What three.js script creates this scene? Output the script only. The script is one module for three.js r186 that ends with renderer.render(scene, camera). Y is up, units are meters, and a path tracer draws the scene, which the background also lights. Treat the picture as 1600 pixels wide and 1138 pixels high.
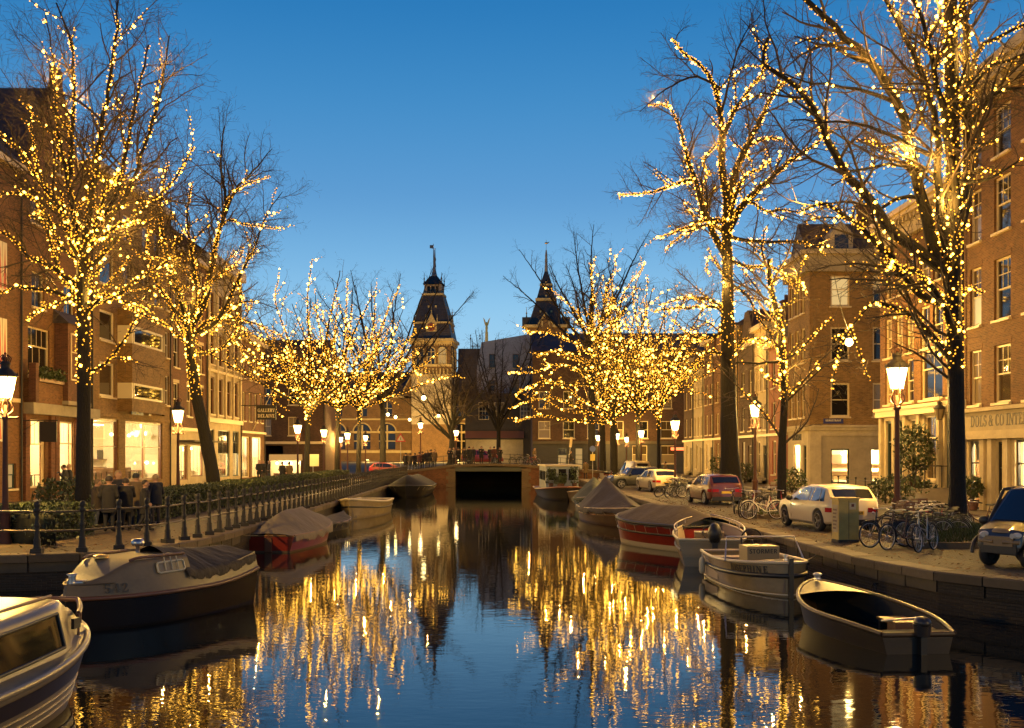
import * as THREE from 'three';
import { toCreasedNormals } from 'three/addons/utils/BufferGeometryUtils.js';
import { MarchingCubes } from 'three/addons/objects/MarchingCubes.js';
import { TextGeometry } from 'three/addons/geometries/TextGeometry.js';
import { FontLoader } from 'three/addons/loaders/FontLoader.js';
import { ImprovedNoise } from 'three/addons/math/ImprovedNoise.js';
import { Brush, Evaluator, SUBTRACTION } from 'three-bvh-csg';

// ---------- camera, sky, dusk light, exposure ----------
const F = 1750, HORIZON = 710, EYE = 2.4, WATER = -0.85;
const scene = new THREE.Scene();
const camera = new THREE.PerspectiveCamera(2 * Math.atan(569 / F) * 180 / Math.PI, 1600 / 1138, 0.1, 2000);
camera.position.set(0, EYE, 0);
camera.setViewOffset(1600, 1138, 0, 569 - HORIZON, 1600, 1138);   // shift lens: verticals stay vertical
const renderer = new THREE.WebGLRenderer({ antialias: true });
renderer.setSize(1024, 728);
renderer.shadowMap.enabled = true;
renderer.toneMapping = THREE.LinearToneMapping;
renderer.toneMappingExposure = 1.0;
{
  const W = 256, H = 256, data = new Float32Array(W * H * 4);
  const lin = (c) => (c / 255 <= 0.04045 ? c / 255 / 12.92 : Math.pow((c / 255 + 0.055) / 1.055, 2.4));
  const stops = [[-90, [20, 18, 20]], [-1, [34, 34, 40]], [0, [190, 222, 236]], [4, [168, 213, 240]], [7.3, [146, 201, 238]], [10, [120, 180, 226]], [12.8, [96, 158, 212]], [17.5, [68, 141, 200]], [22, [44, 123, 187]], [32, [30, 98, 162]], [55, [19, 66, 124]], [90, [13, 50, 98]]];
  for (let y = 0; y < H; y++) {
    const el = ((y + 0.5) / H - 0.5) * 180;
    let k = 0; while (k < stops.length - 2 && stops[k + 1][0] < el) k++;
    const t = THREE.MathUtils.clamp((el - stops[k][0]) / (stops[k + 1][0] - stops[k][0]), 0, 1);
    for (let x = 0; x < W; x++) for (let c = 0; c < 4; c++) data[(y * W + x) * 4 + c] = c === 3 ? 1 : lin(stops[k][1][c] + (stops[k + 1][1][c] - stops[k][1][c]) * t) * (0.86 - 0.14 * Math.sin((x + 0.5) / W * 2 * Math.PI - Math.PI));   // sky dimmed behind the camera to cut blue light on the boats
  }
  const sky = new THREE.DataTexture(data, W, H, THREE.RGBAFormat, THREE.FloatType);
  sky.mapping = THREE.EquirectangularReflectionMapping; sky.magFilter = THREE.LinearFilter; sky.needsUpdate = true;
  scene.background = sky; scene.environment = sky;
}
const dusk = new THREE.DirectionalLight(new THREE.Color(1, 0.85, 0.7), 0.03);
dusk.position.set(-60, 40, -120); dusk.castShadow = true; dusk.shadow.radius = 30;
Object.assign(dusk.shadow.camera, { left: -60, right: 60, top: 60, bottom: -60, near: 1, far: 400 });
scene.add(dusk);

// ---------- helpers ----------
const V = (x, y, z) => new THREE.Vector3(x, y, z);
const R = Math.PI / 180;
const rng = (s) => () => { s = (s + 0x6d2b79f5) | 0; let t = Math.imul(s ^ (s >>> 15), 1 | s); t = (t + Math.imul(t ^ (t >>> 7), 61 | t)) ^ t; return ((t ^ (t >>> 14)) >>> 0) / 4294967296; };
const at = (px, py, D) => V((px - 800) * D / F, EYE - (py - HORIZON) * D / F, -D);       // a measured direction and a distance -> a place
const xAt = (px, D) => (px - 800) * D / F;
const yAt = (py, D) => EYE - (py - HORIZON) * D / F;
const lerp = (a, b, t) => a + (b - a) * t, clamp = THREE.MathUtils.clamp;
const sstep = (a, b, x) => { const t = clamp((x - a) / (b - a), 0, 1); return t * t * (3 - 2 * t); };
const table = (pts) => (x) => { if (x <= pts[0][0]) return pts[0][1]; for (let i = 1; i < pts.length; i++) if (x <= pts[i][0]) return lerp(pts[i - 1][1], pts[i][1], (x - pts[i - 1][0]) / (pts[i][0] - pts[i - 1][0])); return pts[pts.length - 1][1]; };
const used = {};
const numbered = (n) => { const k = used[n] = (used[n] ?? -1) + 1; return k ? `${n}_${String(k).padStart(3, '0')}` : n; };

class MB {                                  // collects geometry, builds one named mesh
  constructor() { this.p = []; this.n = []; this.u = []; this.i = []; }
  get count() { return this.p.length / 3; }
  vert(x, y, z, nx, ny, nz, u, v) { this.p.push(x, y, z); this.n.push(nx, ny, nz); this.u.push(u, v); return this.p.length / 3 - 1; }
  quad(a, b, c, d, n) {                     // counter-clockwise corners, uv in metres
    const e1 = V().subVectors(b, a), e2 = V().subVectors(d, a);
    n = n || V().crossVectors(e1, e2).normalize();
    const k = this.count, w = e1.length(), h = e2.length();
    const au = Math.abs(n.y) > 0.7 ? [a.x, a.z] : Math.abs(n.x) > 0.7 ? [a.z, a.y] : [a.x, a.y];
    [[a, 0, 0], [b, w, 0], [c, w, h], [d, 0, h]].forEach(([p, u, v]) => this.vert(p.x, p.y, p.z, n.x, n.y, n.z, u + au[0], v + au[1]));
    this.i.push(k, k + 1, k + 2, k, k + 2, k + 3);
    return this;
  }
  tri(a, b, c) { const n = V().crossVectors(V().subVectors(b, a), V().subVectors(c, a)).normalize(), k = this.count; for (const p of [a, b, c]) this.vert(p.x, p.y, p.z, n.x, n.y, n.z, p.x + p.z, p.y); this.i.push(k, k + 1, k + 2); return this; }
  box(x0, y0, z0, x1, y1, z1) {
    const c = (x, y, z) => V(x, y, z);
    this.quad(c(x0, y0, z1), c(x1, y0, z1), c(x1, y1, z1), c(x0, y1, z1)); this.quad(c(x1, y0, z0), c(x0, y0, z0), c(x0, y1, z0), c(x1, y1, z0));
    this.quad(c(x1, y0, z1), c(x1, y0, z0), c(x1, y1, z0), c(x1, y1, z1)); this.quad(c(x0, y0, z0), c(x0, y0, z1), c(x0, y1, z1), c(x0, y1, z0));
    this.quad(c(x0, y1, z1), c(x1, y1, z1), c(x1, y1, z0), c(x0, y1, z0)); this.quad(c(x0, y0, z0), c(x1, y0, z0), c(x1, y0, z1), c(x0, y0, z1));
    return this;
  }
  geo(g, m) {
    const k = this.count, P = g.attributes.position, N = g.attributes.normal, U = g.attributes.uv, p = V(), n = V(), nm = m && new THREE.Matrix3().getNormalMatrix(m);
    for (let j = 0; j < P.count; j++) {
      p.fromBufferAttribute(P, j); n.fromBufferAttribute(N, j); if (m) { p.applyMatrix4(m); n.applyMatrix3(nm).normalize(); }
      this.vert(p.x, p.y, p.z, n.x, n.y, n.z, U ? U.getX(j) : 0, U ? U.getY(j) : 0);
    }
    if (g.index) for (let j = 0; j < g.index.count; j++) this.i.push(k + g.index.getX(j)); else for (let j = 0; j < P.count; j++) this.i.push(k + j);
    return this;
  }
  put(g, x = 0, y = 0, z = 0, rx = 0, ry = 0, rz = 0, s = 1) { return this.geo(g, new THREE.Matrix4().compose(V(x, y, z), new THREE.Quaternion().setFromEuler(new THREE.Euler(rx, ry, rz)), typeof s === 'number' ? V(s, s, s) : s)); }
  tube(pts, r, sides = 6, cap = true) {     // r: number or radius per point
    const k = this.count, m = pts.length, t = V(), nrm = V(), bin = V(); let len = 0;
    const rad = (j) => (typeof r === 'number' ? r : r[j]);
    for (let j = 0; j < m; j++) {
      t.subVectors(pts[Math.min(j + 1, m - 1)], pts[Math.max(j - 1, 0)]).normalize();
      if (j === 0) { nrm.set(Math.abs(t.y) > 0.9 ? 1 : 0, Math.abs(t.y) > 0.9 ? 0 : 1, 0); }
      nrm.addScaledVector(t, -nrm.dot(t)).normalize(); bin.crossVectors(t, nrm);
      if (j) len += pts[j].distanceTo(pts[j - 1]);
      for (let s = 0; s <= sides; s++) {
        const a = s / sides * Math.PI * 2, c = Math.cos(a), q = Math.sin(a), R_ = rad(j);
        const x = nrm.x * c + bin.x * q, y = nrm.y * c + bin.y * q, z = nrm.z * c + bin.z * q;
        this.vert(pts[j].x + x * R_, pts[j].y + y * R_, pts[j].z + z * R_, x, y, z, s / sides * Math.max(0.3, 6.28 * rad(0)), len);
      }
    }
    const q = sides + 1;
    for (let j = 0; j < m - 1; j++) for (let s = 0; s < sides; s++) { const a = k + j * q + s; this.i.push(a, a + 1, a + q, a + 1, a + q + 1, a + q); }
    if (cap) for (const [j, sg] of [[0, -1], [m - 1, 1]]) {
      if (rad(j) < 0.004) continue;
      const d = V().subVectors(pts[Math.min(j + 1, m - 1)], pts[Math.max(j - 1, 0)]).normalize().multiplyScalar(sg), c = this.vert(pts[j].x, pts[j].y, pts[j].z, d.x, d.y, d.z, 0, 0), base = k + j * q, r0 = this.count;
      for (let s = 0; s <= sides; s++) this.vert(this.p[(base + s) * 3], this.p[(base + s) * 3 + 1], this.p[(base + s) * 3 + 2], d.x, d.y, d.z, 0, 0);
      for (let s = 0; s < sides; s++) sg > 0 ? this.i.push(c, r0 + s, r0 + s + 1) : this.i.push(c, r0 + s + 1, r0 + s);
    }
    return this;
  }
  bar(a, b, r, sides = 6) { return this.tube([a, b], r, sides); }
  lathe(prof, seg = 12, x = 0, y = 0, z = 0) { return this.put(new THREE.LatheGeometry(prof.map(([r, h]) => new THREE.Vector2(r, h)), seg), x, y, z); }
  grid(fn, nu, nv, flip = false) {          // smooth sheet from fn(u, v)
    const k = this.count, P = [];
    for (let j = 0; j <= nv; j++) for (let i = 0; i <= nu; i++) P.push(fn(i / nu, j / nv));
    const N = P.map(() => V()), tri = [];
    for (let j = 0; j < nv; j++) for (let i = 0; i < nu; i++) { const a = j * (nu + 1) + i, b = a + 1, c = a + nu + 2, d = a + nu + 1; tri.push(...(flip ? [a, c, b, a, d, c] : [a, b, c, a, c, d])); }
    const e = V(), f = V();
    for (let j = 0; j < tri.length; j += 3) { e.subVectors(P[tri[j + 1]], P[tri[j]]); f.subVectors(P[tri[j + 2]], P[tri[j]]); e.cross(f); for (let q = 0; q < 3; q++) N[tri[j + q]].add(e); }
    let U = 0; for (let i = 0; i < nu; i++) U += P[i].distanceTo(P[i + 1]); let W = 0; for (let j = 0; j < nv; j++) W += P[j * (nu + 1)].distanceTo(P[(j + 1) * (nu + 1)]);
    P.forEach((p, j) => { const n = N[j].lengthSq() > 0 ? N[j].normalize() : V(0, 1, 0); this.vert(p.x, p.y, p.z, n.x, n.y, n.z, (j % (nu + 1)) / nu * U, Math.floor(j / (nu + 1)) / nv * W); });
    for (const t of tri) this.i.push(k + t);
    return this;
  }
  poly(pts2, y) { return this; }
  extrude(shape, depth, m, opts = {}) { return this.geo(new THREE.ExtrudeGeometry(shape, { depth, bevelEnabled: false, curveSegments: 10, ...opts }), m); }
  g() {
    const g = new THREE.BufferGeometry();
    g.setAttribute('position', new THREE.Float32BufferAttribute(this.p, 3)); g.setAttribute('normal', new THREE.Float32BufferAttribute(this.n, 3)); g.setAttribute('uv', new THREE.Float32BufferAttribute(this.u, 2)); g.setIndex(this.i);
    return g;
  }
  build(name, material, parent = scene) { return mesh(name, this.g(), material, parent); }
}
function mesh(name, g, material, parent = scene) {
  const m = new THREE.Mesh(g, material); m.name = parent === scene ? numbered(name) : name; m.castShadow = m.receiveShadow = true; parent.add(m);
  return m;
}
function tag(o, label, category, group) { o.userData.label = label; o.userData.category = category; if (group) o.userData.group = group; return o; }
function thing(name, label, category, pos = [0, 0, 0], turn = 0, group) {
  const o = new THREE.Group(); o.name = numbered(name); scene.add(o); o.position.set(...pos); o.rotation.y = turn;
  return tag(o, label, category, group);
}
function copyOf(src, label, pos, turn, group) {
  const o = src.clone(); o.name = numbered(src.name.replace(/_\d{3}$/, '')); scene.add(o); o.userData = { ...src.userData, label }; if (group) o.userData.group = group;
  o.position.set(...pos); o.rotation.set(0, turn, 0); return o;
}
const struct = (o) => { o.userData.kind = 'structure'; return o; };
const stuff = (o) => { o.userData.kind = 'stuff'; return o; };
const rect = (x0, y0, x1, y1) => { const s = new THREE.Shape(); s.moveTo(x0, y0); s.lineTo(x1, y0); s.lineTo(x1, y1); s.lineTo(x0, y1); s.closePath(); return s; };
const outline = (pts) => { const s = new THREE.Shape(); pts.forEach(([x, y], i) => (i ? s.lineTo(x, y) : s.moveTo(x, y))); s.closePath(); return s; };
const fontBold = await new FontLoader().loadAsync('fonts/droid/droid_serif_bold.typeface.json');
const fontSans = await new FontLoader().loadAsync('fonts/droid/droid_sans_bold.typeface.json');
function lettering(text, size, depth, font = fontBold) {                 // centred on its own middle, reading along +x
  const g = new TextGeometry(text, { font, size, depth, curveSegments: 4, bevelEnabled: false }); g.computeBoundingBox();
  const b = g.boundingBox; g.translate(-(b.min.x + b.max.x) / 2, -(b.min.y + b.max.y) / 2, 0); g.userData.w = b.max.x - b.min.x; return g;
}
function pointLight(x, y, z, cd, color = LAMP, radius = 2.5) {
  const l = new THREE.PointLight(new THREE.Color(...color), cd, 0, 2); l.position.set(x, y, z); l.castShadow = true; l.shadow.radius = radius; scene.add(l); return l;
}
const LAMP = [1, 0.58, 0.13], TREE = [1, 0.53, 0.09], SHOP = [1, 0.76, 0.4];

// ---------- textures ----------
const perlin = new ImprovedNoise();
const wrapNoise = (x, y, n, s) => {          // tileable noise, period n cells
  const a = x / n, f = (X, Y) => perlin.noise(X, Y, s);
  const u = x % n, v = y % n, k = u / n, l = v / n;
  return f(u, v) * (1 - k) * (1 - l) + f(u - n, v) * k * (1 - l) + f(u, v - n) * (1 - k) * l + f(u - n, v - n) * k * l;
};
function tex(size, fn, srgb = false, rx = 1, ry = 1) {
  const d = new Uint8Array(size * size * 4);
  for (let y = 0; y < size; y++) for (let x = 0; x < size; x++) {
    const c = fn(x / size, y / size, x, y), o = (y * size + x) * 4;
    if (typeof c === 'number') d[o] = d[o + 1] = d[o + 2] = clamp(c, 0, 1) * 255; else for (let k = 0; k < 3; k++) d[o + k] = clamp(c[k], 0, 1) * 255;
    d[o + 3] = 255;
  }
  const t = new THREE.DataTexture(d, size, size); t.magFilter = THREE.LinearFilter; t.minFilter = THREE.LinearMipmapLinearFilter; t.generateMipmaps = true;
  t.wrapS = t.wrapT = THREE.RepeatWrapping; t.repeat.set(rx, ry); if (srgb) t.colorSpace = THREE.SRGBColorSpace; t.needsUpdate = true; return t;
}
const again = (t, rx, ry) => { const c = t.clone(); c.repeat.set(rx, ry); c.needsUpdate = true; return c; };
const fbm = (u, v, n, s) => wrapNoise(u * n, v * n, n, s) * 0.55 + wrapNoise(u * n * 2, v * n * 2, n * 2, s + 3) * 0.28 + wrapNoise(u * n * 4, v * n * 4, n * 4, s + 7) * 0.17;
const hash = (a, b) => { const s = Math.sin(a * 127.1 + b * 311.7) * 43758.5453; return s - Math.floor(s); };
// bricks: 10 courses of 5 bricks tile a 1.1 x 0.65 m patch, 4 x 8 such = 4.4 x 5.2 m
const brickTile = (u, v) => {
  const rows = 80, cols = 20, y = v * rows, r = Math.floor(y), x = u * cols + (r % 2) * 0.5, c = ((Math.floor(x) % cols) + cols) % cols, fx = x - Math.floor(x), fy = y - r;
  const joint = Math.min(fx, 1 - fx) * 0.22 < 0.006 || Math.min(fy, 1 - fy) * 0.065 < 0.006;
  return [joint, hash(c, r), hash(c + 50, r + 9)];
};
const brickMap = tex(1024, (u, v) => { const [j, a, b] = brickTile(u, v), n = 1 + fbm(u, v, 3, 1) * 0.7 + fbm(u, v, 14, 2) * 0.3; return j ? [0.95 * n, 0.93 * n, 0.86 * n] : [(0.36 + a * 0.34) * n, (0.33 + a * 0.32 + b * 0.06) * n, (0.3 + a * 0.3 + b * 0.1) * n]; }, false, 1 / 4.4, 1 / 5.2);
const brickBump = tex(1024, (u, v) => { const [j, a] = brickTile(u, v); return j ? 0.1 : 0.7 + a * 0.25 + fbm(u, v, 40, 5) * 0.15; }, false, 1 / 4.4, 1 / 5.2);
const paveTile = (u, v) => {                 // herringbone-like street bricks
  const rows = 32, cols = 16, y = v * rows, r = Math.floor(y), x = u * cols + (r % 2) * 0.5, c = ((Math.floor(x) % cols) + cols) % cols, fx = x - Math.floor(x), fy = y - r;
  return [Math.min(fx, 1 - fx) * 2 < 0.09 || Math.min(fy, 1 - fy) < 0.09, hash(c + 3, r + 77)];
};
const paveMap = tex(1024, (u, v) => { const [j, a] = paveTile(u, v), n = 1 + fbm(u, v, 5, 9) * 0.8; return j ? 0.35 * n : (0.6 + a * 0.4) * n; }, false, 1 / 3.2, 1 / 3.2);
const paveBump = tex(512, (u, v) => { const [j, a] = paveTile(u, v); return j ? 0 : 0.75 + a * 0.25; }, false, 1 / 3.2, 1 / 3.2);
const grimeMap = tex(512, (u, v) => 0.82 + fbm(u, v, 4, 21) * 0.42 + fbm(u, v, 24, 23) * 0.2, false, 0.25, 0.25);
const grainBump = tex(512, (u, v) => 0.5 + fbm(u, v, 12, 31) * 0.6 + fbm(u, v, 60, 33) * 0.3, false, 0.8, 0.8);
const barkBump = tex(512, (u, v) => { const w = fbm(u, v, 6, 41) * 0.12; return 0.5 + Math.abs(wrapNoise((u + w) * 24, v * 6 + 0.01, 24, 43)) * 0.9 + fbm(u, v, 20, 45) * 0.35; }, false, 0.9, 0.45);
const barkMap = tex(512, (u, v) => { const g = fbm(u, v, 5, 47), k = 0.72 + Math.abs(wrapNoise(u * 24, v * 6 + 0.01, 24, 43)) * 0.7 + fbm(u, v, 16, 49) * 0.5; return [k * (1 - g * 0.3), k, k * (0.85 - g * 0.4)]; }, false, 0.9, 0.45);
const waveBump = (() => {                    // float, so that the gentle slopes of calm water are not stepped
  const n = 1024, d = new Float32Array(n * n * 4);
  for (let y = 0; y < n; y++) for (let x = 0; x < n; x++) { const u = x / n, v = y / n, h = 0.5 + fbm(u, v, 13, 53) * 0.2 + fbm(u, v, 44, 57) * 0.14, o = (y * n + x) * 4; d[o] = d[o + 1] = d[o + 2] = h; d[o + 3] = 1; }
  const t = new THREE.DataTexture(d, n, n, THREE.RGBAFormat, THREE.FloatType); t.magFilter = THREE.LinearFilter; t.wrapS = t.wrapT = THREE.RepeatWrapping; t.repeat.set(1 / 13, 1 / 8); t.needsUpdate = true; return t;
})();
const clothBump = tex(512, (u, v) => 0.5 + Math.abs(fbm(u, v, 4, 61)) * 0.9 + fbm(u, v, 10, 63) * 0.5, false, 0.6, 0.6);
const slateMap = tex(512, (u, v) => { const r = Math.floor(v * 24), c = Math.floor(u * 16 + (r % 2) * 0.5) % 16, fy = v * 24 - r; return (0.6 + hash(c, r) * 0.4) * (fy < 0.1 ? 0.5 : 1); }, false, 0.3, 0.3);

// ---------- materials ----------
const mat = (c, rough = 0.8, o = {}) => new THREE.MeshStandardMaterial({ color: new THREE.Color().setRGB(...c), roughness: rough, ...o });
const phys = (c, rough, o = {}) => new THREE.MeshPhysicalMaterial({ color: new THREE.Color().setRGB(...c), roughness: rough, ...o });
const brick = (c) => mat(c.map((k) => k * 1.12), 0.85, { map: brickMap, bumpMap: brickBump, bumpScale: 0.012 });
const plaster = (c) => mat(c.map((k) => k * 0.86), 0.75, { map: grimeMap, bumpMap: grainBump, bumpScale: 0.006 });
const emit = (c, k) => new THREE.MeshStandardMaterial({ color: 0x222222, roughness: 0.6, emissive: new THREE.Color().setRGB(...c), emissiveIntensity: k });
const MAT = {
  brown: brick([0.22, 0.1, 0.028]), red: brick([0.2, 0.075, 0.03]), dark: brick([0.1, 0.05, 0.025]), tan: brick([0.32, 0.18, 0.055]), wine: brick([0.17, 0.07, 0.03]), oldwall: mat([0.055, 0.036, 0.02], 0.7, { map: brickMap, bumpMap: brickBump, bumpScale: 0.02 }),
  cream: plaster([0.58, 0.45, 0.25]), white: plaster([0.7, 0.6, 0.42]), buff: plaster([0.44, 0.34, 0.19]), paleGrey: plaster([0.5, 0.46, 0.45]), redPlaster: plaster([0.42, 0.12, 0.05]),
  paint: mat([0.56, 0.43, 0.23], 0.5), paintWhite: mat([0.6, 0.5, 0.31], 0.45), wood: mat([0.16, 0.065, 0.03], 0.4), green: mat([0.02, 0.035, 0.025], 0.4), black: mat([0.015, 0.014, 0.013], 0.45), iron: mat([0.02, 0.016, 0.012], 0.65),
  post: mat([0.08, 0.026, 0.012], 0.7), stone: plaster([0.36, 0.29, 0.18]), darkStone: plaster([0.1, 0.075, 0.045]), coping: mat([0.135, 0.088, 0.042], 0.75, { map: grimeMap, bumpMap: grainBump, bumpScale: 0.012 }),
  slate: mat([0.06, 0.045, 0.038], 0.6, { map: slateMap }), tile: mat([0.13, 0.055, 0.035], 0.7, { map: slateMap }),
  pane: phys([0.012, 0.011, 0.01], 0.04, { ior: 1.55 }), paneNet: phys([0.2, 0.15, 0.085], 0.05, { ior: 1.5 }), paneDim: phys([0.06, 0.04, 0.02], 0.05, { ior: 1.5 }), clear: phys([1, 1, 1], 0.0, { transmission: 1, thickness: 0, ior: 1.45 }),
  curtain: emit([1, 0.66, 0.25], 0.75), litRoom: emit([1, 0.6, 0.2], 0.45),
  bark: mat([0.012, 0.008, 0.004], 0.9, { map: barkMap, bumpMap: barkBump, bumpScale: 0.05 }), twig: mat([0.05, 0.033, 0.02], 0.85), wire: mat([0.02, 0.03, 0.015], 0.6),
  pave: mat([0.05, 0.031, 0.014], 0.8, { map: paveMap, bumpMap: paveBump, bumpScale: 0.012 }), path: mat([0.085, 0.052, 0.022], 0.8, { map: paveMap, bumpMap: paveBump, bumpScale: 0.008 }), asphalt: mat([0.05, 0.046, 0.042], 0.85, { map: grimeMap, bumpMap: grainBump, bumpScale: 0.01 }),
  leaf: mat([0.045, 0.06, 0.018], 0.6, { side: THREE.DoubleSide }), grass: mat([0.06, 0.075, 0.012], 0.7, { side: THREE.DoubleSide }), soil: mat([0.04, 0.03, 0.02], 0.95),
  rubber: mat([0.012, 0.012, 0.012], 0.75), chrome: mat([0.55, 0.5, 0.45], 0.28, { metalness: 0.9 }), steel: mat([0.3, 0.28, 0.25], 0.4, { metalness: 0.7 }),
  gold: mat([0.7, 0.45, 0.12], 0.35, { metalness: 0.6 }), bulb: emit([1, 0.41, 0.025], 3), bulbBright: emit([1, 0.5, 0.06], 14), flare: emit([1, 0.78, 0.3], 12), lampGlow: emit([1, 0.78, 0.38], 40),
  lampPane: new THREE.MeshPhysicalMaterial({ color: 0xffffff, roughness: 0.02, transmission: 0.7, thickness: 0, emissive: new THREE.Color().setRGB(1, 0.66, 0.26), emissiveIntensity: 13 }),
  room: mat([0.82, 0.74, 0.52], 0.85), ceilingLamp: emit([1, 0.75, 0.4], 7),
};
// ---------- setting: ground, canal, quays, bridge ----------
const rightEdge = [[-30, 60], [0, 40], [12, 18], [15, 14.2], [18, 11.6], [21.1, 9.7], [22.6, 8.7], [24.3, 8.3], [26, 8.0], [29, 7.85], [34, 7.75], [40, 7.45], [50, 7.05], [60, 6.8], [75, 6.65], [95, 6.6], [110, 6.5]];   // [distance, x]
const leftEdge = [[-30, -70], [15, -60], [23.5, -24], [25.6, -16], [26.3, -12.6], [27, -10.4], [28.2, -9.5], [30, -8.95], [33, -8.65], [40, -8.65], [49, -8.75], [61, -8.95], [81, -9.4], [95, -9.6], [110, -9.7]];
const smooth = (pts, step) => { const c = new THREE.CatmullRomCurve3(pts.map(([d, x]) => V(x, 0, -d)), false, 'centripetal'); return c.getSpacedPoints(Math.ceil(c.getLength() / step)); };
const RE = smooth(rightEdge, 1.15), LE = smooth(leftEdge, 1.15);
{
  const s = new THREE.Shape([[-900, -300], [900, -300], [900, 900], [-900, 900]].map(([x, d]) => new THREE.Vector2(x, d)));
  const hole = new THREE.Path([...LE.map((p) => new THREE.Vector2(p.x, -p.z)), new THREE.Vector2(-9.7, 150), new THREE.Vector2(6.5, 150), ...RE.slice().reverse().map((p) => new THREE.Vector2(p.x, -p.z))]);
  s.holes.push(hole);
  struct(new MB().put(new THREE.ShapeGeometry(s), 0, -0.004, 0, -Math.PI / 2).build('ground', MAT.pave));
  const water = new THREE.PlaneGeometry(170, 240);
  const w = struct(new MB().put(water, 0, WATER, -70, -Math.PI / 2).build('water', phys([0.004, 0.007, 0.01], 0.02, { ior: 1.4, bumpMap: waveBump, bumpScale: 0.008 })));
  const uv = w.geometry.attributes.uv; for (let i = 0; i < uv.count; i++) uv.setXY(i, uv.getX(i) * 170, uv.getY(i) * 240);
  struct(new MB().box(-90, -3, -190, 90, -2.6, 50).build('canal_bed', MAT.soil));
}
struct(new MB().box(-5.65, -2.6, -122.4, 1.05, 0.71, -121.9).build('opening_shade_panel', mat([0.015, 0.011, 0.008], 0.9)));  // added near-black panel, stands in for the shade under the bridge
const offset = (P, d) => P.map((p, i) => { const t = V().subVectors(P[Math.min(i + 1, P.length - 1)], P[Math.max(i - 1, 0)]).normalize(); return V(p.x - t.z * d, p.y, p.z + t.x * d); });
function quay(name, label, P, side, from, to) {      // side: +1 land lies to +x
  const t = thing(name, label, 'quay wall');
  const inner = offset(P, side * 0.55), lip = offset(P, -side * 0.05), base = offset(P, side * 0.08);
  const wall = new MB(), r = rng(7);
  for (let i = 0; i < P.length - 1; i++) {
    if (-P[i].z < from || -P[i + 1].z > to) continue;
    const a = base[i], b = base[i + 1], q = (p, y) => V(p.x, y, p.z);
    side > 0 ? wall.quad(q(b, -2.6), q(a, -2.6), q(a, -0.14), q(b, -0.14)) : wall.quad(q(a, -2.6), q(b, -2.6), q(b, -0.14), q(a, -0.14));
  }
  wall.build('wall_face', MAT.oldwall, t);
  const copings = [MAT.coping, mat([0.11, 0.072, 0.034], 0.8, { map: grimeMap, bumpMap: grainBump, bumpScale: 0.012 }), mat([0.16, 0.108, 0.055], 0.75, { map: grimeMap, bumpMap: grainBump, bumpScale: 0.012 })];
  let n = 0;
  for (let i = 0; i < P.length - 1; i++) {
    const D = -P[i].z; if (D < from || D > to) continue;
    const gap = 0.012, m = new MB(), h = (r() - 0.5) * 0.012, y0 = -0.17, y1 = 0.02 + h, k = (p, q) => V().lerpVectors(p, q, gap), l = (p, q) => V().lerpVectors(p, q, 1 - gap), up = (p, y) => V(p.x, y, p.z);
    const A = k(lip[i], lip[i + 1]), B = l(lip[i], lip[i + 1]), C = l(inner[i], inner[i + 1]), E = k(inner[i], inner[i + 1]);
    const A2 = V().lerpVectors(A, E, 0.05), B2 = V().lerpVectors(B, C, 0.05);                       // worn, rounded front edge
    const face = (a, b, c, d) => (side > 0 ? m.quad(b, a, d, c) : m.quad(a, b, c, d));
    face(up(A, y0), up(B, y0), up(B, y1 - 0.03), up(A, y1 - 0.03)); face(up(A, y1 - 0.03), up(B, y1 - 0.03), up(B2, y1), up(A2, y1)); face(up(A2, y1), up(B2, y1), up(C, y1), up(E, y1)); face(up(B, y0), up(C, y0), up(C, y1), up(B2, y1)); face(up(E, y0), up(A, y0), up(A2, y1), up(E, y1));
    m.build('coping_stone', copings[Math.floor(r() * 3)], t); n++;
    if (D < 48) {                                                                                   // the course of large blocks below
      const s = new MB(), o2 = offset(P, side * 0.035), y = -0.18, yb = -0.4 - r() * 0.03, g2 = 0.02; const a = V().lerpVectors(o2[i], o2[i + 1], g2), b = V().lerpVectors(o2[i], o2[i + 1], 1 - g2), a3 = V().lerpVectors(base[i], base[i + 1], g2), b3 = V().lerpVectors(base[i], base[i + 1], 1 - g2);
      const f2 = (p, q, c, d) => (side > 0 ? s.quad(q, p, d, c) : s.quad(p, q, c, d));
      f2(up(a, yb), up(b, yb), up(b, y), up(a, y)); f2(up(a3, yb), up(a, yb), up(a, y), up(a3, y)); f2(up(b, yb), up(b3, yb), up(b3, y), up(b, y)); f2(up(a3, yb), up(b3, yb), up(b, yb), up(a, yb));
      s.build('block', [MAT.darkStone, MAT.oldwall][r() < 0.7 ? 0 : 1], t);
    }
  }
  return t;
}
quay('quay_wall', 'right hand brick quay wall with sandstone coping under the parked bicycles', RE, 1, 12, 109);
quay('quay_wall', 'left hand quay wall carrying the black iron railing', LE, -1, 22, 109);

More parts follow.
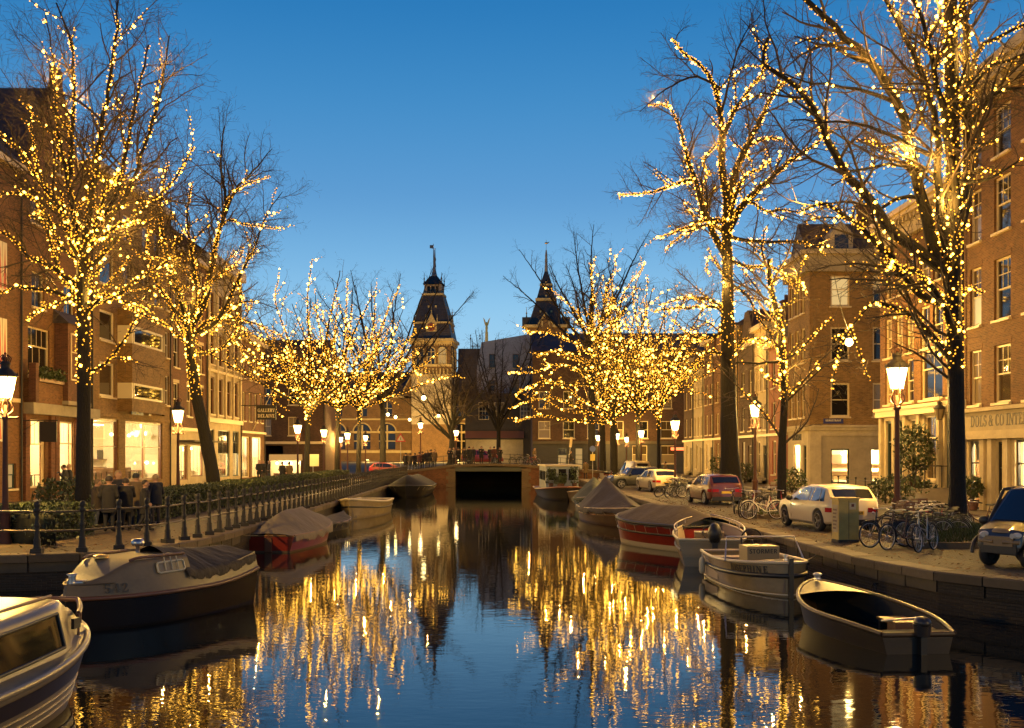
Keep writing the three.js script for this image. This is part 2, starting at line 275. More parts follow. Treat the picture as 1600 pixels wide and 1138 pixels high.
// right: raised pavement along the houses, parking strip, tree beds
{
  const side = new MB(); side.box(16.6, -0.2, -125, 19.5, 0.12, -20); struct(side.build('pavement', MAT.path));
  struct(new MB().box(16.42, -0.2, -125, 16.59, 0.125, -20).build('kerb', MAT.stone));
  struct(new MB().box(-24.1, -0.2, -108, -20.6, 0.12, -20).build('pavement', MAT.path));
  struct(new MB().box(-20.59, -0.2, -108, -20.42, 0.125, -20).build('kerb', MAT.stone));
  const walk = new MB(), inn = offset(LE, -0.55), out = offset(LE, -3.9);
  for (let i = 0; i < LE.length - 1; i++) { if (-LE[i].z < 24 || -LE[i].z > 108) continue; const q = (p) => V(p.x, 0.004, p.z); walk.quad(q(inn[i]), q(inn[i + 1]), q(out[i + 1]), q(out[i]), V(0, 1, 0)); }
  struct(walk.build('footpath', MAT.path));
  const ri = offset(RE, 0.56), ro = offset(RE, 2.0), strip = new MB();
  for (let i = 0; i < RE.length - 1; i++) { if (-RE[i].z < 14 || -RE[i].z > 108) continue; const q = (p) => V(p.x, 0.004, p.z); strip.quad(q(ri[i + 1]), q(ri[i]), q(ro[i]), q(ro[i + 1]), V(0, 1, 0)); }
  struct(strip.build('quayside_path', MAT.path));
}
function treeBed(label, cx, cz, w, d, grassy) {
  const t = thing('tree_bed', label, 'tree bed', [cx, 0, cz]);
  const k = 0.14, h = 0.16, q = [[-w, -d, w, -d + k], [-w, d - k, w, d], [-w, -d + k, -w + k, d - k], [w - k, -d + k, w, d - k]];
  for (const [x0, z0, x1, z1] of q) new MB().box(x0 + 0.004, -0.1, z0 + 0.004, x1 - 0.004, h, z1 - 0.004).build('kerb_stone', MAT.coping, t);
  const r = rng(cx * 100 | 0), soil = new MB(), hump = (x, z) => (grassy ? 0.4 : 0.03) * Math.max(0, 1 - (x / w) ** 2) * Math.max(0, 1 - (z / d) ** 2) + 0.1 + perlin.noise(x * 3, z * 3, 2) * 0.03;
  soil.grid((u, v) => { const x = lerp(-w + k, w - k, u), z = lerp(d - k, -d + k, v); return V(x, hump(x, z), z); }, 14, 14); soil.build('soil', MAT.soil, t);
  const blade = new MB(); blade.tri(V(-0.012, 0, 0), V(0.012, 0, 0), V(0.01, 0.1, 0.03)).tri(V(0, 0, -0.012), V(0, 0, 0.012), V(-0.03, 0.08, 0));
  const n = grassy ? 9000 : 1500, im = new THREE.InstancedMesh(blade.g(), MAT.grass, n), m = new THREE.Matrix4(); im.name = 'grass'; stuff(im);
  for (let i = 0; i < n; i++) { const x = (r() * 2 - 1) * (w - 0.15), z = (r() * 2 - 1) * (d - 0.15), s = 0.6 + r() * 0.9; m.compose(V(x, hump(x, z) - 0.01, z), new THREE.Quaternion().setFromEuler(new THREE.Euler((r() - 0.5) * 0.9, r() * 6.3, (r() - 0.5) * 0.9)), V(s, s, s)); im.setMatrixAt(i, m); }
  t.add(im);
}
treeBed('grassy tree bed with stone kerb under the nearest right hand tree', 12.0, -30.6, 1.75, 2.2, true);
treeBed('low kerbed tree bed under the slim tree beside the white car', 10.3, -43.6, 1.2, 2.0, false);
treeBed('kerbed tree bed under the thick old elm behind the red bicycle', 11.4, -59, 1.3, 2.2, false);

// the bridge at the end of the canal
const deckY = table([[-26, 0.02], [-16, 0.25], [-10.4, 0.75], [-6, 1.32], [-2.3, 1.45], [1, 1.36], [6.4, 0.92], [12, 0.4], [20, 0.02]]);
const BZ = -109.5, BZ2 = -123;
{
  const t = thing('canal_bridge', 'low humped brick canal bridge with stone quoins and one square opening', 'bridge');
  const X = []; for (let x = -26; x <= 20.01; x += 1) X.push(x);
  const deck = new MB();
  for (let i = 0; i < X.length - 1; i++) deck.quad(V(X[i], deckY(X[i]), BZ), V(X[i + 1], deckY(X[i + 1]), BZ), V(X[i + 1], deckY(X[i + 1]), BZ2), V(X[i], deckY(X[i]), BZ2));
  deck.build('deck', MAT.asphalt, t);
  for (const [z, zi] of [[BZ, 1], [BZ2, -1]]) {
    const wall = (x0, x1) => { const pts = [[x0, -2.5], [x1, -2.5]]; for (let x = x1; x > x0; x -= 0.5) pts.push([x, deckY(x) - 0.2]); pts.push([x0, deckY(x0) - 0.2]); return outline(pts); };
    for (const [a, b] of [[-26, -6.1], [1.5, 20]]) new MB().extrude(wall(a, b), 0.5, new THREE.Matrix4().makeTranslation(0, 0, zi > 0 ? z - 0.5 : z)).build('abutment_wall', MAT.wine, t);
    new MB().box(-5.55, 0.72, Math.min(z, z - zi * 0.4), 0.95, 1.12, Math.max(z, z - zi * 0.4)).build('deck_beam', mat([0.05, 0.05, 0.025], 0.5), t);
    for (const [a, b] of [[-6.45, -5.55], [0.95, 1.85]]) for (let y = -1.2, k = 0; y < 1.0; y += 0.37, k++) { const e = k % 2 ? 0.22 : 0, inL = a < 0 ? [a + 0.22 - (k % 2) * 0.22, b] : [a, b - 0.22 + (k % 2) * 0.22]; new MB().box(inL[0], y + 0.008, Math.min(z + zi * 0.06, z - zi * 0.45), inL[1], Math.min(y + 0.362, 1.12), Math.max(z + zi * 0.06, z - zi * 0.45)).build('quoin_stone', MAT.coping, t); }
    for (let x = -12; x < 8; x += 1.4) { const x1 = x + 1.385, m = new MB(), p = (X_, dy, zz) => V(X_, deckY(X_) + dy, zz), zf = z + zi * 0.1, zb = z - zi * 0.4; m.quad(p(x, -0.2, zf), p(x1, -0.2, zf), p(x1, 0.05, zf), p(x, 0.05, zf)).quad(p(x, 0.05, zf), p(x1, 0.05, zf), p(x1, 0.05, zb), p(x, 0.05, zb)).quad(p(x, -0.2, zb), p(x1, -0.2, zb), p(x1, -0.2, zf), p(x, -0.2, zf)); m.build('coping_stone', MAT.coping, t); }
  }
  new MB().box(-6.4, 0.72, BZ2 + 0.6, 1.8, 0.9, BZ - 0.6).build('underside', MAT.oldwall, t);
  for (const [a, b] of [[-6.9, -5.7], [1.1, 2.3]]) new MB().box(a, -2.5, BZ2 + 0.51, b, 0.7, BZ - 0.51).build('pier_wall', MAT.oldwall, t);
  for (const z of [BZ - 0.2, BZ2 + 0.2]) {
    const f = thing('bridge_railing', z === BZ - 0.2 ? 'thin iron railing along the near edge of the far bridge' : 'thin iron railing along the far edge of the bridge behind the crowd', 'railing');
    for (let x = -13; x <= 9; x += 1.83) new MB().bar(V(x, deckY(x), z), V(x, deckY(x) + 1.05, z), 0.03, 6).build('post', MAT.iron, f);
    for (const h of [0.5, 1.0]) { const pts = []; for (let x = -13; x <= 9; x += 0.6) pts.push(V(x, deckY(x) + h, z)); new MB().tube(pts, 0.02, 5).build('rail', MAT.iron, f); }
  }
}
// iron railing along the left quay
{
  const t = thing('quay_railing', 'black cast iron railing with ball topped posts along the left quay', 'railing');
  const line = offset(LE, -0.3), c = new THREE.CatmullRomCurve3(line.filter((p) => -p.z > 24.8 && -p.z < 107)), L = c.getLength(), n = Math.round(L / 1.02);
  const prof = [[0.0, 0], [0.12, 0], [0.12, 0.1], [0.085, 0.16], [0.075, 0.3], [0.085, 0.33], [0.06, 0.38], [0.048, 0.62], [0.07, 0.66], [0.07, 0.7], [0.045, 0.74], [0.042, 0.98], [0.075, 1.02], [0.075, 1.06], [0.05, 1.09], [0.065, 1.13], [0.075, 1.19], [0.055, 1.25], [0, 1.27]];
  const g = new THREE.LatheGeometry(prof.map(([r, h]) => new THREE.Vector2(r, h)), 10), b = new MB().box(-0.13, 0, -0.13, 0.13, 0.12, 0.13).geo(g).g();
  const r = rng(5);
  for (let i = 0; i <= n; i++) { const p = c.getPointAt(i / n), m = mesh('post', b, MAT.iron, t); m.position.set(p.x, 0.01, p.z); m.rotation.set((r() - 0.5) * 0.03, r(), (r() - 0.5) * 0.03); }
  const pts = c.getSpacedPoints(n * 2);
  for (const h of [0.56, 1.02]) new MB().tube(pts.map((p, i) => V(p.x, h + 0.012 * Math.sin(i), p.z)), 0.026, 6).build('rail', mat([0.1, 0.075, 0.05], 0.45, { metalness: 0.4 }), t);
}
// clipped hedges behind the left footpath
const leafGeo = new MB().tri(V(-0.028, 0, 0), V(0.028, 0, 0.01), V(0, 0.075, 0.012)).tri(V(-0.028, 0, 0), V(0, -0.03, 0), V(0.028, 0, 0.01)).g();
function leafy(parent, n, place, r, material = MAT.leaf, size = 1) {
  const im = new THREE.InstancedMesh(leafGeo, material, n), m = new THREE.Matrix4(), c = new THREE.Color(); im.name = 'leaves'; stuff(im); im.castShadow = true;
  for (let i = 0; i < n; i++) { const p = place(), s = size * (0.6 + r() * 0.9); m.compose(p, new THREE.Quaternion().setFromEuler(new THREE.Euler(r() * 6.3, r() * 6.3, r() * 6.3)), V(s, s, s)); im.setMatrixAt(i, m); const k = 0.6 + r() * 0.8; im.setColorAt(i, c.setRGB(k * (0.9 + r() * 0.3), k, k * 0.8)); }
  parent.add(im); return im;
}
function hedge(label, Da, Db, w, h, seed, xoff = 4.0) {
  const t = thing('hedge', label, 'hedge'), r = rng(seed), line = offset(LE, -xoff).filter((p) => -p.z > Da && -p.z < Db), c = new THREE.CatmullRomCurve3(line), L = c.getLength();
  const top = (u) => h * (1 + perlin.noise(u * L * 0.5, seed, 0) * 0.14 + perlin.noise(u * L * 1.7, seed, 4) * 0.07);
  const side = (u, k) => { const p = c.getPointAt(clamp(u, 0, 1)), q = c.getTangentAt(clamp(u, 0, 1)); return V(p.x + q.z * k, 0, p.z - q.x * k); };
  const core = new MB(), prof = [[0, 0], [0.05, 0.8], [0.2, 0.97], [0.8, 0.97], [0.95, 0.8], [1, 0]];
  core.grid((u, v) => { const k = prof[Math.round(v * 5)], p = side(u, (0.08 + k[0] * 0.84) * w); p.y = k[1] * top(u) * 0.94; return p; }, Math.ceil(L * 2), 5); core.build('branches', mat([0.02, 0.02, 0.008], 0.95), t);
  leafy(t, Math.round(L * (h * 2 + w) * 260), () => {
    const u = r(), a = r() * (h * 2 + w), H = top(u); let k, y; if (a < h) { k = 0.04 - r() * 0.06; y = a / h * H; } else if (a < h + w) { k = (a - h) / w; y = H * (0.95 + r() * 0.09); } else { k = 0.96 + r() * 0.06; y = (a - h - w) / h * H; }
    const p = side(u, k * w); p.y = y; p.x += (r() - 0.5) * 0.07; p.z += (r() - 0.5) * 0.07; return p;
  }, r);
}
hedge('dark clipped hedge at the left edge behind the nearest railing posts', 25.5, 34.5, 1.3, 0.95, 3, 3.9);
hedge('long clipped green hedge behind the left footpath from the second lamp to the bridge', 37.5, 96, 1.5, 1.0, 8, 4.2);
// ---------- buildings ----------
const winCache = {};
function windowGeo(w, h, o) {                // sash window: frame with bars, panes, sill; origin at the opening's lower middle, face at z = 0
  const key = JSON.stringify([w.toFixed(2), h.toFixed(2), o]);
  if (winCache[key]) return winCache[key];
  const b = o.border ?? 0.085, fr = new MB(), panes = [], x0 = -w / 2, x1 = w / 2, split = o.split ?? 0.5, bar = 0.03;
  fr.box(x0, 0, -0.1, x0 + b, h, 0); fr.box(x1 - b, 0, -0.1, x1, h, 0); fr.box(x0 + b, 0, -0.1, x1 - b, b, -0.001); fr.box(x0 + b, h - b, -0.1, x1 - b, h, -0.001);
  const lights = split > 0 ? [[b, h * split - 0.03, o.rowsB ?? 1, o.colsB ?? 1], [h * split + 0.03, h - b, o.rowsT ?? 1, o.colsT ?? 1]] : [[b, h - b, o.rowsT ?? 1, o.colsT ?? 1]];
  if (split > 0) fr.box(x0 + b, h * split - 0.03, -0.09, x1 - b, h * split + 0.03, -0.01);
  lights.forEach(([ya, yb, rows, cols], k) => {
    const z = k ? -0.03 : -0.055, W = x1 - x0 - 2 * b;
    for (let c = 1; c < cols; c++) { const x = x0 + b + W * c / cols; fr.box(x - bar / 2, ya, z - 0.03, x + bar / 2, yb, z); }
    for (let c = 1; c < rows; c++) { const y = lerp(ya, yb, c / rows); fr.box(x0 + b, y - bar / 2, z - 0.028, x1 - b, y + bar / 2, z - 0.002); }
    panes.push(new MB().box(x0 + b - 0.005, ya - 0.005, z - 0.026, x1 - b + 0.005, yb + 0.005, z - 0.016).g());
  });
  const sill = new MB().box(x0 - 0.08, -0.1, -0.1, x1 + 0.08, -0.002, 0.2).g();
  return (winCache[key] = { frame: fr.g(), panes, sill });
}
function addWindow(parent, u, y, w, h, o = {}, z = -0.1) {
  const g = windowGeo(w, h, { border: o.border, split: o.split, rowsT: o.rowsT, rowsB: o.rowsB, colsT: o.colsT, colsB: o.colsB });
  const f = mesh('window', g.frame, o.frame || MAT.paint, parent), hh = hash(Math.round(u * 37) + (parent.id % 91), Math.round(y * 53)); f.position.set(u, y, z);
  g.panes.forEach((p, k) => mesh('pane', p, (k === 0 ? o.glassB : o.glassT) || o.glass || (hh < 0.16 ? MAT.paneNet : hh < 0.3 && k === 0 ? MAT.paneNet : hh < 0.5 ? MAT.paneDim : MAT.pane), f));
  if (o.sill !== false) { const s = mesh('sill', g.sill, o.sillMat || MAT.paint, f); s.position.z = 0.02 - z - 0.1; }
  if (o.lintel) { const l = mesh('lintel', new MB().box(-w / 2 - 0.1, h + 0.002, -z - 0.05, w / 2 + 0.1, h + 0.24, -z + 0.012).g(), o.lintel, f); }
  return f;
}
// a house: facade in its own x (along), y (up), z (out of the wall); returns the group
function house(name, label, { pos, turn, W, H, depth = 9, wall = MAT.brown, wins = [], holes = [], top, bands = [], roof = 'flat', roofH = 3, roofMat = MAT.tile, groundH = 0, groundMat, eave = 0.25, openLeft = false, bare = false }) {
  const t = thing(name, label, 'house', pos, turn);
  const sh = (y0, pts, list) => { const s = outline(pts); for (const [x0, ya, x1, yb] of list) s.holes.push(new THREE.Path([[x0, ya], [x0, yb], [x1, yb], [x1, ya]].map((p) => new THREE.Vector2(...p)))); return s; };
  const rects = [...wins.map((q) => [q.u - q.w / 2, q.y, q.u + q.w / 2, q.y + q.h]), ...holes];
  const up = rects.filter((q) => q[1] >= groundH - 0.01), low = rects.filter((q) => q[1] < groundH - 0.01);
  const back = new THREE.Matrix4().makeTranslation(0, 0, -0.32);
  new MB().extrude(sh(0, top ? [[0, groundH], [W, groundH], ...top] : [[0, groundH], [W, groundH], [W, H], [0, H]], up), 0.32, back).build('wall', wall, t);
  if (groundH) new MB().extrude(sh(0, [[0, -0.1], [W, -0.1], [W, groundH], [0, groundH]], low), 0.32, back).build('ground_floor_wall', groundMat || MAT.cream, t);
  const b = new MB(); if (!openLeft) b.box(0, -0.1, -depth, 0.3, H, -0.321); b.box(W - 0.3, -0.1, -depth, W, H, -0.321); b.box(0.301, -0.1, -depth, W - 0.301, H, -depth + 0.3); b.box(0.301, H - 0.3, -depth + 0.301, W - 0.301, H - 0.002, -0.33); if (!bare) b.build('side_wall', wall, t);
  if (H < 20 && !bare) { new MB().bar(V(W - 0.14, 0.1, 0.1), V(W - 0.14, H - 0.4, 0.1), 0.055, 7).build('drainpipe', MAT.iron, t); }
  for (const q of wins) addWindow(t, q.u, q.y, q.w, q.h, q);
  for (const [x0, y0, x1, y1, out, m, nm] of bands) new MB().box(x0, y0, 0.002, x1, y1, out).build(nm || 'cornice', m || MAT.paint, t);
  if (roof === 'ridge') { const r = new MB(), o = eave; r.quad(V(-0.05, H, o), V(W + 0.05, H, o), V(W + 0.05, H + roofH, -depth / 2), V(-0.05, H + roofH, -depth / 2)).quad(V(W + 0.05, H, -depth - o), V(-0.05, H, -depth - o), V(-0.05, H + roofH, -depth / 2), V(W + 0.05, H + roofH, -depth / 2)).tri(V(0, H, 0), V(0, H + roofH, -depth / 2), V(0, H, -depth)).tri(V(W, H, -depth), V(W, H + roofH, -depth / 2), V(W, H, 0)); r.build('roof', roofMat, t); }
  if (roof === 'gable') { const r = new MB(), m = W / 2; r.quad(V(-0.1, H, -0.05), V(m, H + roofH, -0.05), V(m, H + roofH, -depth), V(-0.1, H, -depth)).quad(V(m, H + roofH, -0.05), V(W + 0.1, H, -0.05), V(W + 0.1, H, -depth), V(m, H + roofH, -depth)).tri(V(W, H, -depth), V(0, H, -depth), V(m, H + roofH, -depth)); r.build('roof', roofMat, t); }
  return t;
}
const chimney = (t, x, y, z, h = 1.8, m = MAT.wine) => { const c = new MB().box(x - 0.45, y - 1.5, z - 0.35, x + 0.45, y + h, z + 0.35).box(x - 0.55, y + h + 0.002, z - 0.45, x + 0.55, y + h + 0.15, z + 0.45).build('chimney', m, t); new MB().lathe([[0.13, 0], [0.11, 0.5], [0.14, 0.5]], 8, x - 0.2, y + h + 0.15, z).lathe([[0.13, 0], [0.11, 0.4], [0.14, 0.4]], 8, x + 0.2, y + h + 0.15, z).build('chimney_pot', MAT.tile, c); };
// a lit shop behind an opening: floor, walls and ceiling with a lamp and the light it gives
function shopRoom(t, x0, y0, x1, y1, deep, cd, goods = 4, seed = 1, wallMat = MAT.room) {
  const m = new MB(), z0 = -deep, z1 = -0.33, fy = y0 - 0.02;
  m.quad(V(x0, fy, z0), V(x1, fy, z0), V(x1, y1, z0), V(x0, y1, z0)).quad(V(x0, fy, z1), V(x0, fy, z0), V(x0, y1, z0), V(x0, y1, z1)).quad(V(x1, fy, z0), V(x1, fy, z1), V(x1, y1, z1), V(x1, y1, z0)).quad(V(x0, fy, z1), V(x1, fy, z1), V(x1, fy, z0), V(x0, fy, z0)).quad(V(x0, y1, z0), V(x1, y1, z0), V(x1, y1, z1), V(x0, y1, z1));
  m.build('shop_room', wallMat, t);
  const cx = (x0 + x1) / 2, ly = y1 - 0.35, lz = -deep * 0.5;
  new MB().box(-Math.min(0.7, (x1 - x0) * 0.3), 0.02, -0.1, Math.min(0.7, (x1 - x0) * 0.3), 0.1, 0.1).build('ceiling_lamp', MAT.ceilingLamp, t).position.set(cx, ly, lz);
  const p = t.localToWorld(V(cx, ly - 0.1, lz)); pointLight(p.x, p.y, p.z, cd * 4.6, SHOP, 6);
  const r = rng(seed), cols = [[0.3, 0.12, 0.06], [0.08, 0.07, 0.06], [0.45, 0.35, 0.2], [0.12, 0.16, 0.08], [0.3, 0.25, 0.2]];
  for (let i = 0; i < goods; i++) {                                    // vases, lampshades and stands on view
    const x = lerp(x0 + 0.3, x1 - 0.3, (i + 0.3 + r() * 0.4) / goods), h = 0.35 + r() * 0.7, w = 0.1 + r() * 0.14, k = r();
    new MB().lathe(k < 0.5 ? [[0, 0], [w * 0.7, 0], [w, h * 0.3], [w * 0.8, h * 0.6], [w * 0.3, h * 0.8], [w * 0.45, h], [0, h]] : [[0, 0], [w, 0], [w * 0.9, 0.04], [0.03, 0.06], [0.03, h * 0.6], [w * 1.1, h * 0.6], [w * 0.6, h], [0, h]], 10, x, fy, -0.6 - r() * (deep - 1.2)).build('display_item', mat(cols[Math.floor(r() * 5)], 0.6), t);
  }
  for (let i = 0; i < Math.max(1, Math.round((x1 - x0) / 2)); i++) { const x = lerp(x0, x1, (i + 0.5) / Math.max(1, Math.round((x1 - x0) / 2))) + r() * 0.5, h = y1 - 0.5 - r() * 0.5, z = -0.8 - r() * (deep - 1.4) * 0.6; const q = new MB().put(new THREE.SphereGeometry(0.11, 10, 8), x, h, z).build('pendant_lamp', MAT.flare, t); new MB().bar(V(x, h, z), V(x, y1, z), 0.01, 4).build('cord', MAT.black, q); const w = 0.4 + r() * 0.5, tz = -0.9 - r() * 0.8, tm = new MB().box(x - w, fy + 0.68, tz - 0.3, x + w, fy + 0.73, tz + 0.3).build('table', MAT.wood, t); for (const [a, b] of [[-1, -1], [1, -1], [-1, 1], [1, 1]]) new MB().bar(V(x + a * (w - 0.05), fy, tz + b * 0.25), V(x + a * (w - 0.05), fy + 0.68, tz + b * 0.25), 0.025, 5).build('leg', MAT.black, tm); const pm = new MB().box(x - w * 0.7, fy + 1.5, -deep + 0.003, x + w * 0.5, fy + 2.1, -deep + 0.05).build('picture', mat(cols[i % 5], 0.6), t); }
  if (deep > 1.5) new MB().box(x0 + 0.2, fy + 0.9, z0 + 0.02, x1 - 0.2, fy + 0.96, z0 + 0.35).box(x0 + 0.2, fy + 1.45, z0 + 0.02, x1 - 0.2, fy + 1.5, z0 + 0.35).build('shelf', MAT.wood, t);
}
const shopWin = (t, u, y, w, h, o = {}) => addWindow(t, u, y, w, h, { split: 0, sill: false, glass: MAT.clear, border: 0.09, ...o });
const LEFT = (D) => [-24, 0, -D], RIGHT = (D) => [19.4, 0, -D], LT = Math.PI / 2, RT = -Math.PI / 2;

// --- left row ---
{
  const W = 10.7, wins = [];
  for (const [y, h] of [[6.4, 2.3], [10.1, 2.2], [13.6, 1.9]]) for (const u of [1.6, 4.6, 7.3]) wins.push({ u, y, w: 1.2, h, colsT: 2, rowsT: 1, split: 0.6 });
  wins.push({ u: 9.6, y: 0.75, w: 1.15, h: 1.2, split: 0.55, colsT: 2, colsB: 2, glass: MAT.litRoom, frame: MAT.green, border: 0.06 });
  for (const u of [1.6, 4.6, 7.3]) wins.push({ u, y: 1, w: 1.5, h: 2.6, colsT: 3 });
  const t = house('brick_house', 'tall brick house with red and white shutters at the left edge', { pos: LEFT(44), turn: LT, W, H: 16.4, wins, wall: MAT.brown, roof: 'ridge', roofH: 4.8, roofMat: MAT.slate, bands: [[0, 16.1, W, 16.42, 0.35], [0, 4.9, W, 5.1, 0.08]] });
  for (const [y, h] of [[3.0, 1.3], [6.4, 2.4], [10.1, 2.3]]) for (const k of [0, 1]) {
    const s = new MB().box(8.15 + k * 0.5, y, 0.003, 8.6 + k * 0.5, y + h, 0.05).build('shutter', MAT.paintWhite, t);
    new MB().tri(V(8.2 + k * 0.5, y + 0.1, 0.054), V(8.55 + k * 0.5, y + 0.1, 0.054), V(8.375 + k * 0.5, y + h - 0.1, 0.054)).build('painted_wedge', mat([0.42, 0.05, 0.02], 0.5), s);
  }
  chimney(t, 8.6, 21.0, -4.5, 1.2);
}
{
  const W = 9.2, wins = [
    { u: 2.1, y: 6.3, w: 2.6, h: 2.5, colsT: 4, colsB: 3, split: 0.62 }, { u: 2.0, y: 9.8, w: 1.5, h: 1.8, colsT: 2, colsB: 2 }, { u: 1.7, y: 14.0, w: 1.2, h: 1.6, colsT: 2, colsB: 2, split: 0.5 },
    { u: 6.0, y: 9.7, w: 1.5, h: 1.8, colsT: 2, colsB: 2 }, { u: 6.3, y: 13.9, w: 1.2, h: 1.6, colsT: 2, colsB: 2 }, { u: 8.2, y: 6.3, w: 1.0, h: 2.3, colsT: 2 }, { u: 4.6, y: 17.2, w: 1.0, h: 1.5, colsT: 2 }];
  const H = 15.6, t = house('brick_house', 'brown brick gabled house with stone balcony and flower boxes above a lit shop', { pos: LEFT(54.7), turn: LT, W, H, wins, wall: MAT.brown, top: [[W, H], [W / 2 + 0.5, 22], [W / 2 + 0.5, 22.8], [W / 2 - 0.5, 22.8], [W / 2 - 0.5, 22], [0, H]], roof: 'gable', roofH: 6.2, roofMat: MAT.slate,
    holes: [[0.9, 0.7, 2.9, 4.15], [4.6, 0.9, 6.6, 4.15], [7.3, 0.2, 8.5, 3.6]], bands: [[0.3, 4.4, 9.2, 4.95, 0.5, MAT.stone, 'lintel_band'], [0.35, 4.96, 4.0, 6.0, 0.45, MAT.brown, 'balcony_wall'], [4.0, 4.96, 7.0, 9.3, 0.72, MAT.wine, 'bay_wall'], [3.9, 5.0, 7.1, 5.2, 0.78, MAT.stone]] });
  new MB().quad(V(3.85, 9.25, 0.85), V(7.15, 9.25, 0.85), V(7.15, 10.0, 0.0), V(3.85, 10.0, 0.0)).tri(V(3.85, 9.25, 0), V(3.85, 9.25, 0.85), V(3.85, 10, 0)).tri(V(7.15, 9.25, 0.85), V(7.15, 9.25, 0), V(7.15, 10, 0)).build('bay_roof', MAT.slate, t);
  addWindow(t, 5.5, 6.3, 2.3, 2.5, { colsT: 4, colsB: 2, split: 0.6 }, 0.76);
  for (const u of [1.9, 5.6]) { const w = shopWin(t, u, u < 3 ? 0.7 : 0.9, 2, u < 3 ? 3.45 : 3.25, { split: 0.64, colsT: 4, colsB: 1, rowsT: 1 }); }
  addWindow(t, 7.9, 0.2, 1.2, 3.4, { split: 0.7, sill: false, frame: MAT.green });
  shopRoom(t, 0.4, 0.6, 7.0, 4.3, 3.2, 26, 7, 4);
  for (const u of [0.45, 3.5, 4.1, 6.95]) new MB().box(u - 0.25, 0, 0.004, u + 0.25, 4.39, 0.16).build('pillar', MAT.red, t);
  const box = new MB().box(0.7, 6.02, 0.3, 3.8, 6.22, 0.62).build('flower_box', MAT.wood, t); const r = rng(4);
  leafy(t, 700, () => V(0.7 + r() * 3.1, 6.2 + r() * 0.45 * (0.4 + r()), 0.3 + r() * 0.45), r, MAT.leaf, 1.6);
  const s = new MB().box(-0.02, 3.0, 0.9, 0.06, 4.0, 1.75).build('hanging_sign', MAT.black, t); new MB().bar(V(0.02, 4.05, 0), V(0.02, 4.05, 1.8), 0.025).bar(V(0.02, 3.5, 0), V(0.02, 4.05, 0.9), 0.015).build('bracket', MAT.iron, s);
  const lw = new MB().box(0.2, 4.98, 0.3, 0.55, 6.9, 0.65).build('balcony_post', MAT.wine, t);
}
{
  const W = 14.6, wins = [], long = { split: 0, frame: MAT.paintWhite, sill: true };
  for (const [y, h] of [[5.8, 2.05], [9.1, 1.8], [12.4, 1.9], [15.6, 1.7]]) { wins.push({ u: 2.5, y, w: 2.5, h, split: 0, border: 0.14, frame: MAT.paintWhite }); wins.push({ u: 14.0, y, w: 0.8, h, split: 0.5, frame: MAT.paintWhite }); if (y > 11) for (const u of [6, 9.5, 12]) wins.push({ u, y, w: 1.5, h, split: 0.5, frame: MAT.paintWhite }); }
  const t = house('corner_house', 'sandy brick house with long white bay windows above a wooden shop front', { pos: LEFT(63.9), turn: LT, W, H: 19.2, wins, wall: MAT.tan, groundH: 0, holes: [[0.2, 0.7, 4.4, 4.5], [5.6, 0.7, 13.0, 4.5]], bands: [[0, 18.8, W, 19.25, 0.45], [0, 4.62, W, 4.8, 0.1, MAT.tan, 'brick_band']], roof: 'flat' });
  const bay = new MB(), bp = [[4.2, 0], [4.2, 0.9], [10.6, 0.9], [12.8, 0.15], [12.8, 0]];                      // the projecting bay, built as wall strips between window bands
  const strip = (m, y0, y1) => { for (let i = 0; i < bp.length - 1; i++) m.quad(V(bp[i][0], y0, bp[i][1]), V(bp[i + 1][0], y0, bp[i + 1][1]), V(bp[i + 1][0], y1, bp[i + 1][1]), V(bp[i][0], y1, bp[i][1])); m.extrude(outline(bp.map(([x, z]) => [x, -z])), 0.02, new THREE.Matrix4().makeRotationX(-Math.PI / 2).setPosition(0, y1 - 0.02, 0)); };
  for (const [a, b] of [[5.0, 5.8], [6.75, 9.15], [10.25, 11.3]]) { const m = new MB(); strip(m, a, b); m.build('bay_wall', MAT.tan, t); }
  for (const [y, h] of [[5.8, 0.95], [9.15, 1.1]]) { addWindow(t, 7.3, y, 5.6, h, { split: 0, border: 0.13, frame: MAT.paintWhite, sill: false }, 0.9); const side = new THREE.Group(), f = addWindow(t, 0, y, 2.25, h, { split: 0, border: 0.13, frame: MAT.paintWhite, sill: false }, 0.53); f.position.x = 11.7; f.rotation.y = Math.atan2(0.75, 2.2); const m = new MB().box(4.21, y, 0, 4.4, y + h, 0.88).build('bay_side', MAT.paintWhite, t); }
  const fr = { frame: MAT.wood, border: 0.14, colsB: 1, colsT: 1, split: 0.57 };
  shopWin(t, 2.3, 0.7, 4.2, 3.8, fr); shopWin(t, 7.5, 0.7, 3.8, 3.8, fr); shopWin(t, 11.2, 0.7, 3.6, 3.8, fr);
  shopRoom(t, 0.1, 0.6, 13.3, 4.55, 4.2, 42, 10, 9); new MB().box(0.2, 0.65, -2.6, 12.8, 1.5, -2.1).build('counter', MAT.wood, t);
  const sgn = new MB().box(6.3, 4.9, 0.003, 8.5, 5.3, 0.04); const bl = sgn.build('street_sign', mat([0.02, 0.025, 0.12], 0.5), t); bl.position.z = 0.12; for (const [txt, yy] of [['EERSTE WETERINGDWARS', 5.18], ['STRAAT', 5.02]]) { const g = lettering(txt, 0.1, 0.004, fontSans); g.translate(7.4, yy, 0.042); mesh('sign_text', g, MAT.paintWhite, bl); }
  const num = lettering('77', 0.42, 0.03, fontSans); num.translate(9.9, 5.12, 0.13); mesh('house_number', num, MAT.paintWhite, t);
}
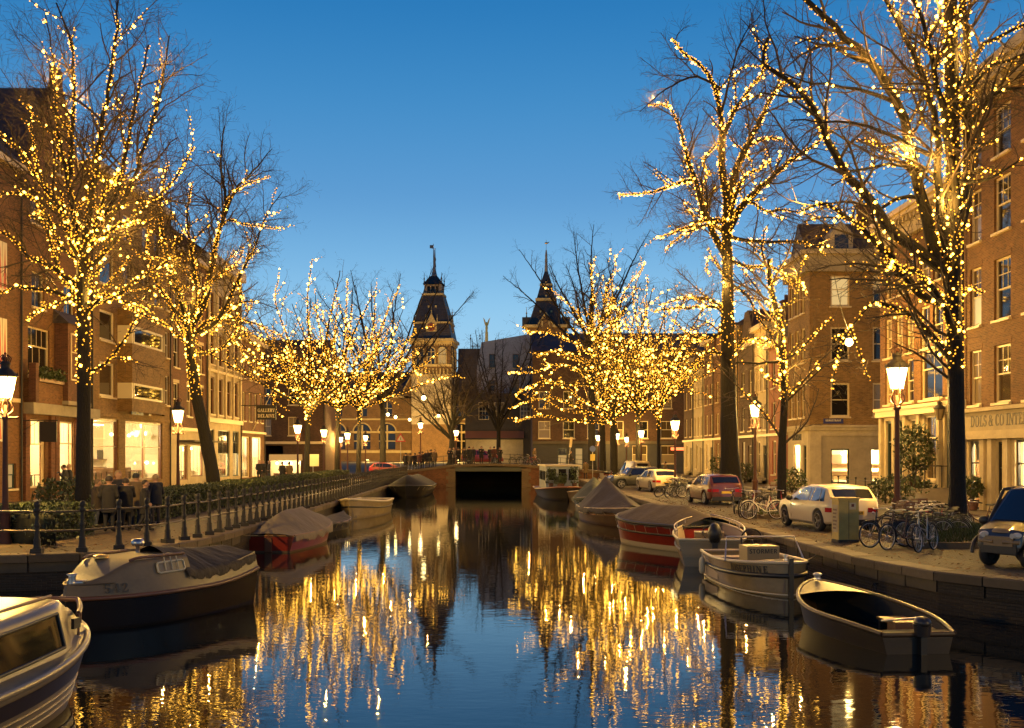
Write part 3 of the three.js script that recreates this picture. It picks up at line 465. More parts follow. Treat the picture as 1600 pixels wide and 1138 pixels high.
{
  const W = 9.5, wins = []; for (const [y, h] of [[5.2, 2.3], [8.6, 2.2], [11.8, 2.0], [14.6, 1.6]]) for (const u of [1.5, 4.7, 7.9]) wins.push({ u, y, w: 1.25, h, colsT: 2, frame: MAT.paintWhite, lintel: MAT.cream });
  const t = house('brick_house', 'narrow brick house with glowing shop door behind the second leaning tree', { pos: LEFT(78.5), turn: LT, W, H: 17.2, wins, wall: MAT.wine, groundH: 4.2, groundMat: MAT.cream, holes: [[2.2, 0.5, 4.4, 3.1], [5.2, 0.7, 8.6, 3.1]], bands: [[0, 16.9, W, 17.25, 0.4], [0, 4.1, W, 4.35, 0.15]] });
  shopWin(t, 3.3, 0.5, 2.2, 2.6, { colsT: 2, frame: MAT.wood }); shopWin(t, 6.9, 0.7, 3.4, 2.4, { colsT: 3, frame: MAT.wood }); shopRoom(t, 1.8, 0.4, 9, 3.4, 3, 26, 6, 12);
  new MB().box(1.6, 3.3, 0.003, 9.2, 3.42, 1.3).build('awning', MAT.darkStone, t);
  chimney(t, 7.5, 17.4, -5, 1.6);
}
{
  const W = 11, wins = []; for (const [y, h] of [[5.6, 3.0], [9.6, 2.6], [13.2, 2.2]]) for (const u of [1.6, 4.2, 6.8, 9.4]) wins.push({ u, y, w: 1.35, h, split: 0.66, frame: MAT.wood, glass: MAT.pane });
  const t = house('stone_house', 'cream stone house with slim pilasters and tall windows over a lit shop', { pos: LEFT(88), turn: LT, W, H: 18.2, wins, wall: MAT.buff, groundH: 5.0, groundMat: MAT.cream, roof: 'ridge', roofH: 3.2, holes: [[0.9, 0.3, 2.3, 4.4], [3.4, 0.5, 7.2, 4.4], [8.2, 0.5, 10.4, 4.4]], bands: [[0, 17.5, W, 18.3, 0.5], [0, 4.95, W, 5.3, 0.25], [0, 9.0, W, 9.2, 0.15], [0, 12.6, W, 12.8, 0.15]] });
  for (const u of [0.35, 2.9, 5.5, 8.1, 10.65]) new MB().box(u - 0.22, 5.31, 0.003, u + 0.22, 17.49, 0.16).build('pilaster', MAT.cream, t);
  shopWin(t, 5.3, 0.5, 3.8, 3.9, { split: 0.5, colsT: 4, rowsT: 2, frame: MAT.green, glassT: MAT.pane }); shopWin(t, 9.3, 0.5, 2.2, 3.9, { split: 0.5, colsT: 3, rowsT: 2, frame: MAT.green, glassT: MAT.pane }); addWindow(t, 1.6, 0.3, 1.4, 4.1, { split: 0.6, colsT: 2, frame: MAT.green, sill: false }); shopRoom(t, 2.6, 0.4, 10.8, 2.6, 3, 26, 5, 21);
}
{
  const W = 9.5, wins = []; for (const [y, h] of [[5.4, 2.6], [9.2, 2.2]]) for (const u of [1.3, 3.6, 5.9, 8.2]) wins.push({ u, y, w: 0.95, h, colsT: 2, frame: MAT.paintWhite });
  const t = house('gallery_house', 'lower brick gallery with two tall brightly lit windows', { pos: LEFT(99), turn: LT, W, H: 13.2, wins, wall: MAT.wine, groundH: 4.4, groundMat: MAT.brown, holes: [[0.5, 0.3, 3.6, 4.0], [4.4, 0.3, 8.2, 4.0]], bands: [[0, 12.6, W, 13.3, 0.4], [0, 4.3, W, 4.5, 0.2]] });
  shopWin(t, 2.05, 0.3, 3.1, 3.7, { colsT: 2 }); shopWin(t, 6.3, 0.3, 3.8, 3.7, { colsT: 3 }); shopRoom(t, 0.3, 0.2, 8.6, 4.1, 3, 50, 4, 31, MAT.paintWhite);
  new MB().bar(V(4.2, 4.6, 0.1), V(4.6, 9.0, 2.2), 0.04).build('flagpole', MAT.paint, t);
}
{ // projecting gallery sign, read from along the street
  const D = 98.5, p = at(416, 645, D), t = thing('gallery_sign', 'black projecting sign with white letters on the gallery corner', 'sign', [p.x, p.y, p.z]);
  new MB().box(-0.85, -0.62, -0.05, 0.85, 0.6, 0.05).build('board', MAT.black, t); new MB().bar(V(-2.2, 0.6, 0), V(0.85, 0.66, 0), 0.04).build('bracket', MAT.iron, t);
  for (const [txt, y] of [['GALLERY', 0.2], ['DELAIVE', -0.28]]) { const g = lettering(txt, 0.3, 0.02, fontBold); g.scale(Math.min(1, 1.5 / g.userData.w), 1, 1); g.translate(0, y, 0.051); mesh('sign_text', g, MAT.paintWhite, t); }
}
{
  const wins = []; for (const [y, h] of [[4.6, 2.2], [8.2, 2.0]]) for (let u = 2; u < 24; u += 3.2) wins.push({ u, y, w: 1.2, h, colsT: 2 });
  house('corner_house', 'dim low brick terrace beyond the bridge on the left', { pos: [-47, 0, -132], turn: 0, W: 25, H: 12.5, depth: 12, wins, wall: MAT.dark, roof: 'ridge', roofH: 4, holes: [[3, 0.3, 7, 3.4], [15, 0.3, 20, 3.4]], bands: [[0, 3.6, 25, 3.9, 0.3]] });
}

// --- right row ---
{
  const W = 10.5, wins = [], s = { colsT: 3, rowsT: 2, colsB: 1, rowsB: 1, lintel: MAT.brown };
  for (const [y, h] of [[4.45, 2.3], [7.75, 2.45], [11.25, 2.2], [14.3, 1.95]]) { wins.push({ u: 0.95, y, w: 1.15, h, ...s, colsT: 2, ...(y === 7.75 ? { glassB: MAT.curtain } : {}) }, { u: 3.5, y, w: 1.5, h, ...s }, { u: 6.2, y, w: 1.5, h, ...s }, { u: 8.9, y, w: 1.4, h, ...s }); }
  const t = house('brick_house', 'big brown brick corner house with white sash windows over the interiors shop', { pos: RIGHT(47.8), turn: RT, W, H: 17.6, wins, wall: MAT.brown, groundH: 4.25, groundMat: MAT.cream, holes: [[0.25, 0.1, 1.75, 2.95], [2.95, 0.3, 3.6, 2.9], [4.6, 0.1, 6.2, 2.95], [7.2, 0.3, 9.6, 2.9]], roof: 'ridge', roofH: 4, roofMat: MAT.slate,
    bands: [[0, 3.02, W, 3.2, 0.34, MAT.cream], [0, 3.201, W, 3.36, 0.26, MAT.cream], [0, 3.361, W, 4.15, 0.12, MAT.buff, 'fascia'], [0, 4.151, W, 4.3, 0.3, MAT.cream]] });
  new MB().box(-0.4, 17.0, 0.003, W + 0.4, 17.3, 0.85).box(-0.5, 17.301, 0.002, W + 0.5, 17.75, 1.0).build('eaves', MAT.cream, t);
  for (let u = 0.3; u < W; u += 0.75) new MB().box(u, 16.55, 0.003, u + 0.16, 16.995, 0.7).build('eave_bracket', MAT.cream, t);
  for (const u of [1.95, 2.7, 4.1, 6.45]) new MB().box(u - 0.2, 0.05, 0.003, u + 0.2, 3.019, 0.18).build('pilaster', MAT.cream, t);
  const g = lettering('DOLS & CO INTERIORS', 0.52, 0.012, fontBold); g.scale(0.8, 0.88, 1); g.translate(0.75 + g.userData.w * 0.4, 3.76, 0.121); mesh('shop_lettering', g, mat([0.03, 0.016, 0.006], 0.6), t);
  const door = shopWin(t, 1.0, 0.1, 1.5, 2.85, { split: 0.68, colsT: 2, colsB: 2, rowsB: 3, frame: MAT.black }); shopWin(t, 5.4, 0.1, 1.6, 2.85, { split: 0.68, colsT: 2, colsB: 2, frame: MAT.black }); shopWin(t, 8.4, 0.3, 2.4, 2.6, { colsT: 2, frame: MAT.black }); addWindow(t, 3.28, 0.3, 0.65, 2.6, { split: 0.6, frame: MAT.black, sill: false });
  for (const k of [-1, 1]) { const a = new MB(), sh = outline([[-0.33, 0.1], [0.33, 0.1], [0.33, 0.84], [-0.33, 0.84]]); const arch = new THREE.Path(); arch.moveTo(-0.26, 0.1); arch.lineTo(-0.26, 0.45); arch.quadraticCurveTo(-0.24, 0.74, 0, 0.78); arch.quadraticCurveTo(0.24, 0.74, 0.26, 0.45); arch.lineTo(0.26, 0.1); arch.closePath(); sh.holes.push(arch); a.extrude(sh, 0.03, new THREE.Matrix4().makeTranslation(k * 0.34, 1.95, 0.0)); a.build('arch', MAT.black, door); }
  shopRoom(t, 0.2, 0.05, 2.4, 3.0, 2.8, 22, 3, 41); shopRoom(t, 4.2, 0.05, 9.9, 3.0, 2.8, 22, 4, 43);
}
{
  const W = 11.2, wins = [], cols = [[1.3, 1.05], [2.9, 1.05], [4.4, 1.05], [6.4, 1.2], [8.0, 1.2], [9.7, 1.15]];
  for (const [y, h] of [[4.95, 2.1], [7.35, 2.0], [10.35, 1.6]]) for (const [u, w] of cols) if (y > 5 || u < 5.5) wins.push({ u, y, w, h, colsT: y > 5 ? 2 : 1, colsB: y > 5 ? 2 : 1, rowsB: 2 });
  wins.push({ u: 7.2, y: 4.95, w: 2.7, h: 2.3, colsT: 2, colsB: 2, split: 0.62 }, { u: 9.9, y: 4.95, w: 1.2, h: 2.3, colsB: 1, split: 0.62 });
  const t = house('brick_house', 'dark brick house with broad cream cornice and a railed front stoop', { pos: RIGHT(59), turn: RT, W, H: 13.0, wins, wall: MAT.brown, groundH: 4.5, groundMat: MAT.cream, roof: 'ridge', roofH: 3.5, roofMat: MAT.slate, holes: [[0.9, 0.5, 2.1, 4.1], [2.7, 0.5, 3.7, 4.1], [4.2, 0.9, 5.4, 4.1], [6.3, 1.2, 7.9, 4.2], [8.8, 0.9, 9.8, 4.2]], bands: [[0, 4.3, W, 4.6, 0.28], [0, 4.601, W, 4.75, 0.38], [-0.1, 13.0, W + 0.1, 13.9, 0.3, MAT.cream, 'frieze'], [-0.2, 13.901, W + 0.2, 14.1, 0.6], [-0.25, 14.101, W + 0.25, 14.35, 0.75]] });
  for (let u = 0.2; u < W; u += 0.5) new MB().box(u, 13.65, 0.301, u + 0.2, 13.9, 0.5).build('dentil', MAT.cream, t);
  addWindow(t, 1.5, 0.5, 1.2, 3.6, { split: 0.7, frame: MAT.green, colsT: 2, sill: false, border: 0.12 }); addWindow(t, 3.2, 0.5, 1.0, 3.6, { split: 0.7, frame: MAT.green, colsT: 2, sill: false }); addWindow(t, 4.8, 0.9, 1.2, 3.2, { split: 0.65, colsT: 2, colsB: 2 }); addWindow(t, 7.1, 1.2, 1.6, 3.0, { split: 0.65, colsT: 2, colsB: 2 }); addWindow(t, 9.3, 0.9, 1.0, 3.3, { split: 0.7, frame: MAT.green, sill: false });
  for (const u of [0.4, 2.4, 3.95, 5.85, 8.35, 10.3]) new MB().box(u - 0.17, 0, 0.003, u + 0.17, 4.29, 0.16).build('pilaster', MAT.cream, t);
  chimney(t, 3.2, 16.6, -4.6, 1.7);
  const st = new MB(); for (let k = 0; k < 5; k++) st.box(8.7, 0.01, 1.5 + 0.3 * (4 - k) - 0.3 - (k === 4 ? 1.5 : 0) , 10.2, 0.18 * (k + 1), 1.5 + 0.3 * (4 - k)); st.build('stoop_steps', MAT.stone, t);
  const rail = new MB(); for (const x of [8.72, 10.18]) { rail.bar(V(x, 0.2, 2.65), V(x, 1.2, 2.65), 0.025).bar(V(x, 0.9, 1.4), V(x, 1.9, 1.4), 0.025).bar(V(x, 0.9, 0.1), V(x, 1.9, 0.1), 0.025).bar(V(x, 1.15, 2.65), V(x, 1.88, 1.4), 0.022).bar(V(x, 1.88, 1.4), V(x, 1.88, 0.1), 0.022); for (let k = 1; k < 6; k++) rail.bar(V(x, 0.25 + k * 0.13, 2.65 - k * 0.21), V(x, 1.15 + k * 0.12, 2.65 - k * 0.21), 0.012); }
  rail.build('stoop_railing', MAT.iron, t);
  const f = thing('area_railing', 'black iron railing before the stoop of the dark brick house', 'railing', [17.2, 0.12, -55]); for (let z = -4; z <= 5.5; z += 1.5) new MB().bar(V(0, 0, z), V(0, 1.05, z), 0.03).put(new THREE.SphereGeometry(0.06, 8, 6), 0, 1.1, z).build('post', MAT.iron, f); for (const h of [0.5, 0.98]) new MB().bar(V(0, h, -4), V(0, h, 5), 0.02).build('rail', MAT.iron, f);
}
{ // corner house across the side street: front to the camera
  const wins = []; const lit = { glass: MAT.curtain };
  for (const [y, h, o] of [[4.85, 2.2, {}], [8.5, 2.2, {}], [12.05, 2.0, lit]]) for (const [u, w] of [[2.0, 1.25], [4.7, 1.15], [7.4, 1.2]]) wins.push({ u, y, w, h, split: o === lit ? 0.55 : 0.5, colsT: 1, border: 0.11, ...(u === 2.0 ? o : u === 4.7 && y > 12 ? { glassT: MAT.litRoom } : {}) });
  const t = house('corner_house', 'tall light brick corner house with plaster ground floor behind the white car', { pos: [19.4, 0, -73], turn: 0, W: 12, H: 14.8, depth: 5.7, openLeft: true, wins, wall: MAT.tan, groundH: 4.2, groundMat: MAT.buff, roof: 'ridge', roofH: 3.2, roofMat: MAT.slate, holes: [[1.4, 0.5, 2.6, 2.75], [4.0, 0.4, 5.2, 2.75], [7.5, 0.3, 9, 2.75]], bands: [[0, 3.6, 12, 3.95, 0.1, MAT.cream], [0, 3.951, 12, 4.15, 0.25, MAT.cream], [0, 4.151, 12, 4.3, 0.35, MAT.cream], [-0.2, 14.3, 12.2, 15.4, 0.35, MAT.buff, 'frieze'], [-0.3, 15.401, 12.3, 15.7, 0.6, MAT.cream], [0.003, 0, 0.75, 3.599, 0.08, MAT.cream, 'quoin']] });
  chimney(t, 4.5, 17.6, -2.9, 1.6); chimney(t, 9.5, 17.6, -2.9, 1.4); for (const u of [2.2, 6.6, 10]) { const d = new MB().extrude(outline([[u - 0.75, 15.3], [u + 0.75, 15.3], [u + 0.75, 16.9], [u, 17.7], [u - 0.75, 16.9]]), 2.2, new THREE.Matrix4().makeTranslation(0, 0, -2.6)).build('dormer', MAT.cream, t); new MB().box(u - 0.45, 15.6, -0.395, u + 0.45, 16.8, -0.37).build('dormer_pane', MAT.pane, d); }
  shopWin(t, 2.0, 0.5, 1.2, 2.25, { frame: MAT.green }); shopWin(t, 4.6, 0.4, 1.2, 2.35, { frame: MAT.green }); shopWin(t, 8.25, 0.3, 1.5, 2.45, { colsT: 2, frame: MAT.green });
  shopRoom(t, 1.0, 0.3, 9.5, 3.0, 2.6, 75, 6, 51, MAT.paintWhite);
  const sg = new MB().box(0.9, 4.4, 0.003, 2.2, 4.72, 0.035).build('street_sign', mat([0.02, 0.025, 0.12], 0.5), t); { const g = lettering('KERKSTRAAT', 0.13, 0.004, fontSans); g.scale(0.95, 1, 1); g.translate(1.55, 4.6, 0.036); mesh('sign_text', g, MAT.paintWhite, sg); }
  const wins2 = []; for (const [y, h] of [[4.85, 2.3], [8.5, 2.3], [11.8, 2.2]]) for (const u of [1.0, 2.5, 4.0]) wins2.push({ u, y, w: 0.95, h, colsT: 1 });
  const s = house('corner_house', 'canal side of the tan corner house with an arched bright shop window', { pos: [19.4, 0, -78.7], turn: RT, W: 5.37, H: 14.8, bare: true, wins: wins2, wall: MAT.tan, groundH: 4.2, groundMat: MAT.cream, holes: [[1.7, 0.5, 3.3, 3.1], [4.0, 0.1, 4.9, 3.0]], bands: [[0, 3.951, 5.6, 4.15, 0.25, MAT.cream], [0, 4.151, 5.6, 4.3, 0.35, MAT.cream], [-0.1, 14.3, 5.9, 15.4, 0.35, MAT.buff, 'frieze'], [-0.1, 15.401, 6.0, 15.7, 0.6, MAT.cream]] });
  shopWin(s, 2.5, 0.5, 1.6, 2.6, {}); addWindow(s, 4.45, 0.1, 0.9, 2.9, { split: 0.7, sill: false, frame: MAT.green }); shopRoom(s, 1.2, 0.4, 3.6, 3.2, 1.6, 34, 1, 55, MAT.paintWhite);
  const g = lettering('DARONI', 0.42, 0.03, fontBold); g.translate(2.5, 3.55, 0.003); mesh('shop_lettering', g, MAT.iron, s);
  scene.updateMatrixWorld(true); for (const c of [...s.children]) t.attach(c); scene.remove(s);
}
{ // the far row, narrow canal houses
  const D0 = [78.8, 84.6, 89.6, 95.6, 101.2, 107.4, 113.0, 119.4, 126.4], spec = [
    ['redPlaster', 10.6, 2, 'terracotta red narrow house with white sashes next to the corner house', 'flat'], ['cream', 12.4, 3, 'cream plastered narrow house with three tight window columns', 'flat'], ['dark', 11.6, 2, 'dark brick gabled house right behind the thick elm trunk', 'gable'], ['tan', 13.4, 3, 'sandy brick house with white classical doorway', 'flat'],
    ['brown', 12.0, 2, 'brown brick gabled house with a pale cornice left of the elm', 'gable'], ['wine', 13.6, 2, 'wine red brick house with paired white windows', 'ridge'], ['buff', 11.0, 3, 'pale buff house near the far end of the right row', 'flat'], ['dark', 12.6, 2, 'last dark brick house of the right row before the bridge', 'ridge']];
  spec.forEach(([m, H, n, label, roof], i) => {
    const Dn = D0[i], W = D0[i + 1] - Dn - 0.02, wins = [], rr = rng(i + 60), hs = [4.3, 7.3, 10.1].filter((y) => y + 2 < H - 0.4);
    for (const y of hs) for (let k = 0; k < n; k++) wins.push({ u: W * (k + 0.5) / n + (k - (n - 1) / 2) * -0.15, y, w: n === 3 ? 0.98 : 1.15, h: 1.95 - (y > 9 ? 0.3 : 0), colsT: 2, frame: MAT.paintWhite, ...(rr() < 0.1 ? { glassB: MAT.litRoom } : {}) });
    wins.push({ u: W * 0.3, y: 0.9, w: 1.2, h: 2.5, colsT: 2, split: 0.6, frame: MAT.paintWhite, ...(i % 3 === 2 ? { glass: MAT.litRoom } : {}) });
    const t = house('canal_house', label, { pos: RIGHT(D0[i + 1]), turn: RT, W, H, wins, wall: MAT[m], groundH: i % 2 ? 3.9 : 0, groundMat: MAT.cream, roof: roof === 'gable' ? 'gable' : roof, top: roof === 'gable' ? [[W, H], [W * 0.62, H + 2.6], [W * 0.38, H + 2.6], [0, H]] : undefined, roofH: roof === 'gable' ? 2.7 : 2.8, holes: [[W * 0.62, 0.3, W * 0.62 + 1.1, 3.1]], bands: [[0, 3.75, W, 3.95, 0.18], [0, H - 0.35, W, H + 0.05, roof === 'gable' ? 0.1 : 0.45, MAT.paint]] });
    const d = addWindow(t, W * 0.62 + 0.55, 0.3, 1.1, 2.8, { split: 0.74, sill: false, frame: i % 2 ? MAT.green : MAT.paintWhite, glassB: mat([0.03, 0.02, 0.015], 0.35) });
    const steps = new MB(); for (let k = 0; k < 3; k++) steps.box(W * 0.62 - 0.15, 0, 0.003, W * 0.62 + 1.25, 0.2 * (k + 1), 0.95 - k * 0.3); steps.build('doorstep', MAT.stone, t);
    if (i % 2 === 0) chimney(t, W * 0.7, H + 1.6, -3, 1.6);
  });
}
{ // beyond the bridge on the right: a dark pub front
  const wins = []; for (let u = 1.5; u < 26; u += 3.1) { wins.push({ u, y: 4.4, w: 1.5, h: 2.2, colsT: 2, frame: MAT.paintWhite, ...(u > 20 ? { glassB: MAT.litRoom } : {}) }); wins.push({ u, y: 8.2, w: 1.4, h: 2.2, colsT: 2, frame: MAT.paintWhite }); }
  for (const u of [13.6, 17.2, 20.5, 23.5]) wins.push({ u, y: 1.2, w: 1.9, h: 2.3, colsT: 2, frame: MAT.paintWhite });
  const t = house('corner_cafe', 'dark corner building beyond the bridge with white windows and a red lit sign', { pos: [2.6, 0, -142], turn: 0, W: 27, H: 15.5, depth: 14, wins, wall: MAT.dark, groundH: 3.9, groundMat: plaster([0.05, 0.045, 0.045]), roof: 'ridge', roofH: 3, holes: [[3.2, 0.2, 4.4, 3.2], [5.4, 0.2, 6.4, 3.2]], bands: [[0, 3.7, 27, 4.05, 0.35, MAT.darkStone]] });
  addWindow(t, 3.8, 0.2, 1.2, 3.0, { split: 0.7, sill: false, glassB: MAT.litRoom, frame: MAT.green }); addWindow(t, 5.9, 0.2, 1.0, 3.0, { split: 0.7, sill: false, glass: MAT.litRoom, frame: MAT.green });
  new MB().box(17.5, 2.9, 0.36, 21, 3.25, 0.45).build('red_sign_light', emit([1, 0.18, 0.05], 3), t);
}
{ // grey gabled house and dark block on the museum side of the bridge
  const D = 168, sc = D / F, X = (px) => (px - 800) * sc, Y = (py) => EYE - (py - HORIZON) * sc, x0 = X(745), t = thing('grey_house', 'pale grey sloping-roofed house wall facing the canal between the two towers', 'house', [x0, 0, -D]);
  const L = (px) => X(px) - x0, sh = outline([[0, -0.1], [L(828), -0.1], [L(828), Y(522)], [L(752), Y(535)], [0, Y(578)]]);
  const holes = [[764, 575, 774, 553], [801, 575, 811, 553], [764, 612, 774, 594], [801, 612, 811, 594]].map(([a, b, c, d]) => [L(a), Y(b), L(c), Y(d)]);
  for (const [a, b, c, d] of holes) { sh.holes.push(new THREE.Path([[a, b], [a, d], [c, d], [c, b]].map((p) => new THREE.Vector2(...p)))); addWindow(t, (a + c) / 2, b, c - a, d - b, { colsT: 2, split: 0.55, rowsB: 2, frame: MAT.wood }, -0.15); }
  new MB().extrude(sh, 0.4, new THREE.Matrix4().makeTranslation(0, 0, -0.4)).build('wall', MAT.paleGrey, t);
  new MB().box(0.01, -0.1, -12, L(828) - 0.01, Y(580), -0.41).build('rear_block', MAT.dark, t);
  new MB().box(-1.5, -0.1, 0.5, L(828) + 0.3, Y(618), 6).build('lower_storey', plaster([0.07, 0.055, 0.045]), t);
  for (const u of [1.2, 3.4, 7.2]) addWindow(t, u, Y(658), 1.5, 2.5, { colsT: 3, colsB: 3, rowsB: 2, rowsT: 2 }, 6.1);
  new MB().quad(V(-1.5, Y(686), 7.4), V(7.0, Y(686), 7.4), V(7.0, Y(675), 6.02), V(-1.5, Y(675), 6.02)).build('awning', mat([0.3, 0.12, 0.05], 0.8), t);
  new MB().box(-1.4, 0.2, 6.01, 6.9, Y(688), 6.06).build('shop_panel', MAT.cream, t);
  const p = t.localToWorld(V(2.5, 3.2, 9)); pointLight(p.x, p.y, p.z, 14, SHOP, 5);
}
{
  const D = 165, sc = D / F, W = (892 - 829) * sc, wins = []; for (const y of [5, 8.6, 12.2]) for (const u of [1.5, 4.3]) wins.push({ u, y, w: 1.1, h: 1.9, colsT: 2 });
  house('brick_block', 'plain dark brick gable wall below the right hand museum tower', { pos: [(829 - 800) * sc, 0, -D], turn: 0, W, H: yAt(524, D), depth: 12, wins, wall: MAT.dark, roof: 'flat' });
}

// --- the museum with its two towers ---
{
  const D = 372, sc = D / F, X = (px) => (px - 800) * sc, Y = (py) => EYE - (py - HORIZON) * sc;
  const bm = brick([0.22, 0.125, 0.05]), trim = plaster([0.62, 0.46, 0.2]), stone = plaster([0.44, 0.36, 0.24]), slate = mat([0.055, 0.045, 0.045], 0.55, { map: again(slateMap, 0.12, 0.12) });
  const arched = (x, y, w, h, d = 0.3) => { const s = new THREE.Shape(); s.moveTo(x - w / 2, y); s.lineTo(x + w / 2, y); s.lineTo(x + w / 2, y + h - w / 2); s.absarc(x, y + h - w / 2, w / 2, 0, Math.PI, false); s.closePath(); return s; };
  const t = thing('museum', 'long brick museum front with arched windows and steep roof at the canal end', 'museum', [X(480), 0, -D - 4]);
  const W = X(900) - X(480), L = (px) => X(px) - X(480), eave = Y(622);
  const s = rect(0, -0.2, W, eave);
  const low = []; for (let u = L(484); u < L(640); u += 8.4) low.push(u); for (let u = L(720); u < W - 3; u += 8.4) low.push(u);
  for (const u of low) { s.holes.push(arched(u, Y(702), 5.6, Y(662) - Y(702))); s.holes.push(arched(u, Y(650), 3.4, Y(627) - Y(650))); }
  new MB().extrude(s, 1, new THREE.Matrix4().makeTranslation(0, 0, -1)).build('wall', bm, t);
  for (const u of low) {
    const a = new MB(); a.extrude(arched(u, Y(702), 5.6, Y(662) - Y(702)), 0.1, new THREE.Matrix4().makeTranslation(0, 0, -0.9)); const f = a.build('window', MAT.pane, t);
    new MB().box(u - 0.25, Y(702), -0.79, u + 0.25, Y(664), -0.5).box(u - 2.8, Y(677), -0.79, u - 0.26, Y(674), -0.45).box(u + 0.26, Y(677), -0.79, u + 2.8, Y(674), -0.45).box(u - 2.79, Y(690), -0.79, u - 0.26, Y(688.4), -0.5).box(u + 0.26, Y(690), -0.79, u + 2.79, Y(688.4), -0.5).build('frame', trim, f);
    const ring = new MB(), pts = []; for (let k = 0; k <= 12; k++) { const an = k / 12 * Math.PI; pts.push(V(u + Math.cos(an) * 3.1, Y(662) - 2.8 + Math.sin(an) * 3.1, 0.1)); } ring.tube(pts, 0.25, 5).build('arch_trim', trim, f);
    const a2 = new MB(); a2.extrude(arched(u, Y(650), 3.4, Y(627) - Y(650)), 0.1, new THREE.Matrix4().makeTranslation(0, 0, -0.9)); const f2 = a2.build('window', MAT.pane, t); new MB().box(u - 0.15, Y(650), -0.79, u + 0.15, Y(628), -0.5).box(u - 1.7, Y(638), -0.79, u - 0.16, Y(637), -0.55).box(u + 0.16, Y(638), -0.79, u + 1.7, Y(637), -0.55).build('frame', trim, f2);
  }
  for (const [a, b, o] of [[622, 618, 0.6], [656, 653.5, 0.3], [676.2, 673.6, 0.25], [708, 704, 0.4]]) new MB().box(0, Y(a), 0.002, W, Y(b), o).build('stone_band', trim, t);
  new MB().quad(V(-1, eave, 0.8), V(W, eave, 0.8), V(W, Y(577), -9), V(-1, Y(577), -9)).quad(V(W, eave, -18), V(-1, eave, -18), V(-1, Y(577), -9), V(W, Y(577), -9)).tri(V(-1, eave, -18), V(-1, eave, 0.8), V(-1, Y(577), -9)).build('roof', slate, t);
  for (const px of [597, 640]) { const u = L(px), d = new MB(); d.extrude(outline([[u - 2.2, eave], [u + 2.2, eave], [u + 2.2, eave + 3], [u, eave + 7], [u - 2.2, eave + 3]]), 3.5, new THREE.Matrix4().makeTranslation(0, 0, -2.9)); const dm = d.build('dormer', bm, t); new MB().bar(V(u - 2.4, eave + 2.8, 0.7), V(u, eave + 7.2, 0.7), 0.25).bar(V(u + 2.4, eave + 2.8, 0.7), V(u, eave + 7.2, 0.7), 0.25).build('gable_trim', trim, dm); }

  const pyr = (m, y0, w0, y1, w1) => { for (let k = 0; k < 4; k++) { const a = k * Math.PI / 2, c = Math.cos(a), q = Math.sin(a), P = (w, x, y) => V(x * c * w + w * q, y, w * c - x * q * w); m.quad(P(w0, -1, y0), P(w0, 1, y0), P(w1, 1, y1), P(w1, -1, y1)); } return m; };
  const ridge = (m, y0, w0, y1, w1, r = 0.16) => { for (const a of [-1, 1]) for (const b of [-1, 1]) m.bar(V(a * w0, y0, b * w0), V(a * w1, y1, b * w1), r, 5); return m; };
  const finial = (m, x, y, z, h) => m.lathe([[0.3, 0], [0.12, h * 0.3], [0.28, h * 0.42], [0.1, h * 0.55], [0.06, h], [0, h]], 7, x, y, z);
  // left tower: clock, lantern, double spire
  {
    const cx = X(678.5), h = 6.45, T = thing('clock_tower', 'left museum tower with clock dormers and open lantern under its spire', 'tower', [cx, 0, -D], -5 * R);
    const f = new MB(); const yb = Y(533); pyr(f, -0.1, h, yb, h); f.build('tower_wall', bm, T);
    const pale = new MB(); pyr(pale, Y(664), h + 0.08, Y(590), h + 0.08); pale.build('stone_lower_wall', stone, T);
    for (const [a, b, o] of [[590, 587, 0.35], [575.5, 571.5, 0.3], [537, 532.5, 1.0], [541, 537.02, 0.5]]) { const m = new MB(); m.box(-h - o, Y(a), -h - o, h + o, Y(b), h + o); m.build('cornice', trim, T); }
    for (const sd of [0, 1]) {
      const place = (o) => { if (sd) { o.rotation.y = Math.PI / 2; } return o; };
      for (const x of [-3.7, 0, 3.7]) {
        const a = new MB().extrude(arched(x, Y(571), 2.3, Y(546) - Y(571)), 0.15, new THREE.Matrix4().makeTranslation(0, 0, h + 0.01)); const w = place(a.build('window', x > 0 && !sd ? MAT.litRoom : MAT.pane, T));
        const tr = new MB(), pts = []; pts.push(V(x - 1.3, Y(571), h + 0.2)); for (let k = 0; k <= 10; k++) { const an = Math.PI - k / 10 * Math.PI; pts.push(V(x + Math.cos(an) * 1.3, Y(546) - 1.15 + Math.sin(an) * 1.3, h + 0.2)); } pts.push(V(x + 1.3, Y(571), h + 0.2)); tr.tube(pts, 0.22, 5).box(x - 0.12, Y(571), h + 0.161, x + 0.12, Y(548), h + 0.22).box(x - 1.15, Y(561), h + 0.161, x - 0.13, Y(560), h + 0.22).box(x + 0.13, Y(561), h + 0.161, x + 1.15, Y(560), h + 0.22).box(x - 1.15, Y(553), h + 0.161, x + 1.15, Y(552), h + 0.215).build('frame', trim, w);
      }
      const fr = new MB(); for (let x = -5.4; x < 5.6; x += 1.2) fr.box(x - 0.22, Y(587), h + 0.002, x + 0.22, Y(578), h + 0.25); place(fr.build('arcade_frieze', trim, T));
      const den = new MB(); for (let x = -6; x < 6.2; x += 0.8) den.box(x - 0.18, Y(543), h + 0.002, x + 0.18, Y(541), h + 0.4); place(den.build('dentil_frieze', trim, T));
      const dz = h * 0.93, dm = new MB().box(-1.75, Y(530), dz - 3, 1.75, Y(507), dz + 0.3); dm.extrude(outline([[-1.5, Y(507)], [1.5, Y(507)], [0, Y(493)]]), 1.2, new THREE.Matrix4().makeTranslation(0, 0, dz - 0.9)); const d = place(dm.build('clock_dormer', trim, T));
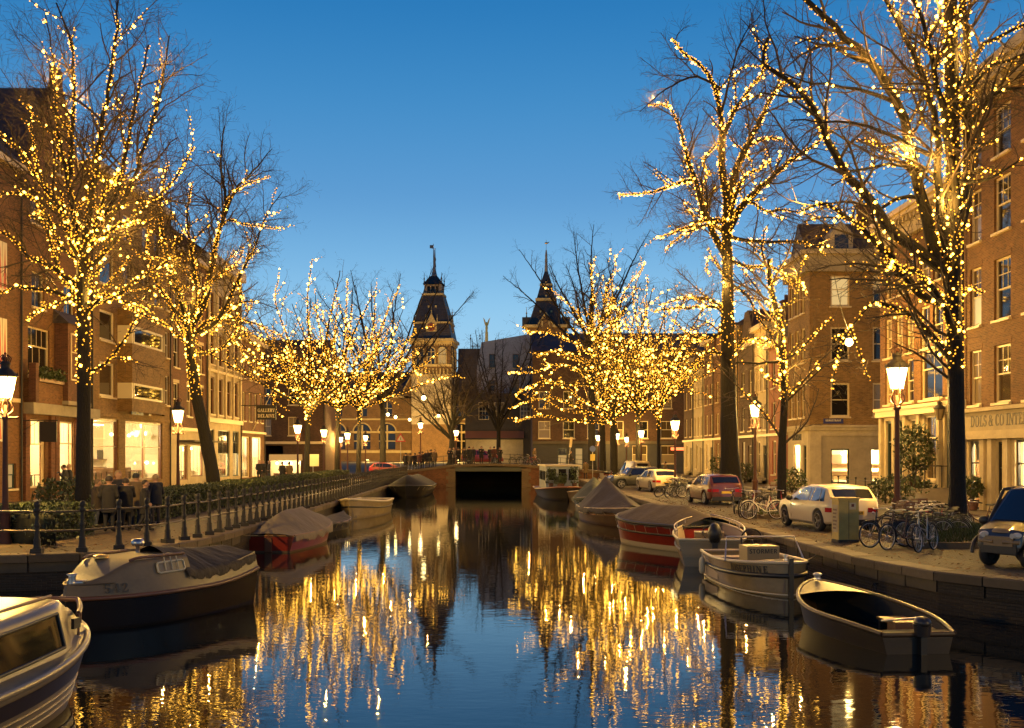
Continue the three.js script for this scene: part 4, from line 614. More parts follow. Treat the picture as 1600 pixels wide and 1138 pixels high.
      new MB().put(new THREE.CylinderGeometry(1.35, 1.35, 0.12, 24), 0, Y(514.5), dz + 0.36, Math.PI / 2).build('clock_face', mat([0.22, 0.035, 0.015], 0.5), d);
      const hands = new MB(); for (let k = 0; k < 12; k++) { const an = k * Math.PI / 6; hands.bar(V(Math.sin(an) * 1.0, Y(514.5) + Math.cos(an) * 1.0, dz + 0.45), V(Math.sin(an) * 1.3, Y(514.5) + Math.cos(an) * 1.3, dz + 0.45), 0.1, 4); } hands.bar(V(0, Y(514.5), dz + 0.47), V(0.95, Y(514.5) + 0.2, dz + 0.47), 0.11, 4).bar(V(0, Y(514.5), dz + 0.47), V(0.5, Y(514.5) - 0.55, dz + 0.47), 0.13, 4); hands.build('clock_hands', MAT.gold, d);
      const fin = new MB(); finial(fin, -1.9, Y(507), dz, 2.6); finial(fin, 1.9, Y(507), dz, 2.6); finial(fin, 0, Y(494), dz, 2.4); fin.build('finial', trim, d);
      const lu = new MB(); for (const [x, py] of [[-1.2, 480], [1.2, 480]]) { const z = lerp(5.6, 3.4, (507 - py) / 46); lu.box(x - 0.3, Y(py + 4), z - 1, x + 0.3, Y(py), z + 0.1); } place(lu.build('roof_vent', trim, T));
    }
    pyr(new MB(), Y(532.5), h + 0.3, Y(508), 5.75).build('lower_roof', slate, T); new MB().box(-6.1, Y(508.5), -6.1, 6.1, Y(506), 6.1).build('roof_cornice', trim, T);
    pyr(new MB(), Y(506), 5.75, Y(463), 3.2).build('upper_roof', slate, T); ridge(new MB(), Y(506), 5.8, Y(463), 3.25).build('ridge_trim', mat([0.14, 0.11, 0.09], 0.5), T);
    new MB().box(-3.55, Y(463.5), -3.55, 3.55, Y(460.5), 3.55).build('lantern_cornice', trim, T);
    const posts = new MB(); for (const a of [-1, 1]) for (const b of [-1, 1]) posts.box(a * 2.4 - 0.5, Y(460.4), b * 2.4 - 0.5, a * 2.4 + 0.5, Y(446), b * 2.4 + 0.5); for (const a of [0, 1, 2, 3]) { const q = new THREE.Matrix4().makeRotationY(a * Math.PI / 2); posts.geo(new MB().box(-1.9, Y(449), 2.2, 1.9, Y(446.4), 2.7).box(-0.9, Y(460), 2.3, -0.6, Y(449), 2.6).box(0.6, Y(460), 2.3, 0.9, Y(449), 2.6).g(), q); } posts.build('open_lantern', mat([0.2, 0.15, 0.11], 0.6), T);
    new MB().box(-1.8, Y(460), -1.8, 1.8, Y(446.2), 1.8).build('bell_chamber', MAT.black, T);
    pyr(new MB(), Y(446), 3.35, Y(432), 1.1).build('lantern_roof', slate, T); new MB().lathe([[1.0, 0], [0.55, 2.2], [0.3, 4.6], [0.12, 9], [0, 9]], 8, 0, Y(432), 0).build('spire', mat([0.16, 0.13, 0.12], 0.5), T);
    const sp = new MB(); finial(sp, 0.35, Y(418), 0, 6.2); sp.bar(V(-0.3, Y(418), 0), V(-0.3, Y(381), 0), 0.09, 5).box(-1.5, Y(388), -0.05, -0.35, Y(383), 0.05).bar(V(-0.9, Y(388.5), 0), V(0.5, Y(388.5), 0), 0.06, 4); for (const a of [-1, 1]) for (const b of [-1, 1]) finial(sp, a * 2.9, Y(445), b * 2.9, 3.6); sp.build('weathervane', mat([0.12, 0.1, 0.09], 0.4, { metalness: 0.4 }), T);
  }
  // right tower: three-tier pyramid
  {
    const cx = X(853.5), h = 6.2, T = thing('spire_tower', 'right museum tower with tiered pyramid roof and gilded weathervane', 'tower', [cx, 0, -D], -3 * R);
    pyr(new MB(), -0.1, h, Y(512), h).build('tower_wall', bm, T);
    for (const [a, b, o] of [[515, 511, 0.8], [532, 530, 0.4]]) new MB().box(-h - o, Y(a), -h - o, h + o, Y(b), h + o).build('cornice', trim, T);
    pyr(new MB(), Y(511), 5.6, Y(471), 3.0).build('lower_roof', slate, T); new MB().box(-3.5, Y(472), -3.5, 3.5, Y(468), 3.5).build('roof_cornice', trim, T);
    pyr(new MB(), Y(468), 3.05, Y(446.5), 1.85).build('middle_roof', slate, T); new MB().box(-2.1, Y(447.5), -2.1, 2.1, Y(444.5), 2.1).build('roof_cornice', trim, T);
    pyr(new MB(), Y(444.5), 1.9, Y(425), 0.55).build('upper_roof', slate, T); ridge(new MB(), Y(511), 5.65, Y(471), 3.05).build('ridge_trim', mat([0.14, 0.11, 0.09], 0.5), T);
    new MB().lathe([[0.6, 0], [0.42, 3], [0.5, 3.2], [0.36, 5], [0.44, 5.2], [0.2, 7.2], [0.06, 7.4], [0.05, 10.3], [0, 10.3]], 8, 0, Y(425), 0).build('spire', mat([0.3, 0.23, 0.16], 0.5), T);
    new MB().put(new THREE.SphereGeometry(0.42, 10, 8), 0, Y(380), 0, 0, 0, 0, V(1.3, 0.8, 0.5)).bar(V(0, Y(382), 0), V(0, Y(375), 0), 0.06, 4).put(new THREE.ConeGeometry(0.3, 0.9, 6), 0.75, Y(379), 0, 0, 0, -1).build('weathervane', MAT.gold, T);
    const g = new MB(); g.extrude(outline([[-2.1, Y(518)], [2.1, Y(518)], [2.1, Y(508)], [0, Y(494)], [-2.1, Y(508)]]), 2.5, new THREE.Matrix4().makeTranslation(0, 0, h - 1.4)); const d = g.build('gable_dormer', bm, T); new MB().bar(V(-2.4, Y(510), h + 1.2), V(0, Y(493), h + 1.2), 0.3).bar(V(2.4, Y(510), h + 1.2), V(0, Y(493), h + 1.2), 0.3).box(-1.4, Y(514), h + 1.11, -0.9, Y(506), h + 1.3).box(0.9, Y(514), h + 1.11, 1.4, Y(506), h + 1.3).build('gable_trim', trim, d);
    const lu = new MB(); for (const [x, py] of [[-1.8, 488], [1.8, 488], [0, 463], [0, 441]]) { const z = py > 480 ? 4.4 : py > 450 ? 2.9 : 1.8; lu.box(x - 0.3, Y(py + 3), z - 1, x + 0.3, Y(py), z + 0.15); } lu.build('roof_vent', trim, T);
    for (const k of [-1, 1]) { const c = new MB(); pyr(c, Y(514), 1.4, Y(497), 1.4); const tm = c.build('corner_turret', slate, T); tm.position.set(k * (h + 0.3), 0, h * 0.2); const f2 = new MB(); finial(f2, 0, Y(497), 0, 3.4); f2.build('finial', trim, tm); }
  }
  for (const [px, z, cd, l] of [[590, 26, 900, 'floodlight lamp on the ground before the museum arches'], [665, 42, 8000, 'floodlight lamp on the ground before the clock tower'], [725, 40, 1500, 'floodlight lamp beside the clock tower foot'], [850, 44, 4500, 'floodlight lamp before the right museum tower']]) { const f = thing('floodlight', l, 'floodlight', [X(px), 0.6, -D + z]); new MB().box(-0.5, -0.6, -0.3, 0.5, 0, 0.3).build('housing', MAT.iron, f); new MB().box(-0.4, 0.002, -0.22, 0.4, 0.08, 0.22).build('flood_lamp', MAT.flare, f); pointLight(X(px), 1.2, -D + z, cd, LAMP, 10); }
  { const a = L(714), b = L(836), m = new MB(); m.quad(V(a, Y(640), 3), V(b, Y(640), 3), V(b, Y(541), -5), V(a, Y(541), -5)).quad(V(a, Y(541), -5), V(b, Y(541), -5), V(b, Y(541), -14), V(a, Y(541), -14)).quad(V(a, Y(640), -18), V(a, Y(640), 3), V(a, Y(541), -5), V(a, Y(541), -14)); m.build('central_roof', slate, t); }
  const an = thing('roof_statue', 'small gilded winged statue on the roof between the towers', 'statue', [X(763.5), Y(535), -D + 30]);
  new MB().lathe([[0.5, -4.2], [0.45, 0], [0.3, 0.4], [0.42, 1.4], [0.25, 2.3], [0.2, 2.7], [0.18, 3.1], [0, 3.2]], 8).build('body', MAT.gold, an);
  for (const k of [-1, 1]) new MB().extrude(outline([[0, 1.6], [k * 0.5, 2.2], [k * 1.1, 4.6], [k * 0.55, 3.9], [0.05 * k, 2.6]]), 0.12, new THREE.Matrix4().makeTranslation(0, 0, -0.2)).build('wing', MAT.gold, an);
  const cr = thing('roof_crest', 'delicate iron ridge cresting with tall finials right of the clock tower', 'roof cresting', [X(741), Y(541.5), -D - 11]);
  const cm = new MB(); for (let k = -6; k <= 6; k++) cm.bar(V(k * 0.27, 0, 1), V(k * 0.27, k % 2 ? 1.5 : 2.2, 1), 0.05, 4); cm.bar(V(-1.7, 1, 1), V(1.7, 1, 1), 0.08, 4).bar(V(-1.7, 0.1, 1), V(1.7, 0.1, 1), 0.08, 4); for (const a of [-1.6, 1.6]) { cm.bar(V(a, 0, 1), V(a, 5, 1), 0.1, 5).put(new THREE.SphereGeometry(0.3, 8, 6), a, 3.6, 1).put(new THREE.SphereGeometry(0.22, 8, 6), a, 4.8, 1).bar(V(a * 0.6, 0, 1), V(a * 0.6, 3.6, 1), 0.08, 5); } cm.build('cresting', MAT.iron, cr);
}
// ---------- trees and their strings of lights ----------
function makeTree({ name = 'tree', label, D, seed, limbs, twig = 1, litSub = 0.28, lights, glow = 0, twigDensity = 1, subLit = 9 }) {
  const r = rng(seed), root = at(limbs[0].p[limbs[0].p.length - 1][0], HORIZON, D), t = thing(name, label, 'tree', [xAt(limbs[0].p[0][0], D), 0, -D]);
  const org = t.position, twigs = new MB(), bulbs = [], strands = [], placed = [];
  const curveOf = (pts) => new THREE.CatmullRomCurve3(pts, false, 'centripetal');
  const bulbsAlong = (pts, rad, density) => {
    const c = curveOf(pts), L = c.getLength(), n = Math.floor(L * density); let a = r() * 6; const line = [], tan = V(), nn = V(), bb = V();
    for (let i = 0; i < n; i++) {
      const u = clamp((i + r() * 1.6 - 0.3) / n, 0, 1); c.getPointAt(clamp(u, 0, 1), nn); const p = nn.clone(); c.getTangentAt(clamp(u, 0, 1), tan);
      nn.set(0.3, 0.1, 1).addScaledVector(tan, -tan.dot(V(0.3, 0.1, 1))).normalize(); bb.crossVectors(tan, nn); a += 1.2 + r() * 4;
      const R_ = rad(u) + 0.02 + r() * r() * 0.08; p.addScaledVector(nn, Math.cos(a) * R_).addScaledVector(bb, Math.sin(a) * R_); line.push(p); bulbs.push(p);
    }
    if (line.length > 1) strands.push(line);
  };
  const shoot = (curve, L, ra, rb, level, lit) => {
    const n = Math.max(2, Math.round(L * [0, 2.5, 4.4, 4.2][level] * twigDensity)), tan = V(), rnd = V();
    for (let i = 0; i < n; i++) {
      const u = level === 1 ? 0.22 + 0.78 * (i + r()) / n : 0.12 + 0.88 * (i + r()) / n, s = curve.getPointAt(clamp(u, 0, 0.995)); curve.getTangentAt(clamp(u, 0, 0.995), tan);
      rnd.set(r() - 0.5, r() - 0.5, r() - 0.5).normalize(); rnd.addScaledVector(tan, -rnd.dot(tan)).normalize();
      const dir = tan.clone().multiplyScalar(0.55 + r() * 0.3).addScaledVector(rnd, 0.75).add(V(0, level === 1 ? 0.1 : 0.06, 0)).normalize();
      const len = Math.max(0.35, L * [0, 0.47, 0.5, 0.5][level] * (0.5 + r() * 0.8) * (1.15 - u * 0.6)); if (len < 0.3) continue;
      const r0 = Math.min(lerp(ra, rb, u) * 0.55, [0, 0.055, 0.024, 0.013][level] * twig), r1 = level === 3 ? 0.006 * twig : r0 * 0.35, pts = [s.clone()], p = s.clone(), d = dir.clone(), m = level === 1 ? 6 : level === 2 ? 4 : 2;
      for (let k = 1; k <= m; k++) { d.add(V((r() - 0.5) * 0.5, (r() - 0.5) * 0.5 + (level === 1 ? 0.02 : 0.0), (r() - 0.5) * 0.5)).normalize(); p.addScaledVector(d, len / m); pts.push(p.clone()); }
      twigs.tube(pts, pts.map((_, k) => lerp(r0, r1, k / m)), level === 1 ? 5 : 3, false);
      const c = curveOf(pts);
      if (level < 3) shoot(c, len, r0, r1, level + 1, lit);
      if (level === 1 && lit && r() < litSub && len > 0.8) bulbsAlong(pts.slice(0, 5), () => r0, subLit * (lights ?? 1));
    }
  };
  const rest = [];
  limbs.forEach((l, k) => {
    let dz0 = 0, start = null;
    if (k) { let best = 1e9; for (const q of placed) { const d = (q.px - l.p[0][0]) ** 2 + (q.py - l.p[0][1]) ** 2; if (d < best) { best = d; dz0 = q.dz; start = q; } } if (best > 40 * 40) dz0 = 0; }
    const len = l.p.reduce((s, p, i) => (i ? s + Math.hypot(p[0] - l.p[i - 1][0], p[1] - l.p[i - 1][1]) : 0), 0) * D / F;
    const dz = l.dz ?? (k ? (r() - 0.5) * 0.9 * len : 0), pts = [], n = l.p.length;
    l.p.forEach(([px, py], i) => { if (k && i === 0 && start) { px = start.px; py = start.py; } const z = dz0 + dz * (n > 1 ? i / (n - 1) : 0), p = at(px, py, D + z); p.sub(V(org.x, 0, org.z)); pts.push(p); });
    const fine = curveOf(pts), L = fine.getLength(), m = Math.max(6, Math.round(L * 2.2)), P = fine.getSpacedPoints(m);
    P.forEach((p, i) => { if (i && k) { const q = Math.min(1, i / 3) * 0.05; p.x += perlin.noise(i * 0.7, seed, k) * q * 2; p.y += perlin.noise(i * 0.7, seed + 9, k) * q * 2; p.z += perlin.noise(i * 0.7, seed + 5, k) * q * 2; } });
    for (let i = 0; i <= 20; i++) { const u = i / 20, pp = fine.getPointAt(u), dd = -(pp.z + org.z); placed.push({ px: 800 + (pp.x + org.x) * F / dd, py: HORIZON - (pp.y - EYE) * F / dd, dz: dd - D }); }
    const rad = (u) => { const b = lerp(l.r0, l.r1, Math.pow(u, 0.85)); return k === 0 && u < 0.1 ? b * (1 + 0.5 * (1 - u / 0.1) ** 2) : b; };
    const wood = new MB(); wood.tube(P, P.map((_, i) => rad(i / m) * (k ? 1 : 1 + perlin.noise(i * 0.4, seed, 1) * 0.1)), k ? 8 : 14); wood.build(k ? 'branch' : 'trunk', MAT.bark, t);
    if (l.lit !== 0) { const a = l.from ?? 0, b = l.to ?? 1, sub = P.slice(Math.floor(a * m), Math.ceil(b * m) + 1); if (sub.length > 1) bulbsAlong(sub, (u) => rad(lerp(a, b, u)), (l.lit ?? 11) * (D < 70 ? 1.8 : 1.15) * (lights ?? 1)); }
    rest.push([curveOf(P), L, l, k]);
  });
  for (const [c, L, l, k] of rest) if (k || l.twigs) shoot(c, Math.min(L, 7), l.r0, l.r1, 1, l.lit !== 0 && lights !== 0);
  if (twigs.count) stuff(twigs.build('twigs', MAT.twig, t));
  if (bulbs.length && lights !== 0) {
    const s = thing('string_lights', `warm string lights wound through the branches of ${spec[seed]}`, 'string lights', org.toArray());
    const bm = new MB(), bb2 = new MB(), wm = new MB(), g0 = new THREE.OctahedronGeometry(1, 0), base = 0.0185 + 0.0004 * D;
    for (const p of bulbs) { const q = r(), k = q < 0.04 ? 2.2 : q < 0.11 ? 1.5 : 0.6 + r() * 0.55; (q < 0.11 ? bb2 : bm).put(g0, p.x, p.y, p.z, r() * 3, r() * 3, 0, base * k); }
    for (const line of strands) wm.tube(line, 0.006, 3, false);
    stuff(bm.build('bulbs', MAT.bulb, s)); stuff(bb2.build('bright_bulbs', MAT.bulbBright, s)); wm.build('cable', MAT.wire, s);
    const step = Math.floor(bulbs.length / (glow * 2 || 1)); glow *= 2; for (let i = 0; i < glow; i++) { const p = bulbs[Math.floor((i + 0.5) * step)], an = i * 2.4; pointLight(p.x + org.x + Math.cos(an) * 0.8, p.y + 0.2, p.z + org.z + Math.sin(an) * 0.8, TREECD, TREE, 1.2); }
  }
  return t;
}
const TREECD = 18;
const spec = {};
const twiggy = (l) => ({ ...l });
spec[11] = 'the large left foreground tree';
makeTree({ label: 'tall bare tree at the left edge with lit upright limbs before the shops', D: 42, seed: 11, glow: 7, twigDensity: 0.95, limbs: [
  { p: [[130, 814], [130, 700], [131, 600], [130, 520], [128, 440], [129, 390]], r0: 0.3, r1: 0.2, lit: 20, from: 0.53 },
  { p: [[128, 430], [118, 350], [108, 290], [113, 200], [115, 110], [108, 58], [88, 5]], r0: 0.14, r1: 0.03, to: 0.86, dz: 1 }, { p: [[129, 400], [140, 330], [150, 260], [160, 190], [172, 120], [182, 45], [185, -20]], r0: 0.15, r1: 0.03, to: 0.88, dz: -1.5 },
  { p: [[129, 392], [175, 320], [200, 220], [214, 150], [232, 70]], r0: 0.13, r1: 0.03, dz: 2, lit: 7 }, { p: [[130, 392], [200, 300], [225, 230], [247, 160], [265, 55]], r0: 0.12, r1: 0.025, to: 0.65, lit: 7 },
  { p: [[130, 425], [175, 380], [215, 330], [255, 300], [275, 275], [302, 232]], r0: 0.1, r1: 0.02, dz: -2 }, { p: [[128, 405], [95, 330], [60, 280], [25, 230], [-25, 190]], r0: 0.13, r1: 0.04 }, { p: [[129, 450], [85, 420], [45, 400], [15, 370], [-20, 352]], r0: 0.1, r1: 0.03 },
  { p: [[130, 478], [80, 455], [40, 450], [-15, 458]], r0: 0.09, r1: 0.03 }, { p: [[110, 310], [95, 230], [86, 160], [83, 92], [70, 20]], r0: 0.07, r1: 0.02, to: 0.75, lit: 8 }, { p: [[60, 280], [50, 215], [52, 178]], r0: 0.05, r1: 0.02 }, { p: [[131, 482], [170, 470], [210, 440], [240, 420], [285, 398]], r0: 0.09, r1: 0.02 },
  { p: [[131, 585], [155, 575], [185, 545], [205, 510], [232, 480], [252, 476]], r0: 0.06, r1: 0.02, lit: 8 }, { p: [[130, 500], [165, 460], [200, 475], [240, 488]], r0: 0.06, r1: 0.02 }, { p: [[128, 420], [90, 380], [70, 330], [30, 300], [-10, 310]], r0: 0.08, r1: 0.02 }, { p: [[129, 400], [160, 370], [190, 350], [230, 345]], r0: 0.08, r1: 0.02, dz: -3 }, { p: [[129, 410], [110, 380], [100, 340], [95, 300]], r0: 0.09, r1: 0.03, dz: -3.5 }, { p: [[130, 400], [150, 350], [165, 300], [190, 265]], r0: 0.09, r1: 0.02, dz: -4 }, { p: [[130, 430], [150, 460], [180, 430], [205, 400]], r0: 0.07, r1: 0.02, dz: 2.5 }, { p: [[129, 400], [115, 360], [135, 310], [160, 330]], r0: 0.07, r1: 0.02, dz: 2.5 }, { p: [[128, 440], [100, 470], [70, 480], [40, 500]], r0: 0.06, r1: 0.02, dz: -2 }, { p: [[130, 440], [155, 420], [165, 380], [170, 340]], r0: 0.08, r1: 0.02, dz: 3.5 }, { p: [[129, 460], [100, 440], [70, 350], [60, 320]], r0: 0.08, r1: 0.02, dz: 3.5 }] });
spec[12] = 'the leaning second tree on the left';
makeTree({ label: 'leaning bare tree with a crooked trunk behind the second left lamp', D: 60, seed: 12, glow: 6, limbs: [
  { p: [[337, 782], [330, 730], [318, 670], [305, 610], [299, 560], [296, 515]], r0: 0.4, r1: 0.24, lit: 20, from: 0.62 },
  { p: [[297, 535], [285, 480], [270, 430], [255, 380], [250, 330], [262, 252]], r0: 0.16, r1: 0.03 }, { p: [[298, 520], [320, 470], [330, 420], [340, 370], [352, 320], [345, 260], [350, 198]], r0: 0.2, r1: 0.03, to: 0.5, dz: 2 }, { p: [[342, 335], [368, 298], [395, 268], [425, 232]], r0: 0.12, r1: 0.02, lit: 0 }, { p: [[336, 345], [355, 315], [380, 290], [423, 275]], r0: 0.08, r1: 0.02 },
  { p: [[330, 400], [350, 345], [380, 350], [440, 358]], r0: 0.08, r1: 0.02 }, { p: [[298, 528], [340, 500], [370, 440], [400, 380], [412, 345], [440, 300]], r0: 0.14, r1: 0.02, lit: 7, to: 0.6 }, { p: [[370, 440], [376, 470], [345, 500], [330, 525]], r0: 0.05, r1: 0.02 }, { p: [[298, 525], [330, 500], [380, 500], [440, 525]], r0: 0.1, r1: 0.02 }, { p: [[300, 545], [260, 510], [220, 490], [190, 478]], r0: 0.1, r1: 0.02 },
  { p: [[297, 520], [262, 470], [240, 430], [230, 390], [236, 335]], r0: 0.12, r1: 0.02 }, { p: [[297, 516], [305, 460], [300, 400], [292, 335], [300, 285]], r0: 0.16, r1: 0.03, dz: -2 }, { p: [[299, 500], [330, 440], [372, 408], [380, 385]], r0: 0.09, r1: 0.02 }, { p: [[296, 515], [280, 450], [260, 410], [215, 400]], r0: 0.1, r1: 0.02, dz: -3 }, { p: [[300, 560], [345, 545], [375, 510], [395, 470]], r0: 0.08, r1: 0.02, dz: 3 }, { p: [[298, 540], [275, 500], [250, 450], [205, 455]], r0: 0.08, r1: 0.02, dz: 3 }] });
// right bank
spec[13] = 'the nearest right hand tree';
makeTree({ label: 'huge bare tree with several trunks in the grassy bed near the microcar', D: 32.3, seed: 13, glow: 8, twigDensity: 0.85, limbs: [
  { p: [[1497, 846], [1495, 700], [1493, 560], [1490, 480], [1489, 400], [1490, 300], [1488, 150], [1485, 0], [1485, -90]], r0: 0.25, r1: 0.18, lit: 26, from: 0.3, twigs: 1 },
  { p: [[1489, 430], [1462, 390], [1443, 319], [1426, 252], [1405, 165], [1365, 101], [1312, 49], [1255, -5]], r0: 0.2, r1: 0.08, lit: 8, dz: 1.5 }, { p: [[1478, 420], [1470, 340], [1466, 261], [1460, 174], [1440, 116], [1420, 67], [1400, 29], [1380, -10]], r0: 0.15, r1: 0.06, lit: 10, dz: -1 }, { p: [[1489, 300], [1480, 220], [1475, 174], [1463, 130], [1455, 87], [1443, 35], [1424, -10]], r0: 0.12, r1: 0.05, lit: 9 },
  { p: [[1491, 400], [1510, 310], [1512, 200], [1511, 120], [1508, 40], [1500, -40]], r0: 0.18, r1: 0.1, lit: 16, dz: 0.8 }, { p: [[1405, 165], [1379, 151], [1336, 139], [1283, 132], [1225, 118]], r0: 0.08, r1: 0.02, lit: 0 }, { p: [[1455, 258], [1431, 232], [1402, 215], [1365, 200], [1315, 191], [1235, 188]], r0: 0.08, r1: 0.02, lit: 0 }, { p: [[1426, 267], [1385, 258], [1339, 267], [1300, 290]], r0: 0.06, r1: 0.02, lit: 3 },
  { p: [[1426, 250], [1414, 232], [1379, 229], [1341, 216]], r0: 0.05, r1: 0.02, lit: 12 }, { p: [[1488, 560], [1459, 530], [1434, 502], [1403, 482], [1366, 471]], r0: 0.14, r1: 0.05, lit: 14 }, { p: [[1489, 445], [1465, 415], [1437, 392], [1409, 373], [1386, 353], [1365, 319], [1321, 270], [1295, 220], [1275, 177], [1246, 136], [1207, 110], [1192, 101], [1200, 60]], r0: 0.2, r1: 0.05, lit: 11, dz: 2 },
  { p: [[1489, 490], [1450, 468], [1417, 437], [1397, 406], [1375, 387], [1350, 359], [1313, 333], [1285, 318], [1252, 330]], r0: 0.15, r1: 0.03, lit: 11, dz: -2 }, { p: [[1508, 230], [1540, 225], [1560, 218]], r0: 0.05, r1: 0.02 }, { p: [[1510, 270], [1540, 265], [1565, 272]], r0: 0.05, r1: 0.02 }, { p: [[1500, 452], [1520, 450], [1536, 458]], r0: 0.05, r1: 0.02, lit: 18 }, { p: [[1500, 160], [1530, 75], [1560, 58], [1600, 38]], r0: 0.1, r1: 0.04, lit: 12 }, { p: [[1490, 300], [1545, 280], [1600, 245]], r0: 0.07, r1: 0.02, lit: 3, dz: -2 },
  { p: [[1500, 200], [1550, 150], [1620, 130]], r0: 0.08, r1: 0.03, lit: 2 }, { p: [[1440, 300], [1400, 310], [1350, 345], [1300, 340], [1255, 345]], r0: 0.07, r1: 0.02, lit: 6, dz: 3 }, { p: [[1490, 520], [1470, 470], [1440, 430], [1410, 420], [1380, 400]], r0: 0.12, r1: 0.03, lit: 14, dz: -3 }, { p: [[1365, 100], [1330, 90], [1280, 60], [1240, 70]], r0: 0.06, r1: 0.02, lit: 5 }, { p: [[1365, 470], [1335, 505], [1315, 540], [1305, 575], [1300, 610]], r0: 0.025, r1: 0.01, lit: 7 }, { p: [[1330, 510], [1345, 555], [1358, 595]], r0: 0.02, r1: 0.01, lit: 8 }, { p: [[1470, 100], [1500, 20], [1520, -40]], r0: 0.08, r1: 0.03, lit: 12 }, { p: [[1443, 60], [1470, 20], [1450, -40]], r0: 0.06, r1: 0.03, lit: 14 }, { p: [[1488, 180], [1540, 110], [1580, 90], [1630, 80]], r0: 0.07, r1: 0.03, lit: 8 }] });
spec[14] = 'the thick old elm on the right bank';
makeTree({ label: 'thick old bare elm standing behind the red and white bicycles', D: 59, seed: 14, glow: 8, twigDensity: 1.05, limbs: [
  { p: [[1143, 784], [1140, 700], [1138, 600], [1137, 500], [1137, 420], [1135, 350], [1137, 319], [1128, 261], [1128, 203], [1123, 162], [1114, 130], [1097, 104], [1070, 84], [1050, 60]], r0: 0.56, r1: 0.05, lit: 18, from: 0.32, dz: 1, twigs: 1 },
  { p: [[1138, 345], [1143, 305], [1146, 278], [1169, 226], [1189, 186], [1210, 145], [1232, 125]], r0: 0.28, r1: 0.05, lit: 14 }, { p: [[1128, 200], [1149, 171], [1172, 139], [1192, 110], [1200, 90]], r0: 0.14, r1: 0.04 }, { p: [[1138, 360], [1160, 322], [1192, 290], [1224, 261], [1247, 243], [1273, 226], [1297, 200]], r0: 0.22, r1: 0.04, lit: 16 },
  { p: [[1136, 420], [1115, 365], [1097, 322], [1088, 284], [1073, 243], [1065, 209], [1053, 177], [1040, 157]], r0: 0.2, r1: 0.04, lit: 12 }, { p: [[1085, 286], [1050, 290], [1015, 301], [966, 305]], r0: 0.1, r1: 0.02, lit: 18 }, { p: [[1050, 170], [1036, 164], [1012, 163]], r0: 0.05, r1: 0.02, lit: 16 }, { p: [[1137, 345], [1097, 345], [1066, 359], [1027, 372]], r0: 0.12, r1: 0.02, lit: 18 }, { p: [[1130, 352], [1100, 352], [1060, 372], [1038, 392]], r0: 0.09, r1: 0.02, lit: 16 },
  { p: [[1135, 480], [1097, 466], [1061, 467], [1030, 478]], r0: 0.1, r1: 0.02, lit: 12 }, { p: [[1135, 492], [1097, 480], [1064, 481], [1022, 486]], r0: 0.1, r1: 0.02, lit: 10 }, { p: [[1137, 380], [1154, 374], [1193, 378], [1255, 378], [1300, 388]], r0: 0.12, r1: 0.03, lit: 5, dz: -3 }, { p: [[1140, 340], [1165, 314], [1199, 331], [1227, 328], [1280, 340]], r0: 0.1, r1: 0.03, lit: 10 }, { p: [[1138, 400], [1173, 418], [1201, 415], [1221, 426], [1240, 448]], r0: 0.1, r1: 0.02, lit: 16 },
  { p: [[1138, 430], [1165, 460], [1187, 499], [1210, 528]], r0: 0.1, r1: 0.02, lit: 6 }, { p: [[1137, 535], [1097, 530], [1070, 517], [1048, 498]], r0: 0.1, r1: 0.02, lit: 9 }, { p: [[1138, 540], [1165, 530], [1207, 543]], r0: 0.08, r1: 0.02, lit: 16 }, { p: [[1137, 556], [1108, 550], [1080, 575], [1055, 600]], r0: 0.08, r1: 0.02, lit: 9 }, { p: [[1128, 230], [1107, 240], [1098, 250], [1110, 275]], r0: 0.06, r1: 0.02, lit: 14 }, { p: [[1168, 226], [1190, 218], [1215, 216], [1245, 235]], r0: 0.09, r1: 0.02, lit: 14 }, { p: [[1128, 140], [1160, 106], [1190, 104]], r0: 0.06, r1: 0.02, lit: 8 }, { p: [[1137, 430], [1110, 400], [1105, 430], [1112, 430]], r0: 0.05, r1: 0.02, lit: 14 }, { p: [[1137, 340], [1160, 280], [1185, 265], [1205, 250]], r0: 0.12, r1: 0.03, lit: 12, dz: -4 }, { p: [[1137, 380], [1110, 345], [1098, 300], [1105, 270]], r0: 0.12, r1: 0.03, lit: 12, dz: 4 }, { p: [[1116, 132], [1090, 120], [1040, 140], [1000, 175]], r0: 0.08, r1: 0.02, lit: 0 }, { p: [[1128, 190], [1160, 60], [1190, 20]], r0: 0.08, r1: 0.02, lit: 0 }] });
spec[15] = 'the slim tree beside the white car';
makeTree({ label: 'slim dark tree growing from the bed in front of the white car', D: 44, seed: 15, glow: 4, twigDensity: 0.8, limbs: [
  { p: [[1222, 806], [1222, 700], [1226, 620], [1222, 560], [1220, 520], [1212, 480], [1203, 440], [1202, 405]], r0: 0.2, r1: 0.08, lit: 26, from: 0.46, twigs: 1 },
  { p: [[1204, 440], [1225, 430], [1250, 440], [1262, 462]], r0: 0.05, r1: 0.02, lit: 14 }, { p: [[1224, 562], [1250, 548], [1278, 515], [1303, 498]], r0: 0.05, r1: 0.015, lit: 7 }, { p: [[1218, 505], [1196, 470], [1175, 440], [1160, 420]], r0: 0.06, r1: 0.02, lit: 8 }, { p: [[1222, 570], [1190, 568], [1150, 566]], r0: 0.06, r1: 0.03, lit: 2 }, { p: [[1221, 540], [1195, 530], [1165, 535]], r0: 0.05, r1: 0.02, lit: 16 }, { p: [[1222, 600], [1200, 590], [1190, 580]], r0: 0.04, r1: 0.02, lit: 10 }, { p: [[1203, 430], [1190, 390], [1200, 350]], r0: 0.05, r1: 0.02, lit: 8 }, { p: [[1212, 480], [1240, 470], [1250, 420], [1262, 400]], r0: 0.05, r1: 0.02, lit: 8, dz: -2 }] });
